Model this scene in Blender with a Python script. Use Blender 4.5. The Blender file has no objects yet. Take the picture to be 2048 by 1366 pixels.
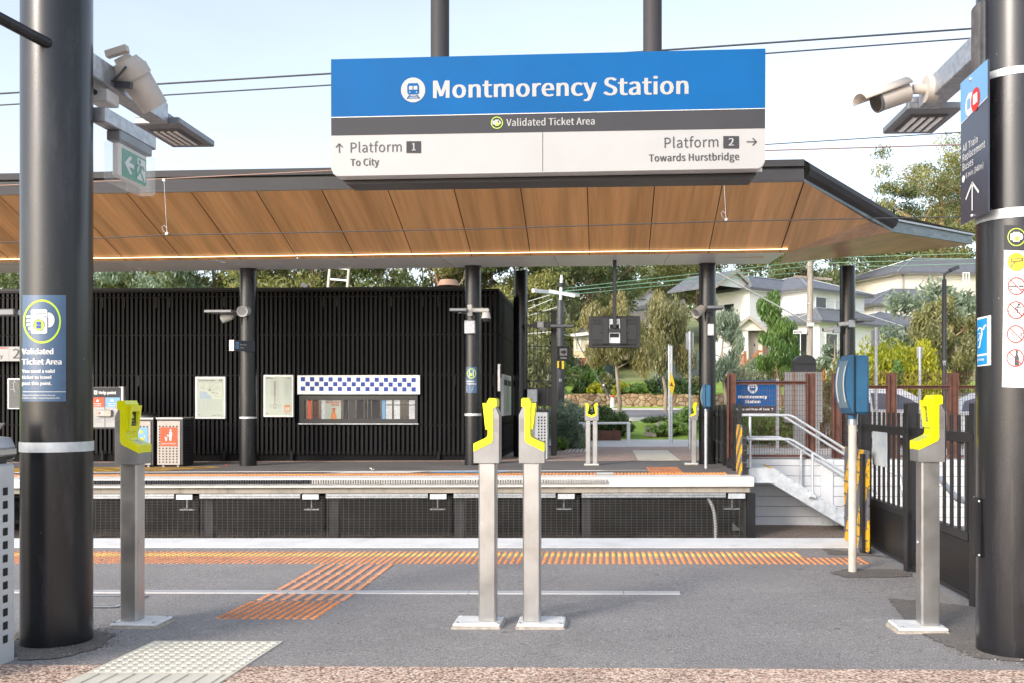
import bpy, bmesh, math, random
import numpy as np
from mathutils import Vector, Matrix
R = math.radians
SC = bpy.context.scene
COL = SC.collection
# ------------------------------------------------------------------ camera, sky, sun, exposure
FX, PX0, PY0 = 1850.0, 1134.0, 806.0
TH = math.atan(76 / FX)
CAMZ = 1.25
cam_d = bpy.data.cameras.new('camera'); cam = bpy.data.objects.new('camera', cam_d); COL.objects.link(cam)
cam.location = (0, 0, CAMZ); cam.rotation_euler = (R(90), 0, TH)
cam_d.sensor_width = 36; cam_d.lens = 36 * FX / 2048
cam_d.shift_x = -(PX0 - 1024) / 2048; cam_d.shift_y = (PY0 - 683) / 2048
cam_d.clip_start = 0.05; cam_d.clip_end = 2000
SC.camera = cam
SUN_EL, SUN_AZ = 27.0, 218.0      # azimuth clockwise from +Y: behind the camera, to the left
world = bpy.data.worlds.new('World'); SC.world = world; world.use_nodes = True
wn = world.node_tree; wn.nodes.clear()
wo = wn.nodes.new('ShaderNodeOutputWorld'); bg = wn.nodes.new('ShaderNodeBackground')
sky = wn.nodes.new('ShaderNodeTexSky'); sky.sky_type = 'NISHITA'; sky.sun_disc = False
sky.sun_elevation = R(SUN_EL); sky.sun_rotation = R(SUN_AZ); sky.air_density = 1.0; sky.dust_density = 2.0; sky.ozone_density = 1.0
tc = wn.nodes.new('ShaderNodeTexCoord'); mp_ = wn.nodes.new('ShaderNodeMapping'); mp_.inputs['Scale'].default_value = (1.5, 1.5, 7)
nz = wn.nodes.new('ShaderNodeTexNoise'); nz.inputs['Scale'].default_value = 2.2; nz.inputs['Detail'].default_value = 6; nz.inputs['Roughness'].default_value = .62
wn.links.new(tc.outputs['Generated'], mp_.inputs[0]); wn.links.new(mp_.outputs[0], nz.inputs['Vector'])
cr = wn.nodes.new('ShaderNodeValToRGB'); cr.color_ramp.elements[0].position = .42; cr.color_ramp.elements[1].position = .75; cr.color_ramp.elements[1].color = (.04, .04, .04, 1); wn.links.new(nz.outputs['Fac'], cr.inputs[0])
cm = wn.nodes.new('ShaderNodeMix'); cm.data_type = 'RGBA'; cm.inputs[7].default_value = (6.2, 6.5, 6.9, 1)      # thin high haze
hs = wn.nodes.new('ShaderNodeHueSaturation'); hs.inputs['Saturation'].default_value = 0.58
wn.links.new(sky.outputs[0], hs.inputs['Color']); wn.links.new(hs.outputs[0], cm.inputs[6]); wn.links.new(cr.outputs[0], cm.inputs[0]); wn.links.new(cm.outputs[2], bg.inputs[0])
bg.inputs[1].default_value = 0.15
wn.links.new(bg.outputs[0], wo.inputs[0])
sun_d = bpy.data.lights.new('sun', 'SUN'); sun = bpy.data.objects.new('sun', sun_d); COL.objects.link(sun)
sun_d.energy = 1.0; sun_d.angle = R(12); sun_d.color = (1.0, 0.91, 0.80)
_az = R(SUN_AZ); _sd = Vector((math.sin(_az) * math.cos(R(SUN_EL)), math.cos(_az) * math.cos(R(SUN_EL)), math.sin(R(SUN_EL))))
sun.rotation_euler = _sd.to_track_quat('Z', 'Y').to_euler()
SC.view_settings.view_transform = 'Standard'; SC.view_settings.look = 'None'
SC.view_settings.exposure = 1.17; SC.view_settings.gamma = 1.0
# ------------------------------------------------------------------ photograph pixel -> place
CAM = Vector((0, 0, CAMZ)); FWD = Vector((-math.sin(TH), math.cos(TH), 0)); RGT = Vector((math.cos(TH), math.sin(TH), 0))
GS = 0.0062                                   # the platforms climb gently to the right
def ray(px, py): return FWD + RGT * ((px - PX0) / FX) + Vector((0, 0, (PY0 - py) / FX))
def W(px, py, Y):
    d = ray(px, py); return CAM + d * (Y / d.y)
def WX(px, py, X):
    d = ray(px, py); return CAM + d * (X / d.x)
def gz(x, y):                                 # top of the platforms
    return GS * x + (0.03 * (6.07 - y) if y < 6.07 else 0.0)
def WG(px, py):
    d = ray(px, py); z = 0.0
    for _ in range(30):
        p = CAM + d * ((z - CAMZ) / d.z); z = gz(p.x, p.y)
    return CAM + d * ((z - CAMZ) / d.z)
def T(x, y):                                  # natural ground beyond the station
    pts = [(-60, 0), (26, -0.03), (34, .66), (41, .95), (44, 1.08), (44.7, 1.5), (47, 1.75), (56, 2.6), (75, 5.2), (120, 13.0), (220, 24.0), (500, 30)]
    for (a, za), (b, zb) in zip(pts, pts[1:]):
        if y <= b: return za + (zb - za) * (y - a) / (b - a)
    return 30.0
# ------------------------------------------------------------------ things, parts
ORG = {}
def P3(o): o['kind'] = 'structure'; return o
def tag(o, label, cat, group=None, kind=None):
    o['label'] = label; o['category'] = cat
    if group: o['group'] = group
    if kind: o['kind'] = kind
    return o
def thing(name, label, cat, loc, group=None):
    o = bpy.data.objects.new(name, None); COL.objects.link(o); o.location = loc; o.empty_display_size = .2
    ORG[o.name] = Vector(loc); return tag(o, label, cat, group)
def copy_tree(o, parent=None):
    c = o.copy(); COL.objects.link(c)
    if parent: c.parent = parent
    for ch in o.children: copy_tree(ch, c)
    return c
class MB:
    def __init__(s): s.v = []; s.f = []; s.m = []; s.s = []; s.mats = []; s.M = None
    def add(s, vs, fs, mat, smooth=False):
        o = len(s.v)
        s.v += [tuple(s.M @ Vector(p)) if s.M else tuple(p) for p in vs]
        if mat not in s.mats: s.mats.append(mat)
        i = s.mats.index(mat)
        for f in fs: s.f.append(tuple(o + k for k in f)); s.m.append(i); s.s.append(smooth)
    def quad(s, a, b, c, d, mat): s.add([a, b, c, d], [(0, 1, 2, 3)], mat)
    def poly(s, pts, mat): s.add(pts, [tuple(range(len(pts)))], mat)
    def box(s, x0, x1, y0, y1, z0, z1, mat, bev=0.0):
        c = Vector(((x0 + x1) / 2, (y0 + y1) / 2, (z0 + z1) / 2)); h = Vector((abs(x1 - x0) / 2, abs(y1 - y0) / 2, abs(z1 - z0) / 2))
        if bev <= 0:
            vs = [(c.x + a * h.x, c.y + b * h.y, c.z + d * h.z) for a in (-1, 1) for b in (-1, 1) for d in (-1, 1)]
            s.add(vs, [(0, 1, 3, 2), (4, 6, 7, 5), (0, 4, 5, 1), (2, 3, 7, 6), (0, 2, 6, 4), (1, 5, 7, 3)], mat); return
        bev = min(bev, min(h) * .95); vs = []; idx = {}
        for a in (-1, 1):
            for b in (-1, 1):
                for d in (-1, 1):
                    for ax in range(3):
                        p = [a * (h.x - bev), b * (h.y - bev), d * (h.z - bev)]; sg = (a, b, d); p[ax] = sg[ax] * h[ax]
                        idx[(a, b, d, ax)] = len(vs); vs.append(c + Vector(p))
        fs = []
        def put(keys):
            ids = [idx[k] for k in keys]; q = [vs[i] for i in ids]
            n = (q[1] - q[0]).cross(q[2] - q[0]); m = sum(q, Vector()) / len(q) - c
            fs.append(tuple(ids if n.dot(m) > 0 else ids[::-1]))
        def sgn(ax, v, bx, w, cx, u):
            t = [0, 0, 0]; t[ax] = v; t[bx] = w; t[cx] = u; return tuple(t)
        for ax in range(3):
            bx, cx = (ax + 1) % 3, (ax + 2) % 3
            for v in (-1, 1): put([sgn(ax, v, bx, w, cx, u) + (ax,) for w, u in ((-1, -1), (1, -1), (1, 1), (-1, 1))])
            for v in (-1, 1):
                for w in (-1, 1):
                    k1, k2 = sgn(ax, v, bx, w, cx, -1), sgn(ax, v, bx, w, cx, 1)
                    put([k1 + (ax,), k1 + (bx,), k2 + (bx,), k2 + (ax,)])
        for a in (-1, 1):
            for b in (-1, 1):
                for d in (-1, 1): put([(a, b, d, 0), (a, b, d, 1), (a, b, d, 2)])
        s.add(vs, fs, mat)
    def cyl(s, p0, p1, r0, r1=None, n=16, mat=None, cap=True):
        r1 = r0 if r1 is None else r1; p0 = Vector(p0); p1 = Vector(p1); z = (p1 - p0).normalized()
        x = z.orthogonal().normalized(); y = z.cross(x); vs = []
        for p, r in ((p0, r0), (p1, r1)):
            for i in range(n):
                a = 2 * math.pi * i / n; vs.append(p + x * (r * math.cos(a)) + y * (r * math.sin(a)))
        s.add(vs, [(i, (i + 1) % n, n + (i + 1) % n, n + i) for i in range(n)], mat, True)
        if cap:
            s.add(vs[:n], [tuple(range(n))[::-1]], mat); s.add(vs[n:], [tuple(range(n))], mat)
    def tube(s, pts, r, n=10, mat=None, cap=True):
        pts = [Vector(p) for p in pts]; k = len(pts); rr = r if isinstance(r, (list, tuple)) else [r] * k; vs = []; x = None
        for i, p in enumerate(pts):
            t = (pts[min(i + 1, k - 1)] - pts[max(i - 1, 0)]).normalized()
            x = t.orthogonal().normalized() if x is None else (x - t * x.dot(t)).normalized()
            y = t.cross(x)
            for j in range(n):
                a = 2 * math.pi * j / n; vs.append(p + (x * math.cos(a) + y * math.sin(a)) * rr[i])
        s.add(vs, [(i * n + j, i * n + (j + 1) % n, (i + 1) * n + (j + 1) % n, (i + 1) * n + j) for i in range(k - 1) for j in range(n)], mat, True)
        if cap: s.add(vs[:n], [tuple(range(n))[::-1]], mat); s.add(vs[-n:], [tuple(range(n))], mat)
    def prism(s, pts, vec, mat, mat_side=None):
        pts = [Vector(p) for p in pts]; vec = Vector(vec); n = len(pts); q = [p + vec for p in pts]
        s.add(pts, [tuple(range(n))], mat); s.add(q, [tuple(range(n))[::-1]], mat)
        s.add(pts + q, [(i, n + i, n + (i + 1) % n, (i + 1) % n) for i in range(n)], mat_side or mat)
    def bar(s, a, b, w, h, mat, up=(0, 0, 1)):        # rectangular bar from a to b
        a = Vector(a); b = Vector(b); t = (b - a).normalized(); u = Vector(up); x = t.cross(u).normalized(); y = x.cross(t)
        vs = [p + x * (i * w / 2) + y * (j * h / 2) for p in (a, b) for i, j in ((-1, -1), (1, -1), (1, 1), (-1, 1))]
        s.add(vs, [(0, 3, 2, 1), (4, 5, 6, 7)] + [(i, (i + 1) % 4, 4 + (i + 1) % 4, 4 + i) for i in range(4)], mat)
    def sphere(s, c, r, mat, n=12, m=8, sc=(1, 1, 1)):
        vs = []; c = Vector(c)
        for i in range(m + 1):
            t = math.pi * i / m
            for j in range(n):
                a = 2 * math.pi * j / n; vs.append(c + Vector((r * sc[0] * math.sin(t) * math.cos(a), r * sc[1] * math.sin(t) * math.sin(a), r * sc[2] * math.cos(t))))
        s.add(vs, [(i * n + j, (i + 1) * n + j, (i + 1) * n + (j + 1) % n, i * n + (j + 1) % n) for i in range(m) for j in range(n)], mat, True)
    def build(s, name, parent=None, org=None, bevel=0):
        o0 = ORG[parent.name] if parent else Vector(org or (0, 0, 0))
        me = bpy.data.meshes.new(name); me.from_pydata([tuple(Vector(p) - o0) for p in s.v], [], s.f)
        for m in s.mats: me.materials.append(m)
        me.polygons.foreach_set('material_index', s.m); me.polygons.foreach_set('use_smooth', s.s); me.update()
        ob = bpy.data.objects.new(name, me); COL.objects.link(ob)
        if parent: ob.parent = parent; ORG[ob.name] = o0
        else: ob.location = o0; ORG[ob.name] = o0
        if bevel:
            b = ob.modifiers.new('bevel', 'BEVEL'); b.width = bevel; b.segments = 3; b.limit_method = 'ANGLE'; b.angle_limit = R(35)
        return ob
# ------------------------------------------------------------------ lettering
_TX = {}
FONT = None
try: FONT = bpy.data.fonts.load(bpy.utils.system_resource('DATAFILES', path='fonts') + '/Noto Sans CJK Regular.woff2')
except Exception: FONT = None
def text_geo(s, bold=0.0):
    k = (s, bold)
    if k in _TX: return _TX[k]
    cu = bpy.data.curves.new('lettering', 'FONT'); cu.body = s; cu.offset = bold
    if FONT: cu.font = FONT
    cu.space_character = 1.02; cu.resolution_u = 3
    ob = bpy.data.objects.new('lettering', cu); COL.objects.link(ob)
    dg = bpy.context.evaluated_depsgraph_get(); me = bpy.data.meshes.new_from_object(ob.evaluated_get(dg))
    vs = [(v.co.x, v.co.y) for v in me.vertices]; fs = [tuple(p.vertices) for p in me.polygons]
    bpy.data.objects.remove(ob); bpy.data.curves.remove(cu); bpy.data.meshes.remove(me)
    xs = [p[0] for p in vs] or [0, 1]
    _TX[k] = (vs, fs, min(xs), max(xs)); return _TX[k]
_h = text_geo('H'); CAPH = max(p[1] for p in _h[0])
class Decal:
    """marks laid on a surface; hit(px, py, k) returns the point of the surface seen at that pixel, lifted k layers"""
    def __init__(s, mb, hit): s.b = mb; s.hit = hit
    def quad(s, pts, mat, k=1, nx=1):
        a, b, c, d = [Vector((p[0], p[1])) for p in pts]; vs = []
        for i in range(nx + 1):
            t = i / nx
            for q in (a.lerp(b, t), d.lerp(c, t)): vs.append(s.hit(q.x, q.y, k))
        s.b.add(vs, [(2 * i, 2 * i + 1, 2 * i + 3, 2 * i + 2) for i in range(nx)], mat)
    def rect(s, x0, y0, x1, y1, mat, k=1, nx=1): s.quad([(x0, y0), (x1, y0), (x1, y1), (x0, y1)], mat, k, nx)
    def poly(s, pts, mat, k=1): s.b.poly([s.hit(x, y, k) for x, y in pts], mat)
    def disc(s, cx, cy, rx, ry, mat, k=1, n=24): s.poly([(cx + rx * math.cos(2 * math.pi * i / n), cy + ry * math.sin(2 * math.pi * i / n)) for i in range(n)], mat, k)
    def ring(s, cx, cy, rx, ry, w, mat, k=1, n=32):
        vs = []
        for i in range(n):
            a = 2 * math.pi * i / n
            for q in (1, 1 - w / rx): vs.append(s.hit(cx + rx * q * math.cos(a), cy + ry * q * math.sin(a), k))
        s.b.add(vs, [(2 * i, 2 * i + 1, (2 * i + 3) % (2 * n), (2 * i + 2) % (2 * n)) for i in range(n)], mat)
    def line(s, p, q, w, mat, k=1):
        p = Vector(p); q = Vector(q); d = (q - p).normalized(); n = Vector((-d.y, d.x)) * (w / 2)
        s.quad([p + n, q + n, q - n, p - n], mat, k)
    def path(s, pts, w, mat, k=1):
        for a, b in zip(pts, pts[1:]): s.line(a, b, w, mat, k)
    def text(s, t, x0, x1, y0, y1, cap, mat, k=2, bold=.008, mirror=False):
        vs, fs, a, b = text_geo(t)
        for j, sh in enumerate((0, bold, -bold) if bold > 0 else (0,)):      # struck three times side by side for weight
            out = []
            for x, y in vs:
                u = (x - a) / (b - a)
                if mirror: u = 1 - u
                out.append(s.hit(x0 + (x1 - x0) * u + sh * cap / CAPH, y0 + (y1 - y0) * u - y / CAPH * cap, k + .12 * j))
            s.b.add(out, fs, mat)
    def arrow(s, cx, cy, h, ang, w, mat, k=2):       # thin arrow, ang 0 = up
        def rot(x, y): c, q = math.cos(ang), math.sin(ang); return (cx + x * c - y * q, cy + x * q + y * c)
        s.line(rot(0, h), rot(0, -h * .95), w, mat, k); s.line(rot(0, -h), rot(h * .75, -h * .2), w, mat, k); s.line(rot(0, -h), rot(-h * .75, -h * .2), w, mat, k)
def hitY(Y, e=.002):  return lambda x, y, k: W(x, y, Y - e * k)
def hitX(X, sg, e=.002): return lambda x, y, k: WX(x, y, X + sg * e * k)
def hitC(cx, cy, r, e=.0015):
    def f(px, py, k):
        d = ray(px, py); rr = r + e * k; a = d.x * d.x + d.y * d.y; b = -2 * (cx * d.x + cy * d.y); c = cx * cx + cy * cy - rr * rr
        t = (-b - math.sqrt(max(0, b * b - 4 * a * c))) / (2 * a); return CAM + d * t
    return f
# ------------------------------------------------------------------ materials
def new_mat(name):
    m = bpy.data.materials.new(name); m.use_nodes = True; nt = m.node_tree; return m, nt, nt.nodes['Principled BSDF']
def node(nt, t, **kw):
    n = nt.nodes.new(t)
    for k, v in kw.items():
        if k in n.inputs: n.inputs[k].default_value = v
        else: setattr(n, k, v)
    return n
def ramp(nt, src, stops):
    n = nt.nodes.new('ShaderNodeValToRGB'); e = n.color_ramp.elements
    while len(e) < len(stops): e.new(.5)
    for i, (p, c) in enumerate(stops): e[i].position = p; e[i].color = (*c, 1) if len(c) == 3 else c
    nt.links.new(src, n.inputs[0]); return n.outputs[0]
def pos(nt, sc=(1, 1, 1)):
    g = nt.nodes.new('ShaderNodeNewGeometry'); v = nt.nodes.new('ShaderNodeVectorMath'); v.operation = 'MULTIPLY'; v.inputs[1].default_value = sc
    nt.links.new(g.outputs['Position'], v.inputs[0]); return v.outputs[0]
def noise(nt, vec, scale, detail=4, rough=.6, out='Fac'):
    n = node(nt, 'ShaderNodeTexNoise', Scale=scale, Detail=detail, Roughness=rough); nt.links.new(vec, n.inputs['Vector']); return n.outputs[out]
def mixc(nt, f, a, b, mode='MIX'):
    n = nt.nodes.new('ShaderNodeMix'); n.data_type = 'RGBA'; n.blend_type = mode
    for sock, val in ((n.inputs[0], f), (n.inputs[6], a), (n.inputs[7], b)):
        if hasattr(val, 'is_linked'): nt.links.new(val, sock)
        else: sock.default_value = val if not isinstance(val, tuple) else (*val, 1)
    return n.outputs[2]
def bump(nt, h, strength, dist, p):
    b = node(nt, 'ShaderNodeBump', Strength=strength, Distance=dist); nt.links.new(h, b.inputs['Height']); nt.links.new(b.outputs[0], p.inputs['Normal'])
def mat(name, col, rough=.5, metal=0.0, var=.12, scale=3.0, spec=.5, stretch=(1, 1, 1), coat=0, bmp=0, bscale=80, grime=None):
    m, nt, p = new_mat(name)
    p.inputs['Roughness'].default_value = rough; p.inputs['Metallic'].default_value = metal
    p.inputs['Specular IOR Level'].default_value = spec; p.inputs['Coat Weight'].default_value = coat; p.inputs['Coat Roughness'].default_value = .12
    if var > 0:
        v = pos(nt, stretch); f = noise(nt, v, scale, 5)
        a = tuple(c * (1 - var) for c in col); b = tuple(min(1, c * (1 + var)) for c in col)
        c = ramp(nt, f, [(.3, a), (.7, b)])
        if grime:
            g = noise(nt, pos(nt, grime[2] if len(grime) > 2 else (1, 1, .25)), grime[1], 6, .7); gm = ramp(nt, g, [(.5, (0, 0, 0)), (.72, (1, 1, 1))])
            c = mixc(nt, gm, c, tuple(x * grime[0] for x in col))
        nt.links.new(c, p.inputs['Base Color'])
        rr = node(nt, 'ShaderNodeMapRange'); rr.inputs[3].default_value = max(.02, rough - .08); rr.inputs[4].default_value = min(1, rough + .08); nt.links.new(f, rr.inputs[0]); nt.links.new(rr.outputs[0], p.inputs['Roughness'])
    else: p.inputs['Base Color'].default_value = (*col, 1)
    if name == 'glossy_black_steel':             # paint chips and dust specks
        vo = node(nt, 'ShaderNodeTexVoronoi', Scale=13.0); nt.links.new(pos(nt, (1, 1, .5)), vo.inputs['Vector'])
        c = mixc(nt, ramp(nt, vo.outputs['Distance'], [(.02, (.7,) * 3), (.036, (0, 0, 0))]), c, (.22, .21, .20)); w2 = noise(nt, pos(nt, (9, 9, .35)), 2.2, 6, .75)
        c = mixc(nt, ramp(nt, w2, [(.6, (0, 0, 0)), (.74, (.5,) * 3)]), c, (.085, .08, .078)); nt.links.new(c, p.inputs['Base Color'])
    if bmp: bump(nt, noise(nt, pos(nt), bscale, 3), bmp, .01, p)
    return m
def emis(name, col, st):
    m, nt, p = new_mat(name); p.inputs['Base Color'].default_value = (*col, 1); p.inputs['Emission Color'].default_value = (*col, 1); p.inputs['Emission Strength'].default_value = st; return m
def glass(name, tint=(.9, .95, .95), alpha=.25, rough=.03):
    m, nt, p = new_mat(name); p.inputs['Base Color'].default_value = (*tint, 1); p.inputs['Roughness'].default_value = rough
    tr = nt.nodes.new('ShaderNodeBsdfTransparent'); mx = nt.nodes.new('ShaderNodeMixShader'); mx.inputs[0].default_value = alpha
    nt.links.new(tr.outputs[0], mx.inputs[1]); nt.links.new(p.outputs[0], mx.inputs[2]); nt.links.new(mx.outputs[0], nt.nodes['Material Output'].inputs[0]); return m
# ground surfaces
def m_asphalt(name, base, patch=.25):
    m, nt, p = new_mat(name); v = pos(nt)
    f1 = noise(nt, v, 135, 3, .8); f2 = noise(nt, v, .9, 6, .65); f3 = noise(nt, v, 38, 3, .6)
    c = ramp(nt, f1, [(.32, tuple(x * .32 for x in base)), (.5, base), (.68, tuple(min(1, x * 2.1) for x in base))])
    c = mixc(nt, .75, c, ramp(nt, f2, [(.3, (1 - patch,) * 3), (.7, (1 + patch * .5, 1 + patch * .45, 1 + patch * .4))]), 'MULTIPLY')
    c = mixc(nt, .5, c, ramp(nt, f3, [(.3, (.7,) * 3), (.7, (1.25,) * 3)]), 'MULTIPLY')
    vo = node(nt, 'ShaderNodeTexVoronoi', Scale=26.0); nt.links.new(v, vo.inputs['Vector'])
    sp = ramp(nt, vo.outputs['Distance'], [(.02, (1, 1, 1)), (.06, (0, 0, 0))]); c = mixc(nt, sp, c, tuple(min(1, x * 3.2) for x in base))
    st = ramp(nt, noise(nt, pos(nt, (1, 1.6, 1)), 1.7, 5, .7), [(.62, (0, 0, 0)), (.74, (.45,) * 3)]); c = mixc(nt, st, c, tuple(x * 1.9 for x in base))
    vg = node(nt, 'ShaderNodeTexVoronoi', Scale=2.3); nt.links.new(v, vg.inputs['Vector']); c = mixc(nt, ramp(nt, vg.outputs['Distance'], [(.035, (.75,) * 3), (.055, (0, 0, 0))]), c, tuple(x * .35 for x in base))
    dn = node(nt, 'ShaderNodeVectorMath', operation='ADD'); nt.links.new(v, dn.inputs[0]); nt.links.new(noise(nt, v, 2.5, 5, .6, 'Color'), dn.inputs[1])
    vc = node(nt, 'ShaderNodeTexVoronoi', Scale=.42, feature='DISTANCE_TO_EDGE'); nt.links.new(dn.outputs[0], vc.inputs['Vector']); c = mixc(nt, ramp(nt, vc.outputs['Distance'], [(.0015, (.4,) * 3), (.004, (0, 0, 0))]), c, tuple(x * .3 for x in base))
    nt.links.new(c, p.inputs['Base Color']); p.inputs['Roughness'].default_value = .85; bump(nt, f1, .35, .005, p); return m
def m_aggregate(name, tone=(1, 1, 1)):
    m, nt, p = new_mat(name); v = pos(nt); vo = node(nt, 'ShaderNodeTexVoronoi', Scale=85.0); nt.links.new(v, vo.inputs['Vector'])
    sx = nt.nodes.new('ShaderNodeSeparateColor'); nt.links.new(vo.outputs['Color'], sx.inputs[0])
    c = ramp(nt, sx.outputs[0], [(0, (.10, .07, .065)), (.22, (.30, .20, .16)), (.5, (.46, .35, .29)), (.8, (.58, .50, .44)), (1, (.42, .27, .20))])
    d = ramp(nt, vo.outputs['Distance'], [(.35, (1, 1, 1)), (.8, (.45, .42, .4))]); c = mixc(nt, 1.0, c, d, 'MULTIPLY')
    c = mixc(nt, 1.0, c, tone, 'MULTIPLY'); c = mixc(nt, .7, c, ramp(nt, noise(nt, v, 2.2, 5), [(.3, (.72,) * 3), (.7, (1.1,) * 3)]), 'MULTIPLY')
    nt.links.new(c, p.inputs['Base Color']); p.inputs['Roughness'].default_value = .7; bump(nt, vo.outputs['Distance'], .5, -.006, p); return m
def m_brushed(name, col, rough=.32, metal=.9, var=.07, bands=(260, 260, 3)):
    m, nt, p = new_mat(name); f = noise(nt, pos(nt, bands), 3, 4, .6); g = noise(nt, pos(nt), 6, 5, .6)
    c = ramp(nt, f, [(.3, tuple(x * (1 - var) for x in col)), (.7, tuple(min(1, x * (1 + var)) for x in col))])
    c = mixc(nt, .6, c, ramp(nt, g, [(.3, (.75,) * 3), (.65, (1.08,) * 3)]), 'MULTIPLY'); nt.links.new(c, p.inputs['Base Color'])
    p.inputs['Metallic'].default_value = metal; r = node(nt, 'ShaderNodeMapRange'); r.inputs[3].default_value = rough - .1; r.inputs[4].default_value = rough + .18
    nt.links.new(g, r.inputs[0]); nt.links.new(r.outputs[0], p.inputs['Roughness']); return m
def m_wood(name, cols, sv, rough=.4):
    m, nt, p = new_mat(name); f = noise(nt, pos(nt, sv), 1.0, 7, .65); h = noise(nt, pos(nt, tuple(x * .22 for x in sv)), 1.0, 3, .5)
    c = ramp(nt, f, [(.25, cols[0]), (.5, cols[1]), (.75, cols[2])]); c = mixc(nt, .8, c, ramp(nt, h, [(.35, (.72, .70, .68)), (.65, (1.15, 1.12, 1.1))]), 'MULTIPLY')
    nt.links.new(c, p.inputs['Base Color']); p.inputs['Roughness'].default_value = rough; return m
def m_stone(name):
    m, nt, p = new_mat(name); v = pos(nt, (1, 1, 1.3)); vo = node(nt, 'ShaderNodeTexVoronoi', Scale=3.2); nt.links.new(v, vo.inputs['Vector'])
    sx = nt.nodes.new('ShaderNodeSeparateColor'); nt.links.new(vo.outputs['Color'], sx.inputs[0])
    c = ramp(nt, sx.outputs[0], [(0, (.22, .13, .08)), (.4, (.40, .26, .15)), (.75, (.50, .37, .24)), (1, (.34, .26, .20))])
    ve = node(nt, 'ShaderNodeTexVoronoi', Scale=3.2, feature='DISTANCE_TO_EDGE'); nt.links.new(v, ve.inputs['Vector'])
    e = ramp(nt, ve.outputs['Distance'], [(.02, (.32, .28, .24)), (.09, (1, 1, 1))]); c = mixc(nt, 1.0, c, e, 'MULTIPLY')
    c = mixc(nt, .6, c, ramp(nt, noise(nt, pos(nt), 9, 5), [(.3, (.7,) * 3), (.7, (1.2,) * 3)]), 'MULTIPLY')
    nt.links.new(c, p.inputs['Base Color']); p.inputs['Roughness'].default_value = .9; bump(nt, ve.outputs['Distance'], .8, .08, p); return m
def m_tile(name, col, dark, scale_z):
    m, nt, p = new_mat(name); v = pos(nt); sx = nt.nodes.new('ShaderNodeSeparateXYZ'); nt.links.new(v, sx.inputs[0])
    w = nt.nodes.new('ShaderNodeMath'); w.operation = 'MULTIPLY'; w.inputs[1].default_value = scale_z; nt.links.new(sx.outputs[2], w.inputs[0])
    fr = nt.nodes.new('ShaderNodeMath'); fr.operation = 'FRACT'; nt.links.new(w.outputs[0], fr.inputs[0])
    c = ramp(nt, noise(nt, v, 3.0, 6, .7), [(.3, tuple(x * .75 for x in col)), (.7, tuple(x * 1.25 for x in col))])
    e = ramp(nt, fr.outputs[0], [(.0, dark), (.16, (1, 1, 1)), (1, (1, 1, 1))]); c = mixc(nt, 1.0, c, e, 'MULTIPLY'); nt.links.new(c, p.inputs['Base Color'])
    p.inputs['Roughness'].default_value = .6; bump(nt, fr.outputs[0], .4, .05, p); return m
def m_leaf(name, a, b, c, trans=.42):
    m, nt, p = new_mat(name); nt.nodes.remove(p); at = nt.nodes.new('ShaderNodeAttribute'); at.attribute_name = 'tint'
    oi = nt.nodes.new('ShaderNodeObjectInfo'); cc = ramp(nt, at.outputs['Fac'], [(0, a), (.5, b), (1, c)])
    cc = mixc(nt, .5, cc, ramp(nt, oi.outputs['Random'], [(0, (.75, .82, .8)), (1, (1.2, 1.12, 1.0))]), 'MULTIPLY')
    d = nt.nodes.new('ShaderNodeBsdfDiffuse'); t = nt.nodes.new('ShaderNodeBsdfTranslucent'); g = node(nt, 'ShaderNodeBsdfGlossy', Roughness=.45)
    g.inputs['Color'].default_value = (.6, .65, .65, 1)
    nt.links.new(cc, d.inputs[0]); nt.links.new(cc, t.inputs[0]); x = nt.nodes.new('ShaderNodeMixShader'); x.inputs[0].default_value = trans
    nt.links.new(d.outputs[0], x.inputs[1]); nt.links.new(t.outputs[0], x.inputs[2]); y = nt.nodes.new('ShaderNodeMixShader'); y.inputs[0].default_value = .06
    nt.links.new(x.outputs[0], y.inputs[1]); nt.links.new(g.outputs[0], y.inputs[2]); nt.links.new(y.outputs[0], nt.nodes['Material Output'].inputs[0]); return m
def m_hazard(name, vec):
    m, nt, p = new_mat(name); v = pos(nt, vec); sx = nt.nodes.new('ShaderNodeSeparateXYZ'); nt.links.new(v, sx.inputs[0])
    a = nt.nodes.new('ShaderNodeMath'); a.operation = 'ADD'; nt.links.new(sx.outputs[1], a.inputs[0]); nt.links.new(sx.outputs[2], a.inputs[1])
    fr = nt.nodes.new('ShaderNodeMath'); fr.operation = 'FRACT'; nt.links.new(a.outputs[0], fr.inputs[0])
    c = ramp(nt, fr.outputs[0], [(.49, (.80, .42, .01)), (.51, (.13, .135, .15))])
    w = ramp(nt, noise(nt, pos(nt, (1, 1, .6)), 26, 6, .75), [(.53, (0, 0, 0)), (.6, (1, 1, 1))]); c = mixc(nt, w, c, (.05, .045, .04)); nt.links.new(c, p.inputs['Base Color']); p.inputs['Roughness'].default_value = .6; return m
M = {}
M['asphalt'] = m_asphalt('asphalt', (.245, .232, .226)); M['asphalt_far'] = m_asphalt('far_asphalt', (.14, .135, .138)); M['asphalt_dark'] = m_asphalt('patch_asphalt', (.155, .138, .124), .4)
M['road'] = m_asphalt('road_asphalt', (.20, .20, .21), .1)
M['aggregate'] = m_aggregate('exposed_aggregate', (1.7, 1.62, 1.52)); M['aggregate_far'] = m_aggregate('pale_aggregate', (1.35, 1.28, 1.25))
M['coping'] = mat('white_coping', (.72, .71, .69), .7, var=.06, scale=4, grime=(.8, 3, (1, 1, 1)))
M['concrete'] = mat('stained_concrete', (.48, .47, .44), .8, var=.15, scale=4, grime=(.62, 5, (1.2, 1, .5)), bmp=.2)
M['concrete_tan'] = mat('tan_concrete', (.36, .32, .27), .85, var=.12, scale=3, grime=(.6, 4))
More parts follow.
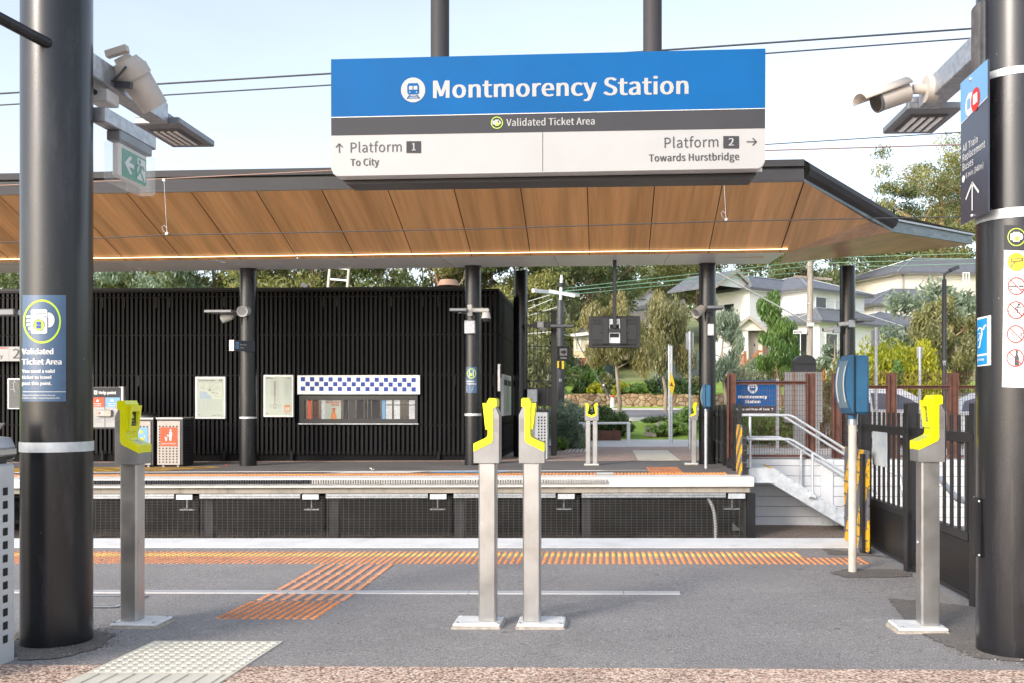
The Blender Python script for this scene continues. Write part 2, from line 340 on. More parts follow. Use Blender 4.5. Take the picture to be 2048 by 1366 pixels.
M['retaining'] = mat('white_panel_concrete', (.62, .63, .65), .75, var=.05, scale=2, grime=(.82, 2.5))
M['path'] = mat('path_concrete', (.60, .59, .57), .8, var=.06, scale=2)
M['ballast'] = m_aggregate('trackside_ballast', (.55, .56, .56))
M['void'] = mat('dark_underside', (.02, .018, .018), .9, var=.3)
M['black'] = mat('black_powder_coat', (.011, .011, .013), .34, .0, var=.25, scale=2, spec=.6, bmp=.05, bscale=160)
M['column'] = mat('glossy_black_steel', (.016, .016, .019), .24, .25, var=.35, scale=1.2, spec=.7, stretch=(3, 3, .5), bmp=.06, bscale=220, grime=(2.2, 3.5, (3, 3, .6)))
M['slat'] = mat('black_slat_paint', (.0085, .0085, .010), .5, var=.45, scale=2.5, stretch=(4, 1, .6), spec=.18)
M['slat_back'] = mat('black_wall_sheet', (.006, .006, .007), .6, var=.2, spec=.1)
M['mesh_wire'] = mat('black_mesh_wire', (.10, .097, .094), .4, .3, var=.2)
M['fascia'] = mat('dark_grey_fascia', (.048, .047, .052), .6, .0, spec=.25, var=.2, scale=2, stretch=(.4, 1, 1))
M['gutter'] = mat('bare_zinc_gutter', (.17, .20, .21), .42, .6, var=.4, scale=3, stretch=(1, 1, 4))
M['roofsheet'] = mat('canopy_roof_sheet', (.42, .44, .46), .45, .5, var=.1)
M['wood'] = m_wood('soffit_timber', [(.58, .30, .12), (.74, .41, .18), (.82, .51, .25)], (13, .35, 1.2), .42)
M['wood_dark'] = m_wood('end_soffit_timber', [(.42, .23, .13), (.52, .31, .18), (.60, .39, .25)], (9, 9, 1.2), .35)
M['soffit'] = mat('pale_gloss_soffit', (.90, .89, .89), .3, .0, var=.05, scale=.8, stretch=(1.5, .2, 1), spec=.8)
M['strip'] = emis('warm_light_strip', (1.0, .68, .34), 2.2)
M['steel'] = m_brushed('brushed_stainless', (.52, .51, .50)); M['steel_grey'] = m_brushed('satin_grey_steel', (.33, .325, .325), .42, .7)
M['galv'] = m_brushed('galvanised_steel', (.46, .48, .51), .42, .75, .2, (8, 8, 8)); M['galv_pale'] = m_brushed('pale_galvanised_steel', (.62, .65, .68), .45, .6, .12, (6, 6, 6))
M['alu'] = mat('white_aluminium', (.72, .72, .72), .4, .4, var=.08)
M['plate'] = mat('white_base_plate', (.74, .74, .73), .5, .2, var=.12, scale=12, grime=(.8, 20, (1, 1, 1)))
M['mortar'] = mat('mortar', (.36, .32, .27), .95, var=.3, scale=30)
M['lime'] = mat('lime_plastic', (.80, .80, .005), .28, var=.04, scale=3, spec=.5, coat=.3)
M['lime_pad'] = mat('pale_reader_pad', (.70, .80, .10), .2, var=.05, coat=.5)
M['screen'] = mat('black_screen', (.012, .012, .014), .12, var=0)
M['orange'] = mat('orange_tactile', (.70, .245, .075), .55, var=.2, scale=25, grime=(.55, 4, (1, 1, 1))); M['yellow'] = mat('yellow_tactile', (.82, .52, .10), .55, var=.18, scale=25, grime=(.6, 4, (1, 1, 1)))
M['peach'] = mat('peach_guide_bar', (.80, .36, .19), .5, var=.18, scale=20, grime=(.65, 5, (1, 1, 1))); M['tpad'] = mat('white_tactile', (.64, .60, .50), .6, var=.08, scale=8)
M['yline'] = mat('yellow_line_paint', (.75, .42, .03), .6, var=.2, scale=12); M['wline'] = mat('white_line_paint', (.70, .70, .70), .6, var=.12, scale=10)
M['blue'] = mat('sign_blue', (.003, .098, .30), .6, var=.10, scale=1.8, spec=.15); M['sgrey'] = mat('sign_slate', (.050, .052, .060), .6, var=.08, spec=.2)
M['swhite'] = mat('sign_white', (.385, .388, .395), .45, var=.04, scale=5); M['ink'] = mat('sign_ink', (.05, .05, .058), .5, var=0); M['white'] = mat('white_print', (.72, .72, .72), .5, var=0)
M['navy'] = mat('sticker_navy', (.050, .105, .20), .3, var=.15, scale=5, coat=.3); M['limeprint'] = mat('lime_print', (.50, .75, .05), .5, var=0); M['signnavy'] = mat('sign_dark_navy', (.035, .042, .065), .32, var=.1, coat=.3)
M['red'] = mat('red_print', (.60, .02, .015), .5, var=0); M['redsign'] = mat('orange_red_print', (.74, .075, .02), .45, var=.03); M['pblue'] = mat('police_blue', (.005, .05, .36), .45, var=0); M['skyprint'] = mat('light_blue_print', (.16, .36, .62), .45, var=0)
M['ylprint'] = mat('yellow_print', (.80, .55, .02), .5, var=0); M['green'] = mat('exit_green', (.01, .26, .16), .3, var=.25, scale=9); M['greyprint'] = mat('grey_print', (.35, .36, .37), .6, var=0); M['cyan'] = mat('hearing_blue', (.005, .22, .52), .4, var=0)
M['paper'] = mat('poster_paper', (.47, .52, .44), .5, var=.04); M['map_blue'] = mat('map_water', (.34, .44, .52), .5, var=0); M['map_green'] = mat('map_land', (.55, .60, .48), .5, var=0)
M['beige'] = mat('beige_housing', (.50, .46, .42), .5, var=.1, scale=6); M['white_house'] = mat('camera_white', (.66, .65, .63), .45, var=.06); M['lens'] = mat('dark_lens', (.01, .01, .012), .08, var=0, coat=1)
M['lum'] = mat('luminaire_grey', (.24, .25, .27), .45, .5, var=.15, scale=5); M['led'] = mat('led_lens', (.62, .60, .58), .15, var=0, coat=.5)
M['clear'] = glass('clear_cover', (.95, .97, .97), .14); M['glass'] = mat('dark_window_glass', (.02, .024, .028), .05, var=0, spec=.8); M['pane'] = glass('window_glass', (.5, .55, .58), .2)
M['dome'] = glass('smoked_dome', (.05, .05, .06), .75)
M['bluebox'] = mat('blue_enclosure_paint', (.02, .11, .22), .42, var=.15, scale=6, bmp=.15, bscale=60); M['bluelens'] = mat('frosted_lens', (.16, .24, .30), .35, var=.15, bmp=.4, bscale=120)
M['cream_pole'] = mat('cream_pole_paint', (.56, .51, .45), .45, var=.12, scale=8, grime=(.75, 9)); M['rust'] = mat('rusted_steel', (.115, .050, .036), .75, var=.35, scale=7, grime=(1.5, 9))
M['hazard'] = m_hazard('hazard_chevron', (1, 2.2, 3.4)); M['hazard_near'] = m_hazard('worn_hazard_chevron', (1, 3.4, 2.0)); M['plategrey'] = mat('faded_plate', (.60, .63, .64), .5, var=.08, scale=9, grime=(.85, 14))
M['fadeblue'] = mat('faded_blue_print', (.46, .60, .66), .6, var=0)
M['bin_steel'] = m_brushed('bin_stainless', (.36, .33, .31), .45, .5); M['bin_white'] = mat('bin_pale_metal', (.58, .60, .63), .45, .4, var=.1, scale=4); M['hole'] = mat('bin_interior', (.012, .012, .012), .8, var=0); M['bin_dark'] = mat('bin_dark_side', (.06, .062, .068), .35, .5, var=.2)
M['stainless_drain'] = mat('drain_cover', (.56, .56, .57), .45, .35, var=.08, scale=8)
M['cream_wall'] = mat('cream_weatherboard', (.62, .52, .32), .65, var=.06, scale=.8); M['white_wall'] = mat('white_weatherboard', (.74, .74, .73), .6, var=.04, scale=.7); M['ivory_wall'] = mat('ivory_weatherboard', (.72, .68, .58), .6, var=.04, scale=.7)
M['roof_grey'] = m_tile('grey_roof_tile', (.15, .16, .185), (.62, .62, .62), 6.0); M['roof_moss'] = m_tile('mossy_roof_tile', (.17, .155, .125), (.45, .45, .45), 5.2); M['roof_green'] = mat('pale_green_roof', (.36, .47, .42), .5, var=.08)
M['trim'] = mat('grey_trim', (.11, .11, .12), .5, var=.1); M['trim_white'] = mat('white_trim', (.76, .76, .75), .5, var=.03); M['trim_warm'] = mat('taupe_trim', (.36, .32, .28), .6, var=.05)
M['brick'] = mat('red_brick', (.26, .095, .06), .85, var=.3, scale=6); M['brick_brown'] = mat('brown_brick', (.16, .10, .075), .85, var=.4, scale=7, stretch=(1, 1, 3)); M['deckwood'] = mat('stained_timber', (.34, .13, .045), .6, var=.25, scale=5)
M['darkwall'] = mat('charcoal_wall', (.055, .055, .06), .6, var=.15); M['fence_blue'] = mat('slate_paling', (.055, .07, .085), .75, var=.3, scale=5, stretch=(2, 2, .3)); M['stone'] = m_stone('sandstone_rubble')
M['bark'] = mat('pale_bark', (.36, .29, .22), .85, var=.35, scale=3, stretch=(2, 2, .5)); M['bark_dark'] = mat('brown_bark', (.13, .085, .06), .9, var=.35, scale=4); M['bark_pink'] = mat('pink_bark', (.40, .25, .17), .85, var=.3, scale=2)
M['polewood'] = mat('weathered_pole_timber', (.33, .29, .25), .9, var=.25, scale=4, stretch=(3, 3, .4)); M['pole_dark'] = mat('charcoal_pole', (.075, .075, .085), .45, .3, var=.15)
M['lawn'] = mat('lawn', (.24, .36, .05), .95, var=.35, scale=2.2, bmp=.5, bscale=30); M['earth'] = mat('mulch_earth', (.17, .13, .095), .95, var=.35, scale=3, bmp=.4, bscale=25); M['hillside'] = mat('dry_grass_hill', (.20, .22, .085), .95, var=.4, scale=.5)
M['orangeplastic'] = mat('orange_barrier', (.72, .13, .03), .5, var=.08); M['carwhite'] = mat('white_car_paint', (.72, .73, .75), .2, var=.02, coat=1); M['carsilver'] = mat('silver_car_paint', (.50, .53, .56), .25, .4, var=.02, coat=1); M['tyre'] = mat('tyre_rubber', (.02, .02, .02), .8, var=.1); M['carglass'] = mat('car_window', (.055, .075, .11), .05, var=.1, scale=2, spec=.8)
M['wire'] = mat('dark_cable', (.05, .05, .055), .6, var=0); M['copper'] = mat('copper_wire', (.30, .19, .15), .5, .3, var=0); M['wire_pale'] = mat('pale_service_cable', (.62, .62, .60), .5, var=0); M['wire_green'] = mat('green_line_cable', (.22, .40, .27), .6, var=0)
M['leaf_gum'] = m_leaf('gum_leaf', (.088, .120, .048), (.185, .228, .088), (.391, .413, .163)); M['leaf_gum2'] = m_leaf('olive_gum_leaf', (.120, .140, .048), (.283, .294, .097), (.565, .522, .185)); M['leaf_blue'] = m_leaf('grey_green_leaf', (.109, .154, .109), (.236, .307, .209), (.471, .544, .399))
M['leaf_green'] = m_leaf('fresh_green_leaf', (.081, .154, .036), (.181, .307, .069), (.362, .525, .136)); M['leaf_lime'] = m_leaf('golden_lime_leaf', (.20, .25, .012), (.46, .47, .025), (.66, .61, .05)); M['leaf_dark'] = m_leaf('dark_green_leaf', (.040, .076, .021), (.090, .154, .044), (.181, .271, .090)); M['leaf_rust'] = m_leaf('rust_tipped_leaf', (.15, .16, .065), (.32, .30, .12), (.50, .39, .17)) if True else m_leaf('x', (.109, .109, .036), (.246, .217, .080), (.551, .319, .123)); M['leaf_olive'] = m_leaf('olive_leaf', (.109, .117, .045), (.254, .263, .109), (.453, .453, .200))
# ================================================================== SETTING
def hex8(mb, x0, x1, y0, y1, z0, z1, m):          # box that follows the platforms' gentle climb
    mb.add([(x, y, z + GS * x) for x in (x0, x1) for y in (y0, y1) for z in (z0, z1)], [(0, 1, 3, 2), (4, 6, 7, 5), (0, 4, 5, 1), (2, 3, 7, 6), (0, 2, 6, 4), (1, 5, 7, 3)], m)
def struct(name, mb): return P3(mb.build(name))
def sheet(mb, pts, lift, m): mb.poly([(x, y, gz(x, y) + lift) for x, y in pts], m)
# natural ground: one sheet to the horizon, with the track cutting left open
b = MB(); ys = [17.0, 20, 23, 26, 30, 34, 41, 44, 44.7, 47, 56, 75, 120, 220, 500]; xs = [-400, -120, -60, -30, -14, 2.5, 14, 30, 60, 120, 400]
def gmat(y): return M['earth'] if y < 26 else M['lawn'] if y < 56 else M['hillside']
for y0, y1 in zip(ys, ys[1:]):
    for x0, x1 in zip(xs, xs[1:]):
        b.quad((x0, y0, T(x0, y0) - .06), (x1, y0, T(x1, y0) - .06), (x1, y1, T(x1, y1) - .06), (x0, y1, T(x0, y1) - .06), gmat(y0))
struct('ground', b)
b = MB(); b.quad((-90, 6, -1.16), (90, 6, -1.16), (90, 17.6, -1.16), (-90, 17.6, -1.16), M['ballast']); struct('track_bed', b)
b = MB(); b.quad((2.46, 15.5, -1.0), (20, 15.5, -1.0), (20, 17.2, -.97), (2.46, 17.2, -.97), M['ballast']); b.quad((2.46, 15.5, -1.0), (20, 15.5, -1.0), (20, 14.9, -1.16), (2.46, 14.9, -1.16), M['ballast']); struct('trackside_ground', b)
for yc in (10.1, 13.75):                          # two tracks in the cutting
    for s in (-.8, .8):
        b = MB(); b.box(-90, 90, yc + s - .035, yc + s + .035, -1.2, -1.08, M['rust']); tag(b.build('rail', org=(0, yc + s, -.9)), 'steel running rail down in the cutting', 'rail', 'running rails between the platforms')
# near platform (bottom of the picture): asphalt that falls to a drain, then rises to the edge
b = MB()
for xa, xb in ((-40, -8), (-8, 0), (0, 2.42)):
    for ya, yb in ((4.17, 6.07), (6.07, 7.98)): b.quad((xa, ya, gz(xa, ya)), (xb, ya, gz(xb, ya)), (xb, yb, gz(xb, yb)), (xa, yb, gz(xa, yb)), M['asphalt'])
for ya, yb in ((4.17, 5.5),): b.quad((2.42, ya, gz(2.42, ya)), (9, ya, gz(9, ya)), (9, yb, gz(9, yb)), (2.42, yb, gz(2.42, yb)), M['asphalt'])
b.quad((2.42, 4.17, .03), (2.42, 7.98, .015), (2.42, 7.98, -1.0), (2.42, 4.17, -1.0), M['concrete'])
struct('near_platform', b)
b = MB()
for xa, xb in ((-40, 0), (0, 12)): b.quad((xa, -7, gz(xa, -7)), (xb, -7, gz(xb, -7)), (xb, 4.17, gz(xb, 4.17)), (xa, 4.17, gz(xa, 4.17)), M['aggregate'])
for xj in (-2.9, -.5, .62, 4.2): b.box(xj - .004, xj + .004, 1, 4.165, gz(xj, 4.17) - .02, gz(xj, 4.17) + .001, M['mortar'])
struct('near_path', b)
b = MB(); hex8(b, -40, 2.44, 7.98, 8.53, -.2, .004, M['coping']); hex8(b, -40, 2.42, 8.1, 8.4, -1.2, -.2, M['concrete']); struct('near_kerb', b)
# ramp down beside the gates on the near side
b = MB(); b.quad((2.42, 5.5, .02), (9, 5.5, .02), (9, 8.5, -.95), (2.42, 8.5, -.95), M['path']); struct('ramp_path', b)
# dark reinstated asphalt patches
def patch(name, pxs, seed):
    rnd = random.Random(seed); pts = [WG(*p) for p in pxs]; out = []
    for p, q in zip(pts, pts[1:] + pts[:1]):
        m_ = max(3, int((q - p).length / .02))
        for i in range(m_):
            t = i / m_; v = p.lerp(q, t); out.append((v.x + rnd.uniform(-.016, .016), v.y + rnd.uniform(-.012, .012)))
    b = MB(); sheet(b, out, .004, M['asphalt_dark']); struct(name, b)
patch('asphalt_patch', [(1662, 1146), (1690, 1139), (1760, 1139), (1822, 1140), (1822, 1154), (1760, 1156), (1690, 1155)], 1)
patch('asphalt_patch', [(1776, 1197), (1945, 1214), (2110, 1260), (2110, 1330), (1960, 1318), (1900, 1296), (1830, 1262)], 2)
patch('asphalt_patch', [(8, 1278), (40, 1262), (190, 1262), (232, 1268), (200, 1296), (120, 1318), (40, 1322)], 3)
patch('asphalt_patch', [(1642, 1098), (1735, 1108), (1800, 1118), (1740, 1112), (1660, 1110)], 4)
# loose grit against the column bases
def grit(name, label, cx, cy, r0, r1, n, seed):
    rnd = random.Random(seed); b = MB()
    for i in range(n):
        a = rnd.uniform(math.pi, 2 * math.pi) if rnd.random() < .75 else rnd.uniform(0, 6.28); r = rnd.uniform(r0, r1) ** 1; s = rnd.uniform(.002, .007) * (1.8 if rnd.random() < .04 else 1); x = cx + r * math.cos(a); y = cy + r * math.sin(a)
        b.sphere((x, y, gz(x, y) + s * .4), s, M['mortar'] if rnd.random() < .12 else M['asphalt_dark'], 5, 3, (1, 1, .7))
    o = b.build(name); tag(o, label, 'grit', kind='stuff')
grit('loose_grit', 'loose dark grit around the foot of the big black column beside the bin', -2.809, 4.635, .17, .36, 330, 5)
grit('loose_grit', 'loose grit around the foot of the black column with the prohibition stickers', 1.965, 4.53, .175, .32, 160, 6)
# pit lid, drain
b = MB(); sheet(b, [(-3.45, 5.52), (-2.98, 5.52), (-2.98, 5.93), (-3.45, 5.93)], .003, M['asphalt'])
for p in (((-3.45, 5.52), (-2.98, 5.545)), ((-3.45, 5.905), (-2.98, 5.93)), ((-3.45, 5.52), (-3.425, 5.93)), ((-3.005, 5.52), (-2.98, 5.93))):
    (xa, ya), (xb, yb) = p; sheet(b, [(xa, ya), (xb, ya), (xb, yb), (xa, yb)], .007, M['galv_pale'])
struct('pit_cover', b)
b = MB()
for xa, xb in ((-4.6, -3.1), (-3.095, -2.1), (-2.095, -.9), (-.895, .12), (.125, .49)): hex8(b, xa, xb, 6.035, 6.115, .0, .009, M['stainless_drain'])
struct('drain_strip', b)
# tactile ground surface indicators
def studs(b, xs, ys, colf, r=.0175, h=.005, n=8, off=0.0):
    for j, y in enumerate(ys):
        for i, x in enumerate(xs):
            z = gz(x, y) + off; vs = [(x + q * math.cos(2 * math.pi * k / n), y + q * math.sin(2 * math.pi * k / n), z + hh) for q, hh in ((r, -.002), (r * .8, h)) for k in range(n)]
            m = colf(i, j)
            if m is None: continue
            b.add(vs, [(k, (k + 1) % n, n + (k + 1) % n, n + k) for k in range(n)] + [tuple(range(n, 2 * n))], m)
b = MB(); xs_ = [2.02 - .05 * i for i in range(176)]; ys_ = [7.20 + .05 * i for i in range(12)]
rnd = random.Random(4)
def colnear(i, j):
    if i < 9 and j > 5: return None
    if rnd.random() < .006: return None
    return M['yellow'] if j in (7, 8, 9) else M['orange']
studs(b, xs_, ys_, colnear); struct('tactile_paving', b)
b = MB()                                          # guide bars from the drain to the edge, then studs on the near side of the drain
pL, pR = WG(566.5, 1179), WG(735, 1179)
for i in range(8):
    x = pL.x + .02 + (pR.x - pL.x - .04) * i / 7 - .055
    for y0, y1 in ((6.14, 6.40), (6.44, 6.70), (6.74, 7.14)): hex8(b, x, x + .034, y0, y1, -.002, .006, M['peach'])
    x2 = x
    b.add([(x2 + a, y, gz(x2, y) + z) for a in (0, .034) for y in (5.80, 6.02) for z in (-.002, .006)], [(0, 1, 3, 2), (4, 6, 7, 5), (0, 4, 5, 1), (2, 3, 7, 6), (0, 2, 6, 4), (1, 5, 7, 3)], M['peach'])
    xe = x + .017; 
x0_ = pL.x - .04
studs(b, [x0_ + .05 * i for i in range(12)], [5.23 + .05 * i for i in range(11)], lambda i, j: M['orange'], r=.018, h=.006)
struct('tactile_guide', b)
b = MB(); Z = .006                                # white tactile pad at the bottom left
px0, px1 = WG(300, 1288).x, WG(562, 1287).x
for ya, yb in ((3.40, 4.02), (4.025, 4.64)): b.add([(x, y, gz(x, y) + z) for x in (px0, px1) for y in (ya, yb) for z in (-.01, Z)], [(0, 1, 3, 2), (4, 6, 7, 5), (0, 4, 5, 1), (2, 3, 7, 6), (0, 2, 6, 4), (1, 5, 7, 3)], M['tpad'])
studs(b, [px0 + .035 + .05 * i for i in range(int((px1 - px0) / .05))], [4.05 + .05 * i for i in range(12)], lambda i, j: M['tpad'], h=.005, off=Z)
for i in range(8): x = px0 + .04 + .08 * i; b.add([(xx, y, gz(xx, y) + z) for xx in (x, x + .034) for y in (3.43, 3.99) for z in (Z - .002, Z + .005)], [(0, 1, 3, 2), (4, 6, 7, 5), (0, 4, 5, 1), (2, 3, 7, 6), (0, 2, 6, 4), (1, 5, 7, 3)], M['tpad'])
struct('tactile_pad', b)
# ------------------------------------------------------------------ far platform
FE = 15.4                                          # its edge
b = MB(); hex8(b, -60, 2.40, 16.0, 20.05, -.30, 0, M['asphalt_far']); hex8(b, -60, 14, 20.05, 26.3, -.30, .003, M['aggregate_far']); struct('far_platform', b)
b = MB(); hex8(b, -60, 2.46, FE, 16.0, -.145, .006, M['coping']); struct('far_kerb', b)
b = MB()
for k, x in enumerate(np.arange(-30, 2.4, 2.75)): hex8(b, x, min(x + 2.745, 2.44), FE + .002, FE + .30, -.147, -.012, M['concrete'])
hex8(b, -60, 2.40, FE + .07, FE + .4, -.25, -.147, M['concrete_tan']); struct('far_platform_edge', b)
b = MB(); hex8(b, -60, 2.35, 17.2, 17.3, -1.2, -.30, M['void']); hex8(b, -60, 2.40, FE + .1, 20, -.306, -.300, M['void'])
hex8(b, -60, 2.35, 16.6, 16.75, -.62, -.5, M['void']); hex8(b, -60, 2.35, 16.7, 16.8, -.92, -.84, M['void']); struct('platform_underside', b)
t = thing('gap_filler', 'long comb of narrow rubber fins along the far platform edge', 'gap filler', (-6, FE, 0)); b = MB(); c = MB()
x = -9.2
while x < .02: hex8(b if x < -4.95 else c, x, x + .022, FE - .075, FE, -.075, -.014, M['sgrey'] if x < -4.95 else M['concrete']); x += .042
b.build('dark_fins', t); c.build('pale_fins', t)
# far tactile strip, white line, hatching, pads
b = MB(); studs(b, [-12 + .06 * i for i in range(236)], [16.12 + .075 * i for i in range(5)], lambda i, j: None if -.15 < (-12 + .06 * i) < .15 else M['orange'] if j != 2 else M['yellow'], r=.026, h=.012, n=6); struct('far_tactile_paving', b)
b = MB(); hex8(b, -30, 1.0, 17.08, 17.14, -.01, .005, M['wline']); struct('far_platform_line', b)
b = MB()
for i in range(9):
    xa = -9.2 - .55 * i; b.add([(x, y, gz(x, y) + .006) for x, y in ((xa, 18.1), (xa + .16, 18.1), (xa - .5, 17.2), (xa - .66, 17.2))], [(0, 1, 2, 3)], M['yline'])
for (a, q) in (((-15, 18.0), (-7.85, 18.35)), ((-15, 17.2), (-8.6, 17.3)), ((-8.65, 17.25), (-7.75, 18.3)), ((-15, 17.75), (-8.0, 17.95)), ((-15, 17.48), (-8.3, 17.62))):
    A = Vector((*a, 0)); B = Vector((*q, 0)); n = Vector((-(B - A).y, (B - A).x, 0)).normalized() * .06
    b.add([(v.x, v.y, gz(v.x, v.y) + .010) for v in (A + n, A - n, B - n, B + n)], [(0, 1, 2, 3)], M['yline'])
struct('hatched_marking', b)
b = MB(); sheet(b, [(-5.1, 16.55), (-3.55, 16.55), (-3.3, 17.0), (-4.7, 17.0)], .008, M['wline']); sheet(b, [(-3.2, 16.6), (-1.9, 16.6), (-1.75, 16.95), (-3.0, 16.95)], .008, M['skyprint']); sheet(b, [(-.15, 16.02), (.15, 16.02), (.15, 16.5), (-.15, 16.5)], .012, M['coping']); struct('platform_pads', b)
b = MB()
for i in range(12):
    x = .80 + .05 * i; b.add([(x + a, y, gz(x, y) + z) for a in (0, .03) for y in (16.55, 17.9) for z in (0, .012)], [(0, 1, 3, 2), (4, 6, 7, 5), (0, 4, 5, 1), (2, 3, 7, 6), (0, 2, 6, 4), (1, 5, 7, 3)], M['orange'])
for i in range(11): x = .75 + .075 * i; hex8(b, x, x + .04, 20.1, 24.2, .003, .012, M['tpad'])
hex8(b, .72, 1.62, 20.08, 24.2, .003, .007, M['tpad'])
for i in range(8): x = -1.05 + .1 * i; hex8(b, x, x + .05, 23.6, 26.2, .003, .012, M['tpad'])
struct('far_tactile_guide', b)
b = MB()
for s in range(6):
    rn = random.Random(s); cx, cy = [(-5.9, 17.6), (-4.0, 18.0), (-2.2, 18.2), (-7.6, 18.1), (-3.1, 19.0), (.4, 17.2)][s]; sheet(b, [(cx + rn.uniform(.35, .8) * math.cos(a), cy + rn.uniform(.12, .3) * math.sin(a)) for a in np.linspace(0, 6.0, 11)], .004, M['asphalt_dark'])
struct('far_asphalt_patch', b)
# rubbish on the far platform
def litter(name, label, p, m, s, seed):
    rn = random.Random(seed); b = MB()
    for i in range(5): q = Vector(p) + Vector((rn.uniform(-s, s), rn.uniform(-s, s), rn.uniform(.01, s))); b.add([q + Vector((rn.uniform(-s, s), rn.uniform(-s, s), rn.uniform(-s, s) * .4)) for _ in range(4)], [(0, 1, 2), (0, 2, 3)], m)
    tag(b.build(name, org=p), label, 'litter')
p = W(742, 943, 17.0); litter('crumpled_wrapper', 'crumpled pale green wrapper lying on the far platform', (p.x, 17.0, gz(p.x, 17) + .02), M['map_green'], .05, 2)
p = W(452, 932, 18.5); litter('crumpled_wrapper', 'tiny crumpled red wrapper at the foot of the black slat wall', (p.x, 18.5, gz(p.x, 18.5) + .02), M['red'], .03, 3)
p = W(26, 918, 18.8); litter('crumpled_wrapper', 'white crumpled paper bag beside the far wall, left of the big column', (p.x, 18.8, .0), M['white'], .12, 4)
# mesh screens under the far platform: one framed panel per bay
bays = [-9.5, -6.93, -4.75, -2.57, -.41, 2.43]
for k, (xa, xb) in enumerate(zip(bays, bays[1:])):
    lab = ['left end bay behind the left ticket post', 'bay under the wall map and bins', 'bay under the checkered window', 'bay behind the twin ticket posts', 'right end bay with the pale conduit behind'][k]
    t = thing('mesh_screen', 'black wire mesh screen below the far platform, ' + lab, 'mesh screen', ((xa + xb) / 2, FE + .14, -.6), 'mesh screens under the far platform'); b = MB()
    z = -.335
    while z > -1.12: hex8(b, xa + .01, xb - .01, FE + .136, FE + .141, z, z + .006, M['mesh_wire']); z -= .0267
    x = xa + .04
    while x < xb - .02: hex8(b, x, x + .006, FE + .129, FE + .135, -1.14, -.30, M['mesh_wire']); x += .09
    b.build('wire_mesh', t)
    b = MB(); xl = xa + .25
    hex8(b, xa + .02, xb - .42, FE + .10, FE + .125, -.335, -.258, M['galv']); hex8(b, xb - .38, xb - .1, FE + .09, FE + .12, -.355, -.27, M['galv_pale']); b.build('top_ledge', t)
    b = MB(); x = xa + .1
    while x < xb - .45: b.cyl((x, FE + .10, -.30 + GS * x), (x, FE + .085, -.30 + GS * x), .018, n=10, mat=M['galv_pale']); x += .27
    b = MB(); hex8(b, xa + .02, xa + .17, FE + .30, FE + .45, -1.16, -.3, M['fascia']); b.build('support_post', t); b = MB(); hex8(b, xb - .3, xb - .28, FE + .3, FE + .5, -.55, -.3, M['galv']); hex8(b, xb - .42, xb - .16, FE + .3, FE + .5, -.56, -.54, M['galv']); b.build('hanger_bracket', t)
t = thing('flexible_conduit', 'pale ribbed flexible conduit bending down behind the end mesh screen', 'conduit', (1.55, FE + .22, -.6)); b = MB()
b.tube([W(1416, 996, FE + .22), W(1424, 1010, FE + .22), W(1429, 1028, FE + .22), W(1431, 1052, FE + .22), W(1431, 1084, FE + .22)], .028, 10, M['alu']); b.build('conduit_pipe', t)
b = MB(); hex8(b, 2.36, 2.50, FE + .1, FE + .24, -1.16, -.27, M['black']); hex8(b, 2.37, 2.40, FE + .24, 17.2, -.99, -.28, M['mesh_wire']); tag(b.build('corner_post', org=(2.43, FE + .17, -1)), 'black steel corner post at the end of the mesh screens', 'post')
# ------------------------------------------------------------------ columns
def col_dir(cx, cy): d = Vector((-cx, -cy, 0)).normalized(); return d, Vector((-d.y, d.x, 0))
def column(label, cx, cy, r, z1, band=None, group=None):
    z0 = gz(cx, cy); t = thing('steel_column', label, 'column', (cx, cy, z0), group); b = MB()
    b.cyl((cx, cy, z0 - .02), (cx, cy, z1), r, n=64, mat=M['column']); b.build('shaft', t)
    if band:
        b = MB(); b.cyl((cx, cy, band[0]), (cx, cy, band[1]), r + .004, n=64, mat=band[2] if len(band) > 2 else M['alu'])
        b.build('band', t)
    return t
LCX, LCY, LR = -2.809, 4.635, .166
def zc(py, Y): return CAMZ + (PY0 - py) * Y / FX
lcol = column('big glossy black column nearest the bin with a navy ticket sticker', LCX, LCY, LR, 5.2, (zc(905, 4.6), zc(885, 4.6), M['galv_pale']))
b = MB(); d = Decal(b, hitC(LCX, LCY, LR))
d.rect(45, 590, 132, 803, M['navy'], 1, 16)
a0 = col_dir(LCX, LCY)
d.ring(84, 643, 38, 44, 3.4, M['limeprint'], 2); d.disc(97, 640, 12, 15, M['white'], 2)
for k in range(4): d.poly([(53 + (k == 3) * 4, 631 + 8 * k), (64, 631 + 8 * k), (64, 636 + 8 * k), (53 + (k == 3) * 4, 636 + 8 * k)], M['white'], 2)
d.rect(62, 620, 94.3, 666, M['white'], 3, 6); d.rect(64, 618.6, 92, 667.5, M['white'], 3, 6)
d.path([(92, 627), (77, 627), (74, 629.5), (77, 632), (90, 632), (94, 636), (94.5, 655)], 1.2, M['navy'], 4)
d.disc(77.3, 650, 11, 11.6, M['limeprint'], 4); d.ring(77.3, 650, 11.6, 12.2, 1, M['navy'], 5); d.rect(72.5, 643, 81.5, 649.6, M['pblue'], 5); d.rect(72.5, 650.6, 81.5, 657, M['pblue'], 5)
d.text('Validated', 44.5, 106, 708.5, 708.5, 11, M['white'], 2, .022); d.text('Ticket Area', 44.5, 122.5, 729, 729, 11, M['white'], 2, .022)
d.text('You need a valid', 44.5, 109, 745.6, 745.6, 6.6, M['white'], 2, .018); d.text('ticket to travel', 44.5, 102.5, 757.8, 757.8, 6.6, M['white'], 2, .018); d.text('past this point.', 44.5, 103, 770, 770, 6.6, M['white'], 2, .018)
d.rect(45, 783, 132, 784, M['white'], 2, 12); d.text('Transport (Compliance and Miscellaneous)', 44.5, 110, 792, 792, 3, M['white'], 2); d.text('(Conduct on Public Transport) Regulations 2015.', 44.5, 120, 797.5, 797.5, 3, M['white'], 2)
b.build('sticker', lcol)
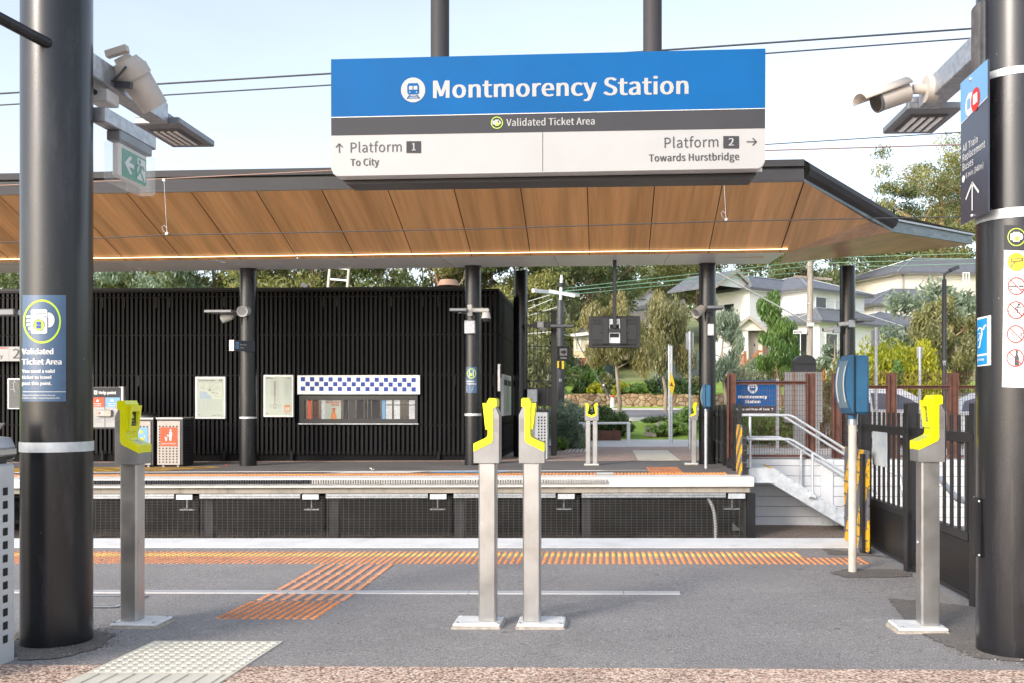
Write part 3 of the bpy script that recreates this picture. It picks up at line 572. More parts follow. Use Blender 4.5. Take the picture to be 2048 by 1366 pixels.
b = MB(); dd, rr = a0; b.tube([Vector((LCX, LCY, 0)) + dd * .15 - rr * .04 + Vector((0, 0, zc(80, 4.55))), Vector((LCX, LCY, 0)) + dd * .42 - rr * .46 + Vector((0, 0, zc(28, 4.45)))], .028, 14, M['column']); b.build('stay_tube', lcol)
RCX, RCY, RR = 1.965, 4.53, .17
rcol = column('big glossy black column covered in prohibition stickers at the right edge', RCX, RCY, RR, 5.2)
for ya, yb in ((147, 132), (434, 414)):
    b = MB(); b.cyl((RCX, RCY, zc(ya, 4.29)), (RCX, RCY, zc(yb, 4.29)), RR + .003, n=64, mat=M['galv_pale']); b.build('steel_strap', rcol)
def plate_c(cx, cy, r, a0, a1, z0, z1, m, lift, nx=10):          # curved plate on a column (angles in degrees, 0 = towards camera)
    dd, rr = col_dir(cx, cy); b = MB(); vs = []
    for i in range(nx + 1):
        a = R(a0 + (a1 - a0) * i / nx)
        for q in (r + .001, r + lift):
            for z in (z0, z1): v = Vector((cx, cy, z)) + dd * (q * math.cos(a)) + rr * (q * math.sin(a)); vs.append(v)
    fs = []
    for i in range(nx):
        o = 4 * i; fs += [(o + 2, o + 3, o + 7, o + 6), (o + 1, o + 3, o + 7, o + 5), (o, o + 2, o + 6, o + 4)]
    fs += [(0, 1, 3, 2), (4 * nx, 4 * nx + 1, 4 * nx + 3, 4 * nx + 2)]; b.add(vs, fs, m, True); return b
plate_c(RCX, RCY, RR, -100, -46, zc(160, 4.45), zc(12, 4.45), M['galv'], .02).build('cover_plate', rcol)
b = plate_c(RCX, RCY, RR, -96, -52, zc(1113, 4.45), zc(996, 4.45), M['column'], .012)
for z in (zc(1108, 4.45), zc(1001, 4.45)):
    dd, rr = col_dir(RCX, RCY); v = Vector((RCX, RCY, z)) + dd * ((RR + .014) * math.cos(R(-55))) + rr * ((RR + .014) * math.sin(R(-55))); b.sphere(v, .006, M['galv_pale'], 8, 5)
b.build('cover_plate', rcol)
b = MB(); d = Decal(b, hitC(RCX, RCY, RR))
d.rect(2008, 450, 2064, 500, M['sgrey'], 1, 10); d.quad([(2008, 500), (2064, 502), (2060, 776), (2004, 774)], M['white'], 1, 10)
cx = 2033
d.ring(cx, 474, 18, 18, 1.6, M['limeprint'], 2); d.rect(2026, 464, 2039, 483, M['white'], 2); d.disc(2040, 473, 6, 7, M['white'], 2); d.rect(2021, 467, 2026, 480, M['white'], 2); d.disc(2034, 477, 5, 5, M['limeprint'], 3); d.path([(2031.5, 477), (2033.5, 479.5), (2037, 474.5)], 1, M['ink'], 4)
d.disc(cx, 524, 18.4, 18.4, M['ink'], 2); d.disc(cx, 524, 17.4, 17.4, M['ylprint'], 3); d.quad([(2022, 518), (2046, 515), (2046, 522), (2022, 525)], M['ink'], 4); d.quad([(2024, 519.5), (2043, 517), (2043, 520.5), (2024, 523)], M['ylprint'], 5); d.line((2030, 524), (2022, 533), 1.5, M['ink'], 4); d.line((2021, 529), (2023, 536), 1.5, M['ink'], 4)
for k, yy in enumerate((572, 620, 668, 716)):
    d.line((2006, yy - 24.5), (2062, yy - 23.5), .7, M['greyprint'], 2)
    if k == 0: d.rect(2018, 571, 2036, 574, M['ink'], 2); d.rect(2038, 571, 2047, 574, M['ink'], 2); d.rect(2020, 577, 2047, 579.5, M['ink'], 2); d.path([(2036, 568), (2036, 563), (2042, 562), (2044, 566), (2046, 569)], 1, M['ink'], 2)
    if k == 1: d.ring(2022, 625, 6, 6, 1.2, M['ink'], 2); d.ring(2045, 625, 6, 6, 1.2, M['ink'], 2); d.disc(2038, 609, 2.6, 2.6, M['ink'], 2); d.path([(2037, 612), (2029, 617), (2036, 620), (2034, 627)], 2.2, M['ink'], 2); d.path([(2031, 615), (2043, 615)], 1.6, M['ink'], 2)
    if k == 2: d.rect(2021, 665.5, 2047, 667.2, M['ink'], 2); d.disc(2026, 670, 1.8, 1.8, M['ink'], 2); d.disc(2042, 670, 1.8, 1.8, M['ink'], 2)
    if k == 3: d.poly([(2029, 731), (2038, 731), (2038, 715), (2035.5, 709), (2035.5, 701), (2031.5, 701), (2031.5, 709), (2029, 715)], M['ink'], 2)
    d.ring(cx - .8 * k, yy, 18, 18, 2.3, M['red'], 3); d.line((cx - .8 * k - 12, yy - 12), (cx - .8 * k + 12, yy + 12), 2.0, M['red'], 3)
d.text('Transport (Compliance', 2012, 2060, 749, 750, 3, M['greyprint'], 2); d.text('(Conduct on Public', 2012, 2055, 755, 756, 3, M['greyprint'], 2)
b.build('prohibition_sticker', rcol)
b = MB(); d = Decal(b, hitC(RCX, RCY, RR))
d.quad([(1954.5, 636), (1982, 630), (1982, 730), (1954.5, 733)], M['white'], 1, 6); d.quad([(1954.6, 640), (1974, 635), (1974, 706), (1954.6, 709)], M['cyan'], 2, 4); d.quad([(1954.6, 713), (1974, 710), (1974, 728), (1954.6, 731)], M['cyan'], 2, 4)
d.path([(1956, 660), (1959, 655), (1963, 657), (1964, 668), (1961, 680), (1959, 694), (1956, 696)], 2.2, M['white'], 3); d.path([(1957, 668), (1960, 666), (1960, 674), (1956, 682)], 1.4, M['white'], 3); d.path([(1966, 660), (1969, 652), (1972, 650)], 3, M['white'], 3)
d.text('g Loop', 1955, 1968, 722, 720.5, 5, M['white'], 3); b.build('hearing_sticker', rcol)
# canopy columns on the far platform
cc = [('far canopy column in front of the slat wall, between the wall map and the timetable', 496.5, 18.85, .17, 838, 834), ('far canopy column with a small navy ticket sticker, behind the twin ticket posts', 946, 18.85, .17, 832, 827),
      ('plain far canopy column at the slat building corner, beside the slatted gate', 1041, 21.7, .165, None, None), ('far canopy column left of the stairs with a loudspeaker and lamp on it', 1414.5, 18.95, .17, None, None), ('far canopy column behind the blue platform indicator box', 1695, 21.2, .17, None, None)]
FCOL = []
for lab, px, Y, r, ba, bb in cc:
    x = W(px, 806, Y).x; FCOL.append(column(lab, x, Y, r, 4.35, (zc(ba, Y - .17), zc(bb, Y - .17)) if ba else None, 'canopy columns on the far platform'))
x3 = W(946, 806, 18.85).x; b = MB(); d = Decal(b, hitC(x3, 18.85, .17, .003))
d.rect(932.5, 734, 954, 786, M['navy'], 1, 8); d.ring(943, 747, 9, 10, 1.3, M['limeprint'], 2); d.rect(938, 741, 947, 753, M['white'], 2); d.disc(942, 749, 2.6, 2.6, M['limeprint'], 3); d.text('Validated', 932.8, 948, 764, 764, 3, M['white'], 2, .02); d.text('Ticket Area', 932.8, 952, 769, 769, 3, M['white'], 2, .02)
for k in range(4): d.rect(933, 772 + 3 * k, 947 - k, 773.3 + 3 * k, M['white'], 2)
b.build('sticker', FCOL[1])
b = MB(); p = W(930, 660, 18.67); b.box(p.x, p.x + .22, 18.55, 18.68, zc(667, 18.6), zc(640, 18.6), M['galv'], .01); b.build('junction_box', FCOL[1])
b = plate_c(x3, 18.85, .172, -40, 40, zc(832, 18.7), zc(827, 18.7), M['alu'], .01)
# ------------------------------------------------------------------ canopy over the far platform
t = thing('platform_canopy', 'long timber lined canopy with a warm light strip over the far platform', 'canopy', (-4, 17.3, 4))
YF, YK = 15.2, 17.3
A = W(-420, 397, YF); B = W(1608, 363, YF); A2 = Vector((A.x, YK, W(-420, 522, YK).z)); C_ = W(1572, 505, YK)
A2 = Vector((A.x, YK, C_.z + GS * (A.x - C_.x)))
Dk = W(1785, 463, 17.3); Dp = W(1740, 443, 16.85); E = W(1945, 488, 19.6); F_ = W(1560, 527, 19.1); A3 = Vector((A.x, 19.1, F_.z + GS * (A.x - F_.x) )); E2 = Vector((E.x + .25, 21.5, E.z + .25))
b = MB()
def front(x, s): # point on sloping soffit, s=0 at fascia, 1 at knee
    a = A.lerp(B, (x - A.x) / (B.x - A.x)); k = A2.lerp(C_, (x - A2.x) / (C_.x - A2.x)); return a.lerp(k, s)
seams = [-2.5 + 1.105 * k for k in range(-14, 6)]
seams = [s for s in seams if A.x < s < B.x - .3]; seams = [A.x] + seams + [B.x]
for s0, s1 in zip(seams, seams[1:]):
    g = .008; x0 = s0 + g; x1 = s1 - g
    b.quad(front(x0, .004), front(x1, .004), front(x1, .925), front(x0, .925), M['wood']); b.quad(front(x0, .945), front(x1, .945), front(x1, 1), front(x0, 1), M['wood'])
# end triangle
Cb = front(B.x, 1); b.poly([B + Vector((.012, 0, 0)), Dp, Dp.lerp(C_, .97), Cb + Vector((.012, 0, 0))], M['wood']); b.build('sloping_soffit', t)
b = MB(); up = Vector((0, .0, .03)); b.poly([front(A.x, 0) + up, front(B.x, 0) + up, C_ + up, A2 + up], M['fascia']); b.poly([B + up, Dp + up, C_ + up], M['fascia']); b.build('soffit_backing', t)
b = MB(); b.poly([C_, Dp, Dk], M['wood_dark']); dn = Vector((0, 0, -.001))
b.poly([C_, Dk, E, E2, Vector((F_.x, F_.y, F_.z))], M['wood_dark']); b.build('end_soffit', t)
b = MB()
xq = W(1000, 806, 18).x
for xa, xb in zip(np.linspace(A.x, C_.x, 9), np.linspace(A.x, C_.x, 9)[1:]):
    za, zb = A2.z + GS * (xa - A2.x), A2.z + GS * (xb - A2.x); z3a, z3b = A3.z + GS * (xa - A3.x), A3.z + GS * (xb - A3.x)
    m = M['soffit']
    b.quad((xa + .006, YK, za), (xb - .006, YK, zb), (xb - .006, 19.1, z3b), (xa + .006, 19.1, z3a), m)
b.build('flat_soffit', t)
b = MB(); z = W(1200, 522, 18.3).z; b.box(xq, C_.x - .3, 17.9, 18.0, z, z + .12, M['wood']); b.build('timber_bulkhead', t)
b = MB(); q0 = front(A.x, .935); q1 = front(C_.x, .935); b.bar(q0 - Vector((0, 0, .012)), q1 - Vector((0, 0, .012)), .022, .012, M['strip']); b.build('light_strip', t)
b = MB()                                           # fascia in two steps with a shadow line, then the raking end
def fas(p, q, lo, hi, out, m): # vertical strip from p to q pushed outwards
    nu = Vector(((q - p).y, -(q - p).x, 0)).normalized(); n = nu * out
    b.prism([p + n + Vector((0, 0, lo)), q + n + Vector((0, 0, lo)), q + n + Vector((0, 0, hi)), p + n + Vector((0, 0, hi))], -nu * .05, m)
fas(A, B, 0, .20, 0, M['fascia']); fas(A, B, .20, .25, -.06, M['black']); fas(A, B, .25, .36, .02, M['fascia']); fas(A, B, .025, .028, .004, M['black'])
for s in seams[::3]: fas(A.lerp(B, (s - A.x) / (B.x - A.x)), A.lerp(B, (s + .01 - A.x) / (B.x - A.x)), .01, .2, .003, M['black'])
b.build('fascia', t)
b = MB()
def endf(p, q, w0, w1, m, tk=.06):
    n = Vector(((q - p).y, -(q - p).x, 0)).normalized()
    b.prism([p, q, q + n * .0 + Vector((0, 0, w1)), p + Vector((0, 0, w0))], -n * tk, m)
endf(B, Dk, .05, .05, M['gutter']); B5 = B + Vector((0, 0, .05)); D5 = Dk + Vector((0, 0, .05))
n = Vector(((Dk - B).y, -(Dk - B).x, 0)).normalized(); prof = [(0, 0), (.08, .05), (.12, .14), (.09, .24), (0, .28)]; B6 = [B5 + n * o + Vector((0, 0, z)) for o, z in prof]; D6 = [D5 + n * o + Vector((0, 0, z)) for o, z in prof]
for i in range(4): b.add([B6[i], D6[i], D6[i + 1], B6[i + 1]], [(0, 1, 2, 3)], M['fascia'], True)
endf(Dk, E, .20, .17, M['gutter']); D7 = Dk + Vector((0, 0, .20)); E7 = E + Vector((0, 0, .17))
n2 = Vector(((E - Dk).y, -(E - Dk).x, 0)).normalized(); b.prism([D7, E7, E7 + n2 * .05, D7 + n2 * .05], (0, 0, .035), M['galv']); b.build('end_gutter', t)
b = MB(); hi = Vector((0, 0, .36)); A4 = Vector((A.x, 21.5, 4.75)); rB = Vector((B.x, 21.5, 4.95)); ex = Vector((0, 0, .24))
b.poly([A + hi, B + hi, rB, A4], M['roofsheet']); b.poly([B + hi, Dk + Vector((0, 0, .33)), E + ex, E2 + ex, rB], M['roofsheet']); b.build('roof_sheet', t)
b = MB(); b.prism([Vector((A.x, YF + .45, A.z + .36)), Vector((B.x - .1, YF + .45, B.z + .36)), Vector((B.x - .1, YF + .45, B.z + .46)), Vector((A.x, YF + .45, A.z + .46))], (0, .03, 0), M['galv']); b.build('roof_capping', t)
# ------------------------------------------------------------------ black slatted station building
YW = 20.3; t = thing('slatted_building', 'long black station building clad in vertical slats', 'station building', (-7, YW, 0))
xr = W(995, 806, YW).x; zt = W(600, 584, YW).z; xl = -15.0
b = MB(); b.box(xl, xr - .03, YW + .06, YW + 6.5, -.1, zt - .05, M['slat_back']); b.build('wall', t)
wx0, wx1 = W(600, 806, YW).x, W(836, 806, YW).x; wz0, wz1 = W(700, 846, YW).z, W(700, 791, YW).z
rails = [W(700, y, YW).z for y in (905, 850, 750, 669, 592)]
b = MB(); x = xr - .03; rn = random.Random(8)
while x > xl:
    segs = [(.10, zt)]
    if wx0 - .03 < x < wx1 + .05: segs = [(.10, wz0 - .03), (W(700, 751, YW).z + .02, zt)]
    for za, zb in segs:
        cuts = [za] + [r for r in rails if za < r < zb] + [zb]
        for c0, c1 in zip(cuts, cuts[1:]): b.box(x - .052, x, YW - .012 + rn.uniform(-.003, .003), YW + .058, c0 + .012, c1 - .012, M['slat'])
    x -= .102
y = YW + .1
while y < YW + 6.4:
    for c0, c1 in zip([.1] + rails, rails + [zt]):
        if c1 > c0: b.box(xr - .032, xr + .03, y, y + .052, c0 + .01, c1 - .01, M['slat'])
    y += .102
b.build('slats', t)
b = MB()
for z in rails: b.box(xl, xr, YW + .045, YW + .062, z - .02, z + .02, M['slat'])
rn = random.Random(3)
for k in range(26):
    x = xl + 3 + k * .38 + rn.uniform(-.1, .1)
    for z in (W(700, 592, YW).z, W(700, 750, YW).z, W(700, 900, YW).z):
        if rn.random() < .6 and not (wx0 - .1 < x < wx1 + .1 and z < 2): b.box(x, x + .055, YW - .02, YW + .01, z - .24, z - .02, M['slat'])
b.build('slat_rails', t)
b = MB(); b.box(xl, xr + .03, YW - .03, YW + 6.5, zt, zt + .05, M['slat']); b.box(xl, W(945, 806, YW).x, YW - .03, YW + .3, zt + .05, zt + .10, M['fascia']); b.box(xl, xr - .6, YW + .08, YW + .09, -.02, .09, M['slat_back']); b.build('roof_edge', t)
# window with the checkered panel
w = MB(); w.box(wx0, wx1, YW - .05, YW - .02, wz1 - .10, wz1, M['black']); w.box(wx0, wx1, YW - .05, YW - .02, wz0, wz0 + .09, M['black']); w.box(wx0, wx0 + .12, YW - .05, YW - .02, wz0 + .09, wz1 - .10, M['black']); w.box(wx1 - .06, wx1, YW - .05, YW - .02, wz0 + .09, wz1 - .10, M['black']); w.box(wx0 - .02, wx1 + .02, YW - .07, YW - .02, wz0 - .03, wz0 - .008, M['galv'])
win = w.build('window', t)
hi_ = hitY(YW - .012, .002); b = MB(); d = Decal(b, hi_)  # reflection of the platform opposite, painted as flat marks behind the glass
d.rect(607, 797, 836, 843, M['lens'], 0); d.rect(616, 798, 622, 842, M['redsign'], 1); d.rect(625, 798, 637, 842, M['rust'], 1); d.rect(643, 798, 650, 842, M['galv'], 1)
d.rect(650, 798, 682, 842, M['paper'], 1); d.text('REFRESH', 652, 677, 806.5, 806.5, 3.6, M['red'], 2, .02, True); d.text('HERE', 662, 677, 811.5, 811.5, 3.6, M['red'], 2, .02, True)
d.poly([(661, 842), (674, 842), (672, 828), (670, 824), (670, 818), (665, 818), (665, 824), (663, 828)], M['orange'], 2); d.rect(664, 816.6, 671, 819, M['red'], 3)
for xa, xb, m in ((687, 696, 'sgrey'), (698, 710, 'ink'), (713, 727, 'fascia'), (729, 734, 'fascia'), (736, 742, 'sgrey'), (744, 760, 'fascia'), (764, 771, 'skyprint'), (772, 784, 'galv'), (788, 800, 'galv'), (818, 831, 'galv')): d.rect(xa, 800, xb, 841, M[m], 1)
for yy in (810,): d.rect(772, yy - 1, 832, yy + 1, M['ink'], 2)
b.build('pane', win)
b = MB(); b.box(wx0 + .12, wx1 - .06, YW - .032, YW - .028, wz0 + .09, wz1 - .10, glass('window_reflection_glass', (.02, .025, .03), .05, .02)); b.build('glazing', win)
bz0, bz1 = W(700, 789, YW).z, W(700, 750.5, YW).z; b = MB(); bx0, bx1 = W(594.5, 770, YW - .09).x, W(840, 770, YW - .09).x
b.box(bx0, bx1, YW - .09, YW - .02, bz0, bz1, M['alu'], .006); d = Decal(b, hitY(YW - .09, .003))
for r_ in range(3):
    for k in range(13 if r_ != 1 else 12):
        x0 = 601.5 + 18.45 * k + (9.3 if r_ == 1 else 0); y0 = 754.2 + .9 * k / 6.0 * .9 + 9.4 * r_; d.rect(x0, y0, x0 + 8.6, y0 + 8.6, M['pblue'], 1)
b.build('checkered_panel', t)
# noticeboards
def board(label, x0, y0, x1, y1, draw, cat='noticeboard', fr=3.6):
    Yb = YW - .09; p, q = W(x0, y1, Yb), W(x1, y0, Yb); t = thing('noticeboard', label, cat, ((p.x + q.x) / 2, Yb, p.z)); b = MB()
    b.box(p.x, q.x, Yb, YW - .014, p.z, q.z, M['alu'], .012); b.build('frame', t); b = MB(); d = Decal(b, hitY(Yb, .003)); d.rect(x0 + fr, y0 + fr, x1 - fr, y1 - fr, M['paper'], 1); draw(d); b.build('poster', t)
    b = MB(); b.box(p.x + .03, q.x - .03, Yb - .016, Yb - .014, p.z + .03, q.z - .03, glass('notice_cover_glass', (.8, .85, .85), .07)); b.build('cover_glass', t)
rn = random.Random(12)
def mp(d):
    d.text('Victorian train network', 397, 431, 762, 762, 2.4, M['ink'], 2, .015); d.disc(439.5, 760.8, 1.6, 1.6, M['ink'], 2, 10); d.disc(443.5, 760.8, 1.6, 1.6, M['ink'], 2, 10)
    d.rect(397, 766, 444, 798, M['map_green'], 2); d.poly([(399, 782), (414, 784), (417, 790), (421, 790), (424, 798), (399, 798)], M['map_blue'], 3)
    c = (419, 780)
    for pts in ([(400, 777), (412, 777), c], [(400, 771), (408, 777)], [(407, 766), (407, 777)], [(419, 767), c], [(440, 774), (431, 774), (425, 781), c], [(442, 778), (434, 776), (428, 783)], [c, (430, 792), (443, 794)], [(424, 785), (436, 787)], [(430, 767), (424, 772), c]): d.path(pts, .8, M['greyprint'] if rn.random() < .7 else M['rust'], 4)
    d.ring(419, 780, 2.6, 2.2, .8, M['ink'], 5, 14)
    for k in range(9):
        for j in range(12): d.rect(397.5 + 5.4 * k, 801 + 1.75 * j, 397.5 + 5.4 * k + rn.uniform(1.2, 3.2), 801.8 + 1.75 * j, M['greyprint'], 2)
    d.rect(397, 829, 400, 830.5, M['ink'], 2); d.rect(424, 830.5, 433, 831.3, M['ink'], 2); d.poly([(435, 829), (438, 829), (436.5, 832)], M['ink'], 2); d.rect(438.5, 829.5, 444, 831.5, M['greyprint'], 2)
board('framed train network map on the slat wall, left of the black canopy column', 390, 753, 451, 838, mp)
def tt(d):
    d.rect(532, 754.6, 542, 755.6, M['ink'], 2); d.rect(532, 756.6, 546, 757.6, M['ink'], 2); d.ring(575, 756.5, 2, 1.4, .5, M['ink'], 2, 12); d.ring(579, 756.5, 2, 1.4, .5, M['ink'], 2, 12)
    d.rect(547.8, 762, 548.8, 793, M['rust'], 2); d.rect(550, 762, 551, 793, M['rust'], 2); d.rect(549.2, 793, 550.2, 806, M['rust'], 2)
    for j in range(15):
        y = 763 + 2 * j; d.rect(546.5 - rn.uniform(3, 7), y, 546.5, y + .8, M['greyprint'], 2); d.rect(552, y, 552 + rn.uniform(3, 7), y + .8, M['greyprint'], 2); d.rect(532, y, 533, y + .8, M['greyprint'], 2); d.rect(566, y, 567, y + .8, M['greyprint'], 2)
        if j % 1 == 0: d.rect(569, y, 569 + rn.uniform(4, 10), y + .6, M['greyprint'], 2)
    for j in range(5): d.rect(552, 795 + 2 * j, 552 + rn.uniform(3, 8), 795.8 + 2 * j, M['greyprint'], 2)
    d.ring(549.8, 812, 3.4, 5, .7, M['rust'], 2, 4); d.rect(546.8, 808, 553, 808.7, M['rust'], 2); d.rect(546.8, 816, 553, 816.7, M['rust'], 2)
    for j in range(4): d.rect(554, 808 + 2.4 * j, 554 + rn.uniform(6, 11), 809 + 2.4 * j, M['greyprint'], 2); d.rect(538, 808 + 2.4 * j, 545.5, 809 + 2.4 * j, M['greyprint'], 2)
    d.rect(568, 810, 580.5, 824, M['orange'], 2); d.rect(570, 815, 574, 822, M['paper'], 3); d.rect(575, 815, 578.5, 821, M['map_green'], 3); d.rect(533, 826, 536, 828, M['ink'], 2); d.poly([(571, 826), (574, 826), (572.5, 828.5)], M['ink'], 2); d.rect(575, 826.5, 580, 828, M['greyprint'], 2)
board('framed line timetable on the slat wall beside the checkered panel', 526.5, 749.5, 587, 834.5, tt)
def bk(d):
    d.rect(17.5, 759, 60, 816, M['sgrey'], 2); d.rect(21, 770, 60, 812, M['fascia'], 3); d.path([(28, 758), (30, 763), (26, 768), (28, 778), (20, 779)], 1.2, M['greyprint'], 4); d.path([(28, 778), (29, 784)], 1.2, M['greyprint'], 4)
board('dark framed noticeboard half hidden behind the big left column', 14.5, 756.5, 62, 818.5, bk)
# side noticeboard on the return wall of the building
XS = xr + .05; t = thing('noticeboard', 'white framed double noticeboard on the side wall of the slatted building', 'noticeboard', (XS, 22.2, 1.2)); b = MB()
h = hitX(XS, 1, .004); pa, pb = WX(1003, 800, XS).y, WX(1019, 800, XS).y; za, zb = WX(1003, 832, XS).z, WX(1003, 748, XS).z
b.box(XS - .02, XS + .04, pa, pb, za, zb, M['alu']); b.build('frame', t); b = MB(); m_ = (pa + pb) / 2
for ya, yb, mm in ((pa + .08, m_ - .04, 'paper'), (m_ + .04, pb - .08, 'map_green')): b.box(XS + .04, XS + .044, ya, yb, za + .06, zb - .06, M[mm]); b.box(XS + .044, XS + .047, ya + .03, yb - .03, zb - .25, zb - .12, M['sgrey'])
b.build('poster', t); b = MB(); b.box(XS - .02, XS + .03, pa - .55, pa - .3, za + .55, zb + .2, M['alu']); b.box(XS + .03, XS + .033, pa - .54, pa - .31, zb - .1, zb + .18, M['ink']); b.build('narrow_plate', t)
p = W(897, 580, 24); t = thing('roof_cowl', 'small tan metal vent cowl on the slatted building roof', 'vent', (p.x, 24, p.z - .15)); b = MB()
b.cyl((p.x, 24, zt - .2), (p.x, 24, p.z + .12), .14, n=4, mat=M['trim']); b.build('neck', t); b = MB(); b.cyl((p.x, 24, p.z + .10), (p.x, 24, p.z + .26), .30, .22, 20, mat=M['bark_pink']); b.build('hood', t)
# lamp bracket on the wall at the far left, platform number sign
b = MB(); p = W(-6, 622, 19.0); q = W(40, 622, 19.0); t = thing('wall_lamp', 'grey flat lamp arm at the far left edge above the platform number sign', 'lamp', (q.x, 19, q.z)); b.box(p.x - .5, q.x, 18.8, 19.05, zc(628, 19), zc(614, 19), M['lum'], .02); b.build('lamp_head', t); b = MB(); b.box(q.x - .05, q.x + .25, 18.9, YW, zc(626, 19), zc(617, 19), M['galv']); b.build('arm', t)
t = thing('platform_sign', 'white platform number sign with a red line on the slat wall', 'sign', (W(0, 707, YW - .2).x, YW - .2, zc(722, YW))); p, q = W(-120, 723, YW - .2), W(62, 693, YW - .2); b = MB(); b.box(p.x, q.x, YW - .2, YW - .014, p.z, q.z, M['swhite'], .01); d = Decal(b, hitY(YW - .2, .003)); d.rect(-100, 695, 15, 697, M['red'], 1); d.text('y', 0, 6, 716, 716, 7, M['ink'], 1); d.text('2', 26, 39, 717, 717, 19, M['ink'], 1); d.rect(17, 694, 17.6, 722, M['greyprint'], 1); b.build('panel', t)
# ================================================================== NEAR THINGS
# tap-on ticket readers; local frame: front = +X, side = Y
def make_reader(name='ticket_reader'):
    t = thing(name, 'x', 'ticket reader', (0, 0, 0), 'tap on ticket reader posts'); H0 = .897
    b = MB(); b.box(-.045, .235, -.11, .11, -.03, .014, M['mortar'], .012); b.build('mortar_bed', t)
    b = MB(); b.box(-.035, .223, -.10, .10, .012, .030, M['plate'], .006); pl = b.build('base_plate', t)
    b = MB(); [b.cyl((x, y, .030), (x, y, .036), .008, n=8, mat=M['galv']) for x in (-.02, .2) for y in (-.08, .08)]; b.build('bolts', pl)
    b = MB(); b.box(-.006, .089, -.05, .05, .029, H0 + .004, M['steel'], .008); po = b.build('post', t)
    b = MB(); b.box(.0885, .0905, -.036, .036, .14, .50, M['steel'], .001); b.cyl((.09, -.01, .465), (.095, -.01, .465), .008, n=12, mat=M['galv_pale']); b.build('hatch', po)
    z = lambda v: H0 + v
    b = MB(); prof = [(-.025, 0), (.113, 0), (.113, .062), (.02, .106), (.008, .126), (.008, .315), (.0, .315), (-.025, .262)]
    b.prism([(f, -.066, z(v)) for f, v in prof], (0, .132, 0), M['steel_grey'])
    for s in (-1, 1):
        for r_ in range(9):
            for c_ in range(4): b.add([(-.018 + .006 * c_ + dx, s * .0668, z(.17 + .008 * r_ + (.004 if c_ % 2 else 0) + dz)) for dx, dz in ((0, 0), (.0026, .0015), (.0026, .0042), (0, .0027))], [(0, 1, 2, 3)], M['hole'])
    b.build('housing', t, bevel=.004)
    b = MB(); prof = [(.106 + .007, .062), (.113, .1065), (.050, .136), (.0405, .143), (.036, .155), (.036, .30), (.0395, .305), (.0395, .333), (.028, .353), (-.004, .353), (-.012, .345), (-.012, .306), (.006, .300), (.006, .128), (.014, .110)]
    b.prism([(f, -.07, z(v)) for f, v in prof], (0, .14, 0), M['lime']); sh = b.build('shell', t, bevel=.0035)
    # screen hood: tapered box with an open window
    b = MB(); x0 = .034
    def fx(v): return .049 + (.066 - .049) * (v - .178) / (.33 - .178)
    o = [(-.056, .182), (.056, .182), (.058, .326), (-.058, .326)]; i_ = [(-.036, .212), (.036, .212), (.040, .292), (-.040, .292)]
    O = [(fx(v), y, z(v)) for y, v in o]; I = [(fx(v), y, z(v)) for y, v in i_]; Bk = [(x0, y, z(v)) for y, v in o]; Ib = [(.042, y * .93, z(v)) for y, v in i_]
    for k in range(4):
        n = (k + 1) % 4; b.quad(O[k], O[n], I[n], I[k], M['lime']); b.quad(Bk[k], Bk[n], O[n], O[k], M['lime']); b.quad(I[k], I[n], Ib[n], Ib[k], M['lime'])
    b.build('screen_hood', t, bevel=.004)
    b = MB(); b.poly(Ib, M['screen']); f = .0426
    tri = lambda pts, m: b.poly([(f, y, z(v)) for y, v in pts], m)
    tri([(-.006, .275), (.006, .275), (.006, .262), (.014, .268), (.014, .262), (0, .250), (-.014, .262), (-.014, .268), (-.006, .262)], M['limeprint'])
    for k, m in ((-1, 'limeprint'), (0, 'orange'), (1, 'greyprint')): tri([(k * .011 - .004, .236), (k * .011 + .004, .236), (k * .011 + .004, .242), (k * .011 - .004, .242)], M[m])
    vs, fs, xa, xb = text_geo('Tap below'); b.add([(f, -.026 + .052 * (x - xa) / (xb - xa), z(.220) + y / CAPH * .0075) for x, y in vs], fs, M['white']); b.build('screen', t)
    b = MB(); pd = lambda u, v, l: (.110 - .058 * v, -.054 + .108 * u, z(.1088 + .0274 * v + .0006 * l)); b.quad(pd(0, 0, 0), pd(1, 0, 0), pd(1, 1, 0), pd(0, 1, 0), M['lime_pad'])
    b.quad(pd(.36, .3, 1), pd(.64, .3, 1), pd(.64, .62, 1), pd(.36, .62, 1), M['greyprint']); b.quad(pd(.40, .36, 2), pd(.60, .36, 2), pd(.60, .56, 2), pd(.40, .56, 2), M['lime_pad'])
    for k in range(3): b.quad(pd(.28 + .02 * k, .72 + .08 * k, 1), pd(.72 - .02 * k, .72 + .08 * k, 1), pd(.72 - .02 * k, .76 + .08 * k, 1), pd(.28 + .02 * k, .76 + .08 * k, 1), M['greyprint'])
    b.build('reader_pad', t)
    return t
rd0 = make_reader()
# the reader's front edge in the picture is what places it: (label, x of post centre, y, turn)
spots = [('lime ticket reader facing right, between the big left column and the twin posts', W(261, 806, 5.02).x - .045, 5.05, 0), ('lime ticket reader of the twin posts that faces left', W(972, 806, 5.02).x + .047, 5.07, math.pi),
         ('lime ticket reader of the twin posts that faces right', W(1064, 806, 5.02).x - .045, 5.07, 0), ('lime ticket reader facing left beside the column with prohibition stickers', W(1858, 806, 4.97).x + .045, 5.0, math.pi),
         ('far lime ticket reader facing right, one of the pair on the far platform', W(1177, 806, 18.6).x - .05, 18.6, 0), ('far lime ticket reader facing left, one of the pair on the far platform', W(1190, 806, 18.6).x + .045, 18.6, math.pi),
         ('far lime ticket reader standing beside a black canopy column', W(1388, 806, 18.7).x + .04, 18.7, math.pi)]
for i, (lab, x, y, a) in enumerate(spots):
    o = rd0 if i == 0 else copy_tree(rd0); o['label'] = lab; o.location = (x, y, gz(x, y)); o.rotation_euler.z = a
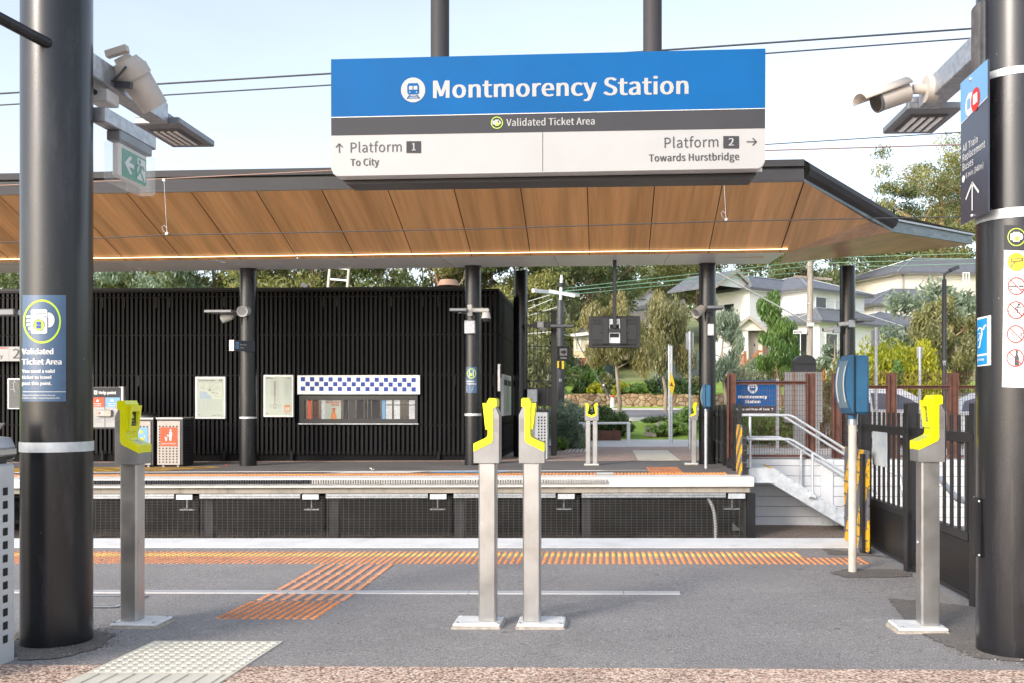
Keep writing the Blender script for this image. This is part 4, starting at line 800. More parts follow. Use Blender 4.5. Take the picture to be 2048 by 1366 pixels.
# ------------------------------------------------------------------ big station name sign
YS = 4.95
t = thing('station_sign', 'large blue and white hanging station name sign', 'sign', (W(1095, 340, YS).x, YS, W(1095, 340, YS).z))
hs_ = hitY(YS, .0015); b = MB()
out = [(662, 118.5), (1531, 97), (1530, 322), (1526, 331), (1517, 336.5), (675, 352), (667, 348), (662.5, 338)]
b.prism([W(x, y, YS) for x, y in out], (0, .09, 0), M['swhite'], M['alu']); d = Decal(b, hs_)
d.quad([(662, 118.5), (1531, 97), (1530.6, 216.0), (662.2, 234.2)], M['blue'], 1); d.quad([(662.2, 234.2), (1530.6, 216.0), (1530.4, 217.2), (662.2, 235.6)], M['white'], 2); d.quad([(662.2, 235.4), (1530.4, 217.1), (1530.3, 256.4), (662.4, 271)], M['sgrey'], 1); d.line((1085.2, 263.5), (1085.2, 343), 1, M['ink'], 1)
pan = b.build('panel', t)
b = MB(); d = Decal(b, hs_)
d.disc(826.2, 179.8, 24.3, 24.8, M['swhite'], 2, 40)
d.poly([(814.5, 171), (817, 166.5), (835, 166), (838, 170.5), (838.4, 185), (836, 188.5), (817, 189), (814.6, 185.5)], M['blue'], 3); d.poly([(818, 172), (825, 171.8), (825, 179.3), (818, 179.5)], M['swhite'], 4); d.poly([(827.2, 171.8), (834.8, 171.5), (834.8, 179), (827.2, 179.2)], M['swhite'], 4)
for xx in (819.5, 833): d.disc(xx, 184, 1.3, 1.3, M['swhite'], 4, 10)
for p, q in (((820, 190), (814, 197.5)), ((833, 189.6), (839.5, 197)), ((816, 192.6), (837, 192)), ((813.5, 196.3), (840, 195.7))): d.line(p, q, 1.7, M['blue'], 3)
d.text('Montmorency Station', 867.8, 1375.3, 196.2, 187.6, 35, M['swhite'], 2, .013)
d.ring(993.8, 245.3, 12, 12, 1.4, M['limeprint'], 2); d.rect(990, 239, 998, 251.5, M['swhite'], 2); d.rect(984.5, 241, 990, 249, M['swhite'], 2); d.disc(998.5, 245, 3.6, 4, M['swhite'], 2); d.disc(995, 248, 3.4, 3.4, M['limeprint'], 3)
d.text('Validated Ticket Area', 1012.9, 1189, 252, 248.8, 14, M['swhite'], 2, .006)
d.arrow(678.5, 296.5, 9.3, 0, 2.2, M['ink']); d.text('Platform', 701, 803, 305, 303.2, 20, M['ink'], 2, .0); d.rect(812.8, 282.3, 841.8, 305.8, M['sgrey'], 2); d.text('1', 823.8, 831, 300.8, 300.5, 14.4, M['swhite'], 3); d.text('To City', 701, 757.5, 331.8, 330.4, 14, M['ink'], 2)
d.text('Platform', 1329, 1436.5, 295.8, 293.6, 20.5, M['ink'], 2, .0); d.rect(1446.5, 272, 1478, 296.6, M['sgrey'], 2); d.text('2', 1457.5, 1467.5, 291, 290.7, 14.6, M['swhite'], 3); d.arrow(1503, 283.4, 9.8, math.pi / 2, 2.2, M['ink']); d.text('Towards Hurstbridge', 1298, 1478, 322.8, 319.6, 14, M['ink'], 2)
b.build('lettering', pan)
b = MB(); b.prism([W(x, y, YS + .10) for x, y in ((684, 352), (1514, 337), (1512, 350), (1506, 356), (694, 368), (686, 362))], (0, .16, 0), M['black']); b.build('lower_tray', t)
b = MB(); b.box(W(664, 0, YS).x, W(1530, 0, YS).x, YS + .09, YS + .10, W(1000, 340, YS).z, W(1000, 110, YS).z, M['alu']); b.build('back_sheet', t)
for px, y0 in ((878, 112), (1305.5, 102)):
    p = W(px, y0, YS + .12); b = MB(); b.cyl((p.x, YS + .15, p.z - .3), (p.x, YS + .15, 5.2), .0515, n=24, mat=M['fascia']); b.build('hanger_pole', t)
# ------------------------------------------------------------------ lamps on arms beside the near columns
def arm_lamp(label, x0, x1, ax0, ax1, cy, ya, yb, zl):
    t = thing('area_lamp', label, 'lamp', ((ax0 + ax1) / 2, cy, zl)); b = MB(); b.box(ax0, ax1, cy, ya - .002, zl - .0, zl + .125, M['galv'], .006); b.build('arm', t)
    b = MB(); b.box(x0, x1, ya, yb, zl, zl + .045, M['lum'], .008); b.box(x0 + .03, x0 + .2, ya + .02, ya + .14, zl + .045, zl + .085, M['lum'], .006); b.box(x0 + .04, x0 + .06, ya + .06, ya + .4, zl + .045, zl + .075, M['lum']); hd = b.build('lamp_head', t)
    b = MB(); b.box(x0 + .05, x1 - .05, ya + .10, yb - .08, zl - .006, zl, M['trim'])
    for k in range(4):
        xa = x0 + .06 + k * (x1 - x0 - .12) / 4; b.box(xa + .006, xa + (x1 - x0 - .12) / 4 - .01, ya + .12, yb - .1, zl - .016, zl - .006, M['led'], .004)
    b.build('led_lens', hd)
arm_lamp('flat grey area lamp on a galvanised arm from the big left column', -2.903, -2.613, -2.79, -2.68, LCY + .1, 5.58, 6.1, 2.965)
arm_lamp('flat grey area lamp on a galvanised arm from the stickered right column', 1.775, 2.094, 1.835, 1.955, RCY + .1, 5.5, 6.0, 2.97)
# loudspeaker on the left arm
t = thing('loudspeaker', 'beige barrel loudspeaker tilted down beside the left lamp arm', 'loudspeaker', (-2.5, 5.0, 2.9)); Yq = 5.02
b = MB(); p = W(262, 142, Yq); q = W(297, 212, Yq); ax = (q - p).normalized() + Vector((0, .55, 0)); L = (q - p).length; ax.normalize()
b.cyl(p, p + ax * L, .088, .073, 32, M['beige'], False); e = p + ax * L; b.cyl(e, e - ax * .05, .066, .05, 28, M['trim']); b.cyl(e - ax * .002, e - ax * .05, .073, .066, 32, M['beige'], False)
bo = b.build('barrel', t); b = MB(); b.cyl(p - ax * .012, p + ax * .045, .097, .094, 32, M['beige']); b.build('collar', t)
b = MB(); b.cyl(p - ax * .06, p - ax * .012, .075, .092, 32, M['beige']); b.cyl(p - ax * .085, p - ax * .06, .045, .05, 20, M['beige']); c0 = p - ax * .075; b.bar(c0 + Vector((-.06, -.05, .0)), c0 + Vector((.06, -.06, .03)), .035, .035, M['beige']); b.build('rear_cap', t)
b = MB(); b.bar(W(222, 168, Yq - .05), W(263, 171, Yq - .10), .02, .035, M['pole_dark']); b.bar(W(222, 168, Yq - .05), W(222, 168, Yq + .1), .02, .035, M['pole_dark']); b.build('bracket', t)
b = MB(); b.tube([W(252, 133, Yq - .1), W(240, 148, Yq - .12), W(226, 162, Yq - .1), W(205, 168, Yq - .05), W(193, 168, Yq)], .006, 8, M['wire']); b.build('cable', t)
b = MB(); d = Decal(b, lambda x, y, k: W(x, y, Yq - .094)); b.build('blank_label', t) if False else None
t = thing('junction_box', 'small cream junction box under the left lamp arm', 'junction box', (-2.55, 4.9, 2.85)); b = MB(); p = W(191, 208, 4.9); b.box(p.x - .02, p.x + .09, 4.86, 4.98, p.z, p.z + .07, M['white_house'], .006); b.build('box_body', t); b = MB(); b.cyl((p.x + .02, 4.86, p.z + .05), (p.x + .02, 4.83, p.z + .05), .014, n=12, mat=M['black']); b.build('cable_gland', t)
# exit sign under its own arm
t = thing('exit_sign', 'green running man exit sign in a clear case hanging by the left column', 'exit sign', (-2.6, 5.1, 2.45)); XE = -2.607
b = MB(); b.box(XE - .08, XE + .0, LCY + .1, 5.28, 2.72, 2.80, M['galv'], .006); b.build('arm', t)
b = MB(); ya, yb = 4.87, 5.22; b.box(XE - .075, XE + .005, ya, yb, 2.665, 2.72, M['lum'], .006); b.build('canopy_box', t)
b = MB(); b.box(XE - .055, XE - .012, ya + .02, yb - .03, 2.475, 2.665, M['white_house'], .01); b.build('body', t)
b = MB(); h = hitX(XE - .012, 1, .002); d = Decal(b, h)
y0e, y1e = ya + .045, yb - .045; z0e, z1e = 2.485, 2.635; b.box(XE - .012, XE - .008, y0e, y1e, z0e, z1e, M['green'])
def F(u, v): return (XE - .0065, y0e + (y1e - y0e) * u, z0e + (z1e - z0e) * v)
b.poly([F(.08, .5), F(.30, .85), F(.38, .78), F(.25, .58), F(.46, .58), F(.46, .42), F(.25, .42), F(.38, .22), F(.30, .15)], M['white'])
b.poly([F(.60, .12), F(.95, .12), F(.95, .92), F(.60, .92)], M['white'])
G = lambda u, v: (XE - .005, y0e + (y1e - y0e) * u, z0e + (z1e - z0e) * v)
b.poly([G(.70 + .05 * math.cos(a), .80 + .08 * math.sin(a)) for a in np.linspace(0, 6, 12)], M['green'])
for pts in ([(.70, .70), (.80, .66), (.74, .42), (.66, .44)], [(.66, .46), (.72, .44), (.62, .22), (.50, .18), (.50, .24), (.58, .28)], [(.70, .44), (.76, .42), (.86, .26), (.90, .12), (.84, .12), (.80, .24)], [(.70, .70), (.66, .66), (.58, .52), (.52, .54), (.60, .68)], [(.78, .66), (.86, .52), (.92, .54), (.84, .70)]): b.poly([G(*p) for p in pts], M['green'])
b.build('face', t)
b = MB(); b.box(XE - .085, XE + .022, ya - .015, yb + .012, 2.44, 2.664, M['clear'], .012); b.build('clear_case', t)
# security camera on the right arm
t = thing('security_camera', 'beige bullet security camera with a sunshield on the right lamp arm', 'security camera', (1.86, 5.4, 3.08)); Yc = 5.3
b = MB(); p = W(1861, 178, Yc); b.cyl(p + Vector((.03, 0, 0)), p + Vector((-.03, 0, 0)), .075, n=32, mat=M['beige']); b.build('mount_plate', t)
b = MB(); b.cyl(p, p + Vector((-.10, 0, 0)), .028, n=20, mat=M['beige']); q = W(1815, 178, Yc); b.sphere(q, .022, M['galv'], 12, 8); b.build('arm', t)
a_ = W(1812, 184, Yc); c_ = W(1756, 204, Yc - .05); ax = (c_ - a_).normalized(); b = MB(); b.cyl(a_, c_, .058, .056, 28, M['beige']); bd = b.build('body', t); b = MB(); b.cyl(c_, c_ + ax * .012, .058, n=28, mat=M['trim']); b.cyl(c_ + ax * .012, c_ + ax * .014, .046, n=24, mat=M['lens']); b.build('lens', bd)
b = MB(); yv = ax.cross(Vector((0, 0, 1))).normalized(); zv = yv.cross(ax); vs = []; m_ = 14
e0 = a_ - ax * .01; e1 = c_ + ax * .11
for e, wd in ((e0, 1), (e1, .95)):
    for k in range(m_ + 1):
        an = math.pi * k / m_; vs.append(e + yv * (.066 * math.cos(an) * wd) + zv * (.030 + .045 * math.sin(an)))
b.add(vs, [(k, k + 1, m_ + 2 + k, m_ + 1 + k) for k in range(m_)], M['beige'], True); o = b.build('sunshield', t); so = o.modifiers.new('shell', 'SOLIDIFY'); so.thickness = .005
# blue direction sign on the right column
XB = 1.762; t = thing('direction_sign', 'tall navy direction sign with an up arrow on the right column', 'sign', (XB, 4.65, 2.17)); h = hitX(XB, -1, .0015)
c = [WX(1921.5, 163, XB), WX(1976, 122, XB), WX(1976, 424, XB), WX(1921.5, 450, XB)]; b = MB(); yN, yF = c[1].y, c[0].y; zT = (c[0].z + c[1].z) / 2; zB = (c[2].z + c[3].z) / 2
b.box(XB, XB + .008, yN, yF, zB, zT, M['signnavy']); d = Decal(b, h); zm = WX(1945, 240, XB).z
b.add([(XB - .0015, y, z) for y, z in ((yN, zm + .05), (yF, zm + .02), (yF, zT), (yN, zT))], [(0, 1, 2, 3)], M['skyprint']); b.add([(XB - .002, y, z) for y, z in ((yN, zm + .05), (yF, zm + .02), (yF, zm + .024), (yN, zm + .054))], [(0, 1, 2, 3)], M['white'])
fy = lambda u: yF + (yN - yF) * u; fz = lambda v: zB + (zT - zB) * v
def st(s, u0, u1, v, cap):
    vs, fs, xa, xb = text_geo(s); b.add([(XB - .003, fy(u0 + (u1 - u0) * (x - xa) / (xb - xa)), fz(v) + y / CAPH * cap) for x, y in vs], fs, M['white'])
st('All Train', .10, .66, .50, .034); st('Replacement', .10, .92, .435, .034); st('Buses', .10, .50, .37, .034); st('6 min (340m)', .22, .86, .305, .026)
for cx_, m1 in ((.36, 'white'), (.58, 'red')):
    b.add([(XB - .003 - (m1 == 'red') * .0008, fy(cx_ + .16 * math.cos(a)), fz(.80) + .055 * math.sin(a)) for a in np.linspace(0, 2 * math.pi, 28)[:-1]], [tuple(range(27))], M[m1])
b.add([(XB - .0046, fy(u), fz(.80) + v) for u, v in ((.50, .028), (.66, .028), (.66, -.02), (.50, -.02))], [(0, 1, 2, 3)], M['white']); b.add([(XB - .0046, fy(u), fz(.80) + v) for u, v in ((.28, .028), (.40, .028), (.40, -.02), (.28, -.02))], [(0, 1, 2, 3)], M['skyprint'])
b.add([(XB - .003, fy(.13 + .055 * math.cos(a)), fz(.312) + .018 * math.sin(a)) for a in np.linspace(0, 2 * math.pi, 20)[:-1]], [tuple(range(19))], M['white'])
for u0, v0, u1, v1 in ((.46, .06, .46, .25), (.46, .25, .22, .16), (.46, .25, .70, .16)):
    A_ = Vector((fy(u0), fz(v0))); B_ = Vector((fy(u1), fz(v1))); n_ = Vector((-(B_ - A_).y, (B_ - A_).x)).normalized() * .0065; b.add([(XB - .003, v.x, v.y) for v in (A_ + n_, A_ - n_, B_ - n_, B_ + n_)], [(0, 1, 2, 3)], M['white'])
b.build('panel', t); b = MB()
for u, v in ((.46, .025), (.40, .965)): b.sphere((XB - .003, fy(u), fz(v)), .009, M['galv_pale'], 10, 6)
b.build('bolts', t); b = MB(); b.box(XB + .008, RCX - .1, 4.51, 4.56, zB + .05, zB + .08, M['galv']); b.box(XB + .008, RCX - .1, 4.51, 4.56, zT - .1, zT - .07, M['galv']); b.build('bracket', t)
# perforated bin at the left edge
XBn = -2.79; yB1 = 4.27; yB0 = 3.80
t = thing('litter_bin', 'pale perforated metal bin cut off by the left edge of the picture', 'bin', (-3.05, 4.0, gz(-3, 4.0))); z0 = gz(XBn, 4.3)
b = MB(); b.box(-3.33, XBn, yB0, yB1, z0 - .01, z0 + .93, M['bin_white'], .01)
for r_ in range(12):
    for c_ in range(7):
        yy = yB1 - .075 - c_ * .065; zz = z0 + .115 + r_ * .0625; b.add([(XBn + .0015, yy + u, zz + v) for u, v in ((-.017, -.018), (.017, -.018), (.017, .018), (-.017, .018))], [(0, 1, 2, 3)], M['hole'])
b.build('body', t)
b = MB(); b.box(-3.34, XBn + .004, yB0 - .01, yB1 + .01, z0 + .965, z0 + 1.005, M['steel'], .008); b.box(-3.30, XBn - .03, yB0 + .02, yB1 - .02, z0 + .92, z0 + .966, M['black']); b.prism([(-3.30, yB0, z0 + 1.005), (XBn - .02, yB0, z0 + 1.005), (XBn - .04, yB0, z0 + 1.05), (-3.2, yB0, z0 + 1.09)], (0, .5, 0), M['steel']); b.build('lid', t)
b = MB(); vs = []
for i in range(9):
    a = i / 8; zz = z0 + 1.0 + .12 * a; xx = XBn - .09 + .055 * a ** 2
    vs += [(xx, yB1 - .02, zz), (xx - .5, yB1 - .02, zz + .01)]
b.add(vs, [(2 * i, 2 * i + 1, 2 * i + 3, 2 * i + 2) for i in range(8)], M['bin_steel'], True); o = b.build('ash_hood', t); so = o.modifiers.new('s', 'SOLIDIFY'); so.thickness = .01
# far bins by the slat wall
def far_bin(label, px0, px1, sticker, Y=18.55):
    p, q = W(px0, 930, Y), W(px1, 832, Y); z0 = gz(p.x, Y); t = thing('litter_bin', label, 'bin', ((p.x + q.x) / 2, Y + .25, z0)); h = .97
    b = MB(); b.box(p.x, q.x, Y, Y + .5, z0 + .03, z0 + h, M['bin_dark'], .01); [b.box(x, x + .04, Y + .03, Y + .07, z0, z0 + .03, M['galv']) for x in (p.x + .1, q.x - .14)]; b.build('cabinet', t)
    b = MB(); b.box(p.x + .015, q.x - .05, Y - .018, Y, z0 + .04, z0 + h - .03, M['bin_steel'], .006); n = 6
    for r_ in range(14):
        for c_ in range(n):
            xx = p.x + .07 + c_ * (q.x - p.x - .19) / (n - 1); zz = z0 + .10 + r_ * .056; b.add([(xx + u, Y - .0215, zz + v) for u, v in ((-.014, -.014), (.014, -.014), (.014, .014), (-.014, .014))], [(0, 1, 2, 3)], M['hole'])
    for r_ in range(13):
        for c_ in range(6): yy = Y + .07 + c_ * .07; zz = z0 + .1 + r_ * .058; b.add([(q.x + .003, yy + u, zz + v) for u, v in ((-.014, -.016), (.014, -.016), (.014, .016), (-.014, .016))], [(0, 1, 2, 3)], M['hole'])
    b.build('perforated_door', t); b = MB(); b.box(p.x - .01, q.x + .01, Y - .03, Y + .51, z0 + h, z0 + h + .045, M['steel'], .008); b.build('lid', t)
    b = MB(); sticker(b, p.x, q.x, Y - .024, z0); b.build('sticker', t); return t
def st_red(b, x0, x1, Y, z0):
    w = x1 - x0; fx = lambda u: x0 + w * u; b.add([(fx(u), Y, z0 + v) for u, v in ((.16, .43), (.80, .43), (.80, .81), (.16, .81))], [(0, 1, 2, 3)], M['redsign']); Y2 = Y - .004
    pp = lambda pts: b.poly([(fx(u), Y2, z0 + v) for u, v in pts], M['white'])
    pp([(.55 + .035 * math.cos(a), .75 + .022 * math.sin(a)) for a in np.linspace(0, 6, 12)]); pp([(.50, .72), (.60, .72), (.61, .64), (.59, .63), (.58, .54), (.51, .54), (.50, .64), (.42, .665), (.41, .65), (.49, .62)]); pp([(.33, .62), (.36, .62), (.375, .55), (.39, .55), (.405, .62), (.43, .62), (.41, .535), (.355, .535)])
    vs, fs, xa, xb = text_geo('General Waste'); b.add([(fx(.21 + .54 * (x - xa) / (xb - xa)), Y2, z0 + .465 + y / CAPH * .032) for x, y in vs], fs, M['white'])
def st_blue(b, x0, x1, Y, z0):
    w = x1 - x0; fx = lambda u: x0 + w * u; b.add([(fx(u), Y, z0 + v) for u, v in ((.16, .43), (.80, .43), (.80, .81), (.16, .81))], [(0, 1, 2, 3)], M['skyprint']); Y2 = Y - .004
    for cx_, cz in ((.55, .72), (.58, .57)): b.poly([(fx(cx_ + .07 * math.cos(a)), Y2, z0 + cz + .032 * math.sin(a)) for a in np.linspace(0, 6, 14)], M['ylprint'])
    b.poly([(fx(u), Y2, z0 + v) for u, v in ((.66, .66), (.72, .62), (.66, .57), (.64, .585), (.69, .62), (.65, .645))], M['ylprint'])
far_bin('perforated steel bin with a red general waste sticker by the slat wall', 313.5, 366, st_red); fb = far_bin('perforated steel bin with a light blue recycling sticker beside the red stickered bin', 255, 307, st_blue)
p = W(300, 832, 18.8); t = thing('bin_bag', 'black plastic bag lying on top of the recycling bin', 'bag', (p.x, 18.8, p.z)); b = MB(); b.sphere((p.x - .12, 18.8, p.z - .02), .22, M['black'], 14, 8, (1.5, .9, .45)); b.build('bag_body', t)
# help point
t = thing('help_point', 'help point panel with red and blue headers beside a steel post', 'help point', (W(210, 860, 18.9).x, 18.9, 0)); Y = 18.9; p, q = W(120, 858, Y), W(240, 774, Y); b = MB()
b.box(p.x, q.x, Y, Y + .12, p.z, q.z, M['swhite'], .008); d = Decal(b, hitY(Y, .003)); d.rect(120, 774.5, 240, 795, M['sgrey'], 1); d.rect(120, 854.5, 240, 858, M['sgrey'], 1)
d.rect(188, 781, 194.6, 789, M['white'], 2); d.line((191.3, 783), (191.3, 787), 1.4, M['sgrey'], 3); d.text('Help point', 198, 232, 788.3, 788.3, 6, M['white'], 2, .02); d.rect(168, 795, 209, 814, M['redsign'], 2); d.rect(210.5, 795, 240, 814, M['skyprint'], 2); d.rect(209.2, 795, 210, 854, M['ink'], 2)
d.poly([(192, 803.5), (198, 803.5), (195, 797.8)], M['white'], 3); d.disc(224.3, 801, 3, 3, M['white'], 3, 12); d.text('Emergency', 188, 202.5, 808.5, 808.5, 2.4, M['white'], 3, .02); d.text('Assistance', 188, 202, 812.4, 812.4, 2.4, M['white'], 3, .02); d.text('Next Service', 216, 233, 808.5, 808.5, 2.4, M['white'], 3, .02); d.text('Information', 217, 233, 812.4, 812.4, 2.4, M['white'], 3, .02)
for k in range(4): d.rect(188, 836 + 2.4 * k, 188 + 19 - 3 * (k % 3), 837 + 2.4 * k, M['greyprint'], 2); d.rect(213, 836 + 2.4 * k, 213 + 17 - 2 * k, 837 + 2.4 * k, M['greyprint'], 2)
b.build('panel', t); b = MB(); d = Decal(b, hitY(Y - .06, .004)); pb = W(192, 833, Y - .06); qb = W(222, 820, Y - .06); b.box(pb.x, qb.x, Y - .06, Y, pb.z, qb.z, M['bin_steel'], .01); d.rect(197, 824.5, 200, 828, M['red'], 1); d.rect(202.4, 823, 208, 829.5, M['white'], 1); d.poly([(210, 828), (215, 828), (212.5, 823)], M['limeprint'], 1); b.build('button_unit', t)
b = MB(); x = W(241, 800, Y).x; b.box(x - .05, x + .05, Y + .02, Y + .12, 0, W(241, 773, Y).z, M['steel'], .006); b.build('post', t)
# lamps, loudspeakers, cameras on the far columns
def gal_lamp(label, x0, x1, y, z, arm_to):
    t = thing('area_lamp', label, 'lamp', ((x0 + x1) / 2, y, z)); b = MB(); b.box(x0, x1, y - .3, y + .05, z, z + .06, M['lum'], .01); b.build('lamp_head', t); b = MB(); b.bar((arm_to[0], arm_to[1], z + .02), ((x0 + x1) / 2, y - .1, z + .02), .07, .09, M['lum']); b.build('arm', t)
def barrel(label, p, ax, L, r, m='beige'):
    t = thing('loudspeaker', label, 'loudspeaker', p); b = MB(); ax = Vector(ax).normalized(); e = p + ax * L; b.cyl(p, e, r * .9, r, 24, M[m], False); b.cyl(p - ax * .05, p, r * .6, r * .9, 24, M[m]); b.cyl(e, e - ax * .04, r, r * .75, 24, M[m], False); b.build('barrel', t); b = MB(); b.cyl(e - ax * .05, e - ax * .038, r * .76, n=24, mat=M['lum']); b.build('speaker_grille', t); return t
x2 = W(496.5, 806, 18.85).x
gal_lamp('flat lamp sticking out left of the canopy column by the wall map', W(416, 0, 18.4).x, W(470, 0, 18.4).x, 18.5, zc(624, 18.4), (x2 - .05, 18.7))
barrel('white loudspeaker facing the tracks on the canopy column by the wall map', W(492, 622, 18.5), (.12, -1, -.12), .30, .11, 'white_house')
barrel('white loudspeaker pointing left on the canopy column by the wall map', W(462, 632, 18.6), (-.75, -.1, -.3), .2, .085, 'white_house')
t = thing('boarding_sign', 'small navy boarding point sign fixed to the canopy column by the wall map', 'sign', (x2 - .2, 18.5, 2)); p, q = W(458.5, 701.5, 18.3), W(467.5, 680, 18.3); b = MB(); b.box(p.x, q.x, 18.3, 18.34, p.z, q.z, M['alu']); x_ = q.x; yb_ = 18.34 + .42
b.add([(x_, 18.32, p.z), (x_ + .27, 18.72, p.z), (x_ + .27, 18.72, q.z), (x_, 18.32, q.z)], [(0, 1, 2, 3)], M['signnavy']); b.add([(x_ - .02, 18.36, p.z), (x_ + .25, 18.76, p.z), (x_ + .25, 18.76, q.z), (x_ - .02, 18.36, q.z)], [(0, 1, 2, 3)], M['signnavy'])
e1 = Vector((.27, .40, 0)); o = Vector((x_, 18.32, p.z)) + Vector((.4, -.27, 0)) * .008; hh = q.z - p.z
Q = lambda u, v: o + e1 * u + Vector((0, 0, hh * v)); b.poly([Q(.06, .2), Q(.22, .2), Q(.22, .85), Q(.06, .85)], M['skyprint']); b.poly([Q(.10, .3), Q(.18, .3), Q(.18, .75), Q(.10, .75)], M['white'])
for s, v in (('Boarding', .55), ('Point', .25)): vs, fs, xa, xb = text_geo(s); b.add([Q(.27 + (.32 if s[0] == 'B' else .2) * (x - xa) / (xb - xa), v) + Vector((0, 0, y / CAPH * .032)) for x, y in vs], fs, M['white'])
b.build('panel', t)
gal_lamp('flat lamp left of the canopy column with the small ticket sticker', W(902, 0, 18.4).x, W(936, 0, 18.4).x, 18.5, zc(623, 18.4), (x3 - .05, 18.7))
t = thing('dome_camera', 'white dome security camera on an arm by the canopy column with the ticket sticker', 'security camera', (x3 + .1, 18.5, 3)); Y = 18.45; b = MB(); p, q = W(943, 624, Y), W(978, 616, Y); b.box(p.x, q.x, Y, Y + .08, p.z, q.z, M['white_house'], .02); p2, q2 = W(935, 632, Y), W(944, 609, Y); b.box(p2.x, q2.x, Y - .02, Y + .1, p2.z, q2.z, M['white_house'], .01); b.build('arm', t)
b = MB(); c0 = W(972, 637, Y); b.cyl(c0, c0 + Vector((0, 0, .12)), .095, .075, 24, M['white_house']); b.build('body', t); b = MB(); b.sphere(c0, .08, M['dome'], 20, 12, (1, 1, 1.05)); b.build('dome', t)
x4 = W(1041, 806, 21.7).x; t = thing('area_lamp', 'dark boxed lamp with a pale cone on the plain canopy column', 'lamp', (x4, 21.3, 3)); Y = 21.3; b = MB(); p, q = W(1065, 656, Y), W(1099, 643.5, Y); b.box(p.x, q.x, Y, Y + .12, p.z, q.z, M['trim'], .01); p2, q2 = W(1074.5, 655, Y - .05), W(1087, 643, Y - .05); b.box(p2.x, q2.x, Y - .05, Y, p2.z, q2.z, M['galv']); b.build('housing', t)
b = MB(); c0 = W(1086, 656, Y + .03); b.cyl(c0, c0 - Vector((0, 0, .09)), .10, .02, 20, M['alu']); b.build('cone', t); b = MB(); p, q = W(1100, 655, Y), W(1146, 649, Y); b.box(p.x, q.x, Y - .1, Y + .2, p.z, q.z, M['lum'], .01); p, q = W(1050, 653, Y), W(1066, 648, Y); b.box(p.x, q.x, Y + .02, Y + .08, p.z, q.z, M['trim']); b.build('lamp_head', t)
x5 = W(1414.5, 806, 18.95).x; barrel('beige loudspeaker pointing down left on the canopy column beside the stairs', W(1404, 618, 18.6), (-.55, -.55, -.4), .24, .10)
gal_lamp('flat dark lamp on the canopy column beside the stairs', W(1412, 0, 18.5).x, W(1446, 0, 18.5).x, 18.6, zc(620, 18.5), (x5, 18.8))
t = thing('emergency_lamp', 'pale clear emergency lamp box on the canopy column beside the stairs', 'lamp', (x5, 18.6, 2.5)); b = MB(); p, q = W(1416, 671, 18.6), W(1428, 647, 18.6); b.box(p.x, q.x, 18.6, 18.75, p.z, q.z, M['alu'], .01); b.build('case', t); b = MB(); p, q = W(1420, 648, 18.6), W(1429, 633, 18.6); b.box(p.x, q.x, 18.6, 18.78, p.z, q.z, M['black']); b.build('bracket', t)
x6 = W(1695, 806, 21.2).x; gal_lamp('flat dark lamp on the canopy column behind the blue indicator box', W(1708, 0, 20.8).x, W(1746, 0, 20.8).x, 20.9, zc(645, 20.8), (x6, 21.1))
def small_cam(label, px, py, Y, dx):
    t = thing('security_camera', label, 'security camera', W(px, py, Y)); b = MB(); p = W(px, py, Y); ax = Vector((dx, -.15, -.12)).normalized(); b.cyl(p, p + ax * .28, .045, n=16, mat=M['white_house']); b.build('body', t); b = MB(); e = p + ax * .28; b.cyl(e, e + ax * .008, .036, n=14, mat=M['lens']); b.build('lens', t); b = MB(); b.box(p.x - .04, p.x + .1, Y - .05, Y + .08, p.z - .09, p.z + .06, M['galv']); b.build('mount', t)
small_cam('upper small white security camera on the column behind the blue indicator box', 1700, 646, 20.8, -1); small_cam('lower small grey security camera on the column behind the blue indicator box', 1670, 657, 20.9, -1)
# suspended display seen from behind
YD = 18.2; t = thing('information_screen', 'black hanging information screen seen from behind', 'screen', (W(1229, 660, YD).x, YD, zc(695, YD))); b = MB()
p, q = W(1177.5, 695, YD), W(1280.5, 631.5, YD); b.box(p.x, q.x, YD + .06, YD + .12, p.z, q.z, M['black'], .008); p1, q1 = W(1183, 690, YD), W(1274, 634, YD); b.box(p1.x, q1.x, YD + .03, YD + .06, p1.z, q1.z, M['black'], .008)
for xa, ya in ((1186, 636), (1255, 636), (1186, 676), (1255, 676)):
    for k in range(7):
        for j in range(2): pp, qq = W(xa + 2.5 * k, ya + 2 + 7 * j + 5, YD + .03), W(xa + 2.5 * k + 1, ya + 2 + 7 * j, YD + .03); b.box(pp.x, qq.x, YD + .024, YD + .03, pp.z, qq.z, M['hole'])
b.build('case', t); b = MB()
for xa, ya, xb, yb, m, dy in ((1205, 688, 1217, 635, 'black', .06), (1241, 688, 1253, 635, 'black', .06)): b = MB(); pp, qq = W(xa, ya, YD), W(xb, yb, YD); b.box(pp.x, qq.x, YD - .03, YD + .03, pp.z, qq.z, M[m], .006); b.build('mounting_rail', t)
b = MB(); pp, qq = W(1200, 665, YD), W(1257, 657, YD); b.box(pp.x, qq.x, YD - .01, YD + .02, pp.z, qq.z, M['black']); b.build('cross_rail', t)
b = MB(); d = Decal(b, hitY(YD + .03, .003)); d.rect(1218, 638, 1240, 686, M['galv_pale'], 1); d.rect(1220, 649, 1238, 657, M['hole'], 2); d.rect(1220, 667, 1238, 675, M['hole'], 2); b.build('centre_plate', t)
b = MB(); pp, qq = W(1225.5, 657, YD), W(1233, 525, YD); b.box(pp.x, qq.x, YD - .06, YD + .0, pp.z, 4.1, M['black'], .006); b.build('drop_pole', t)
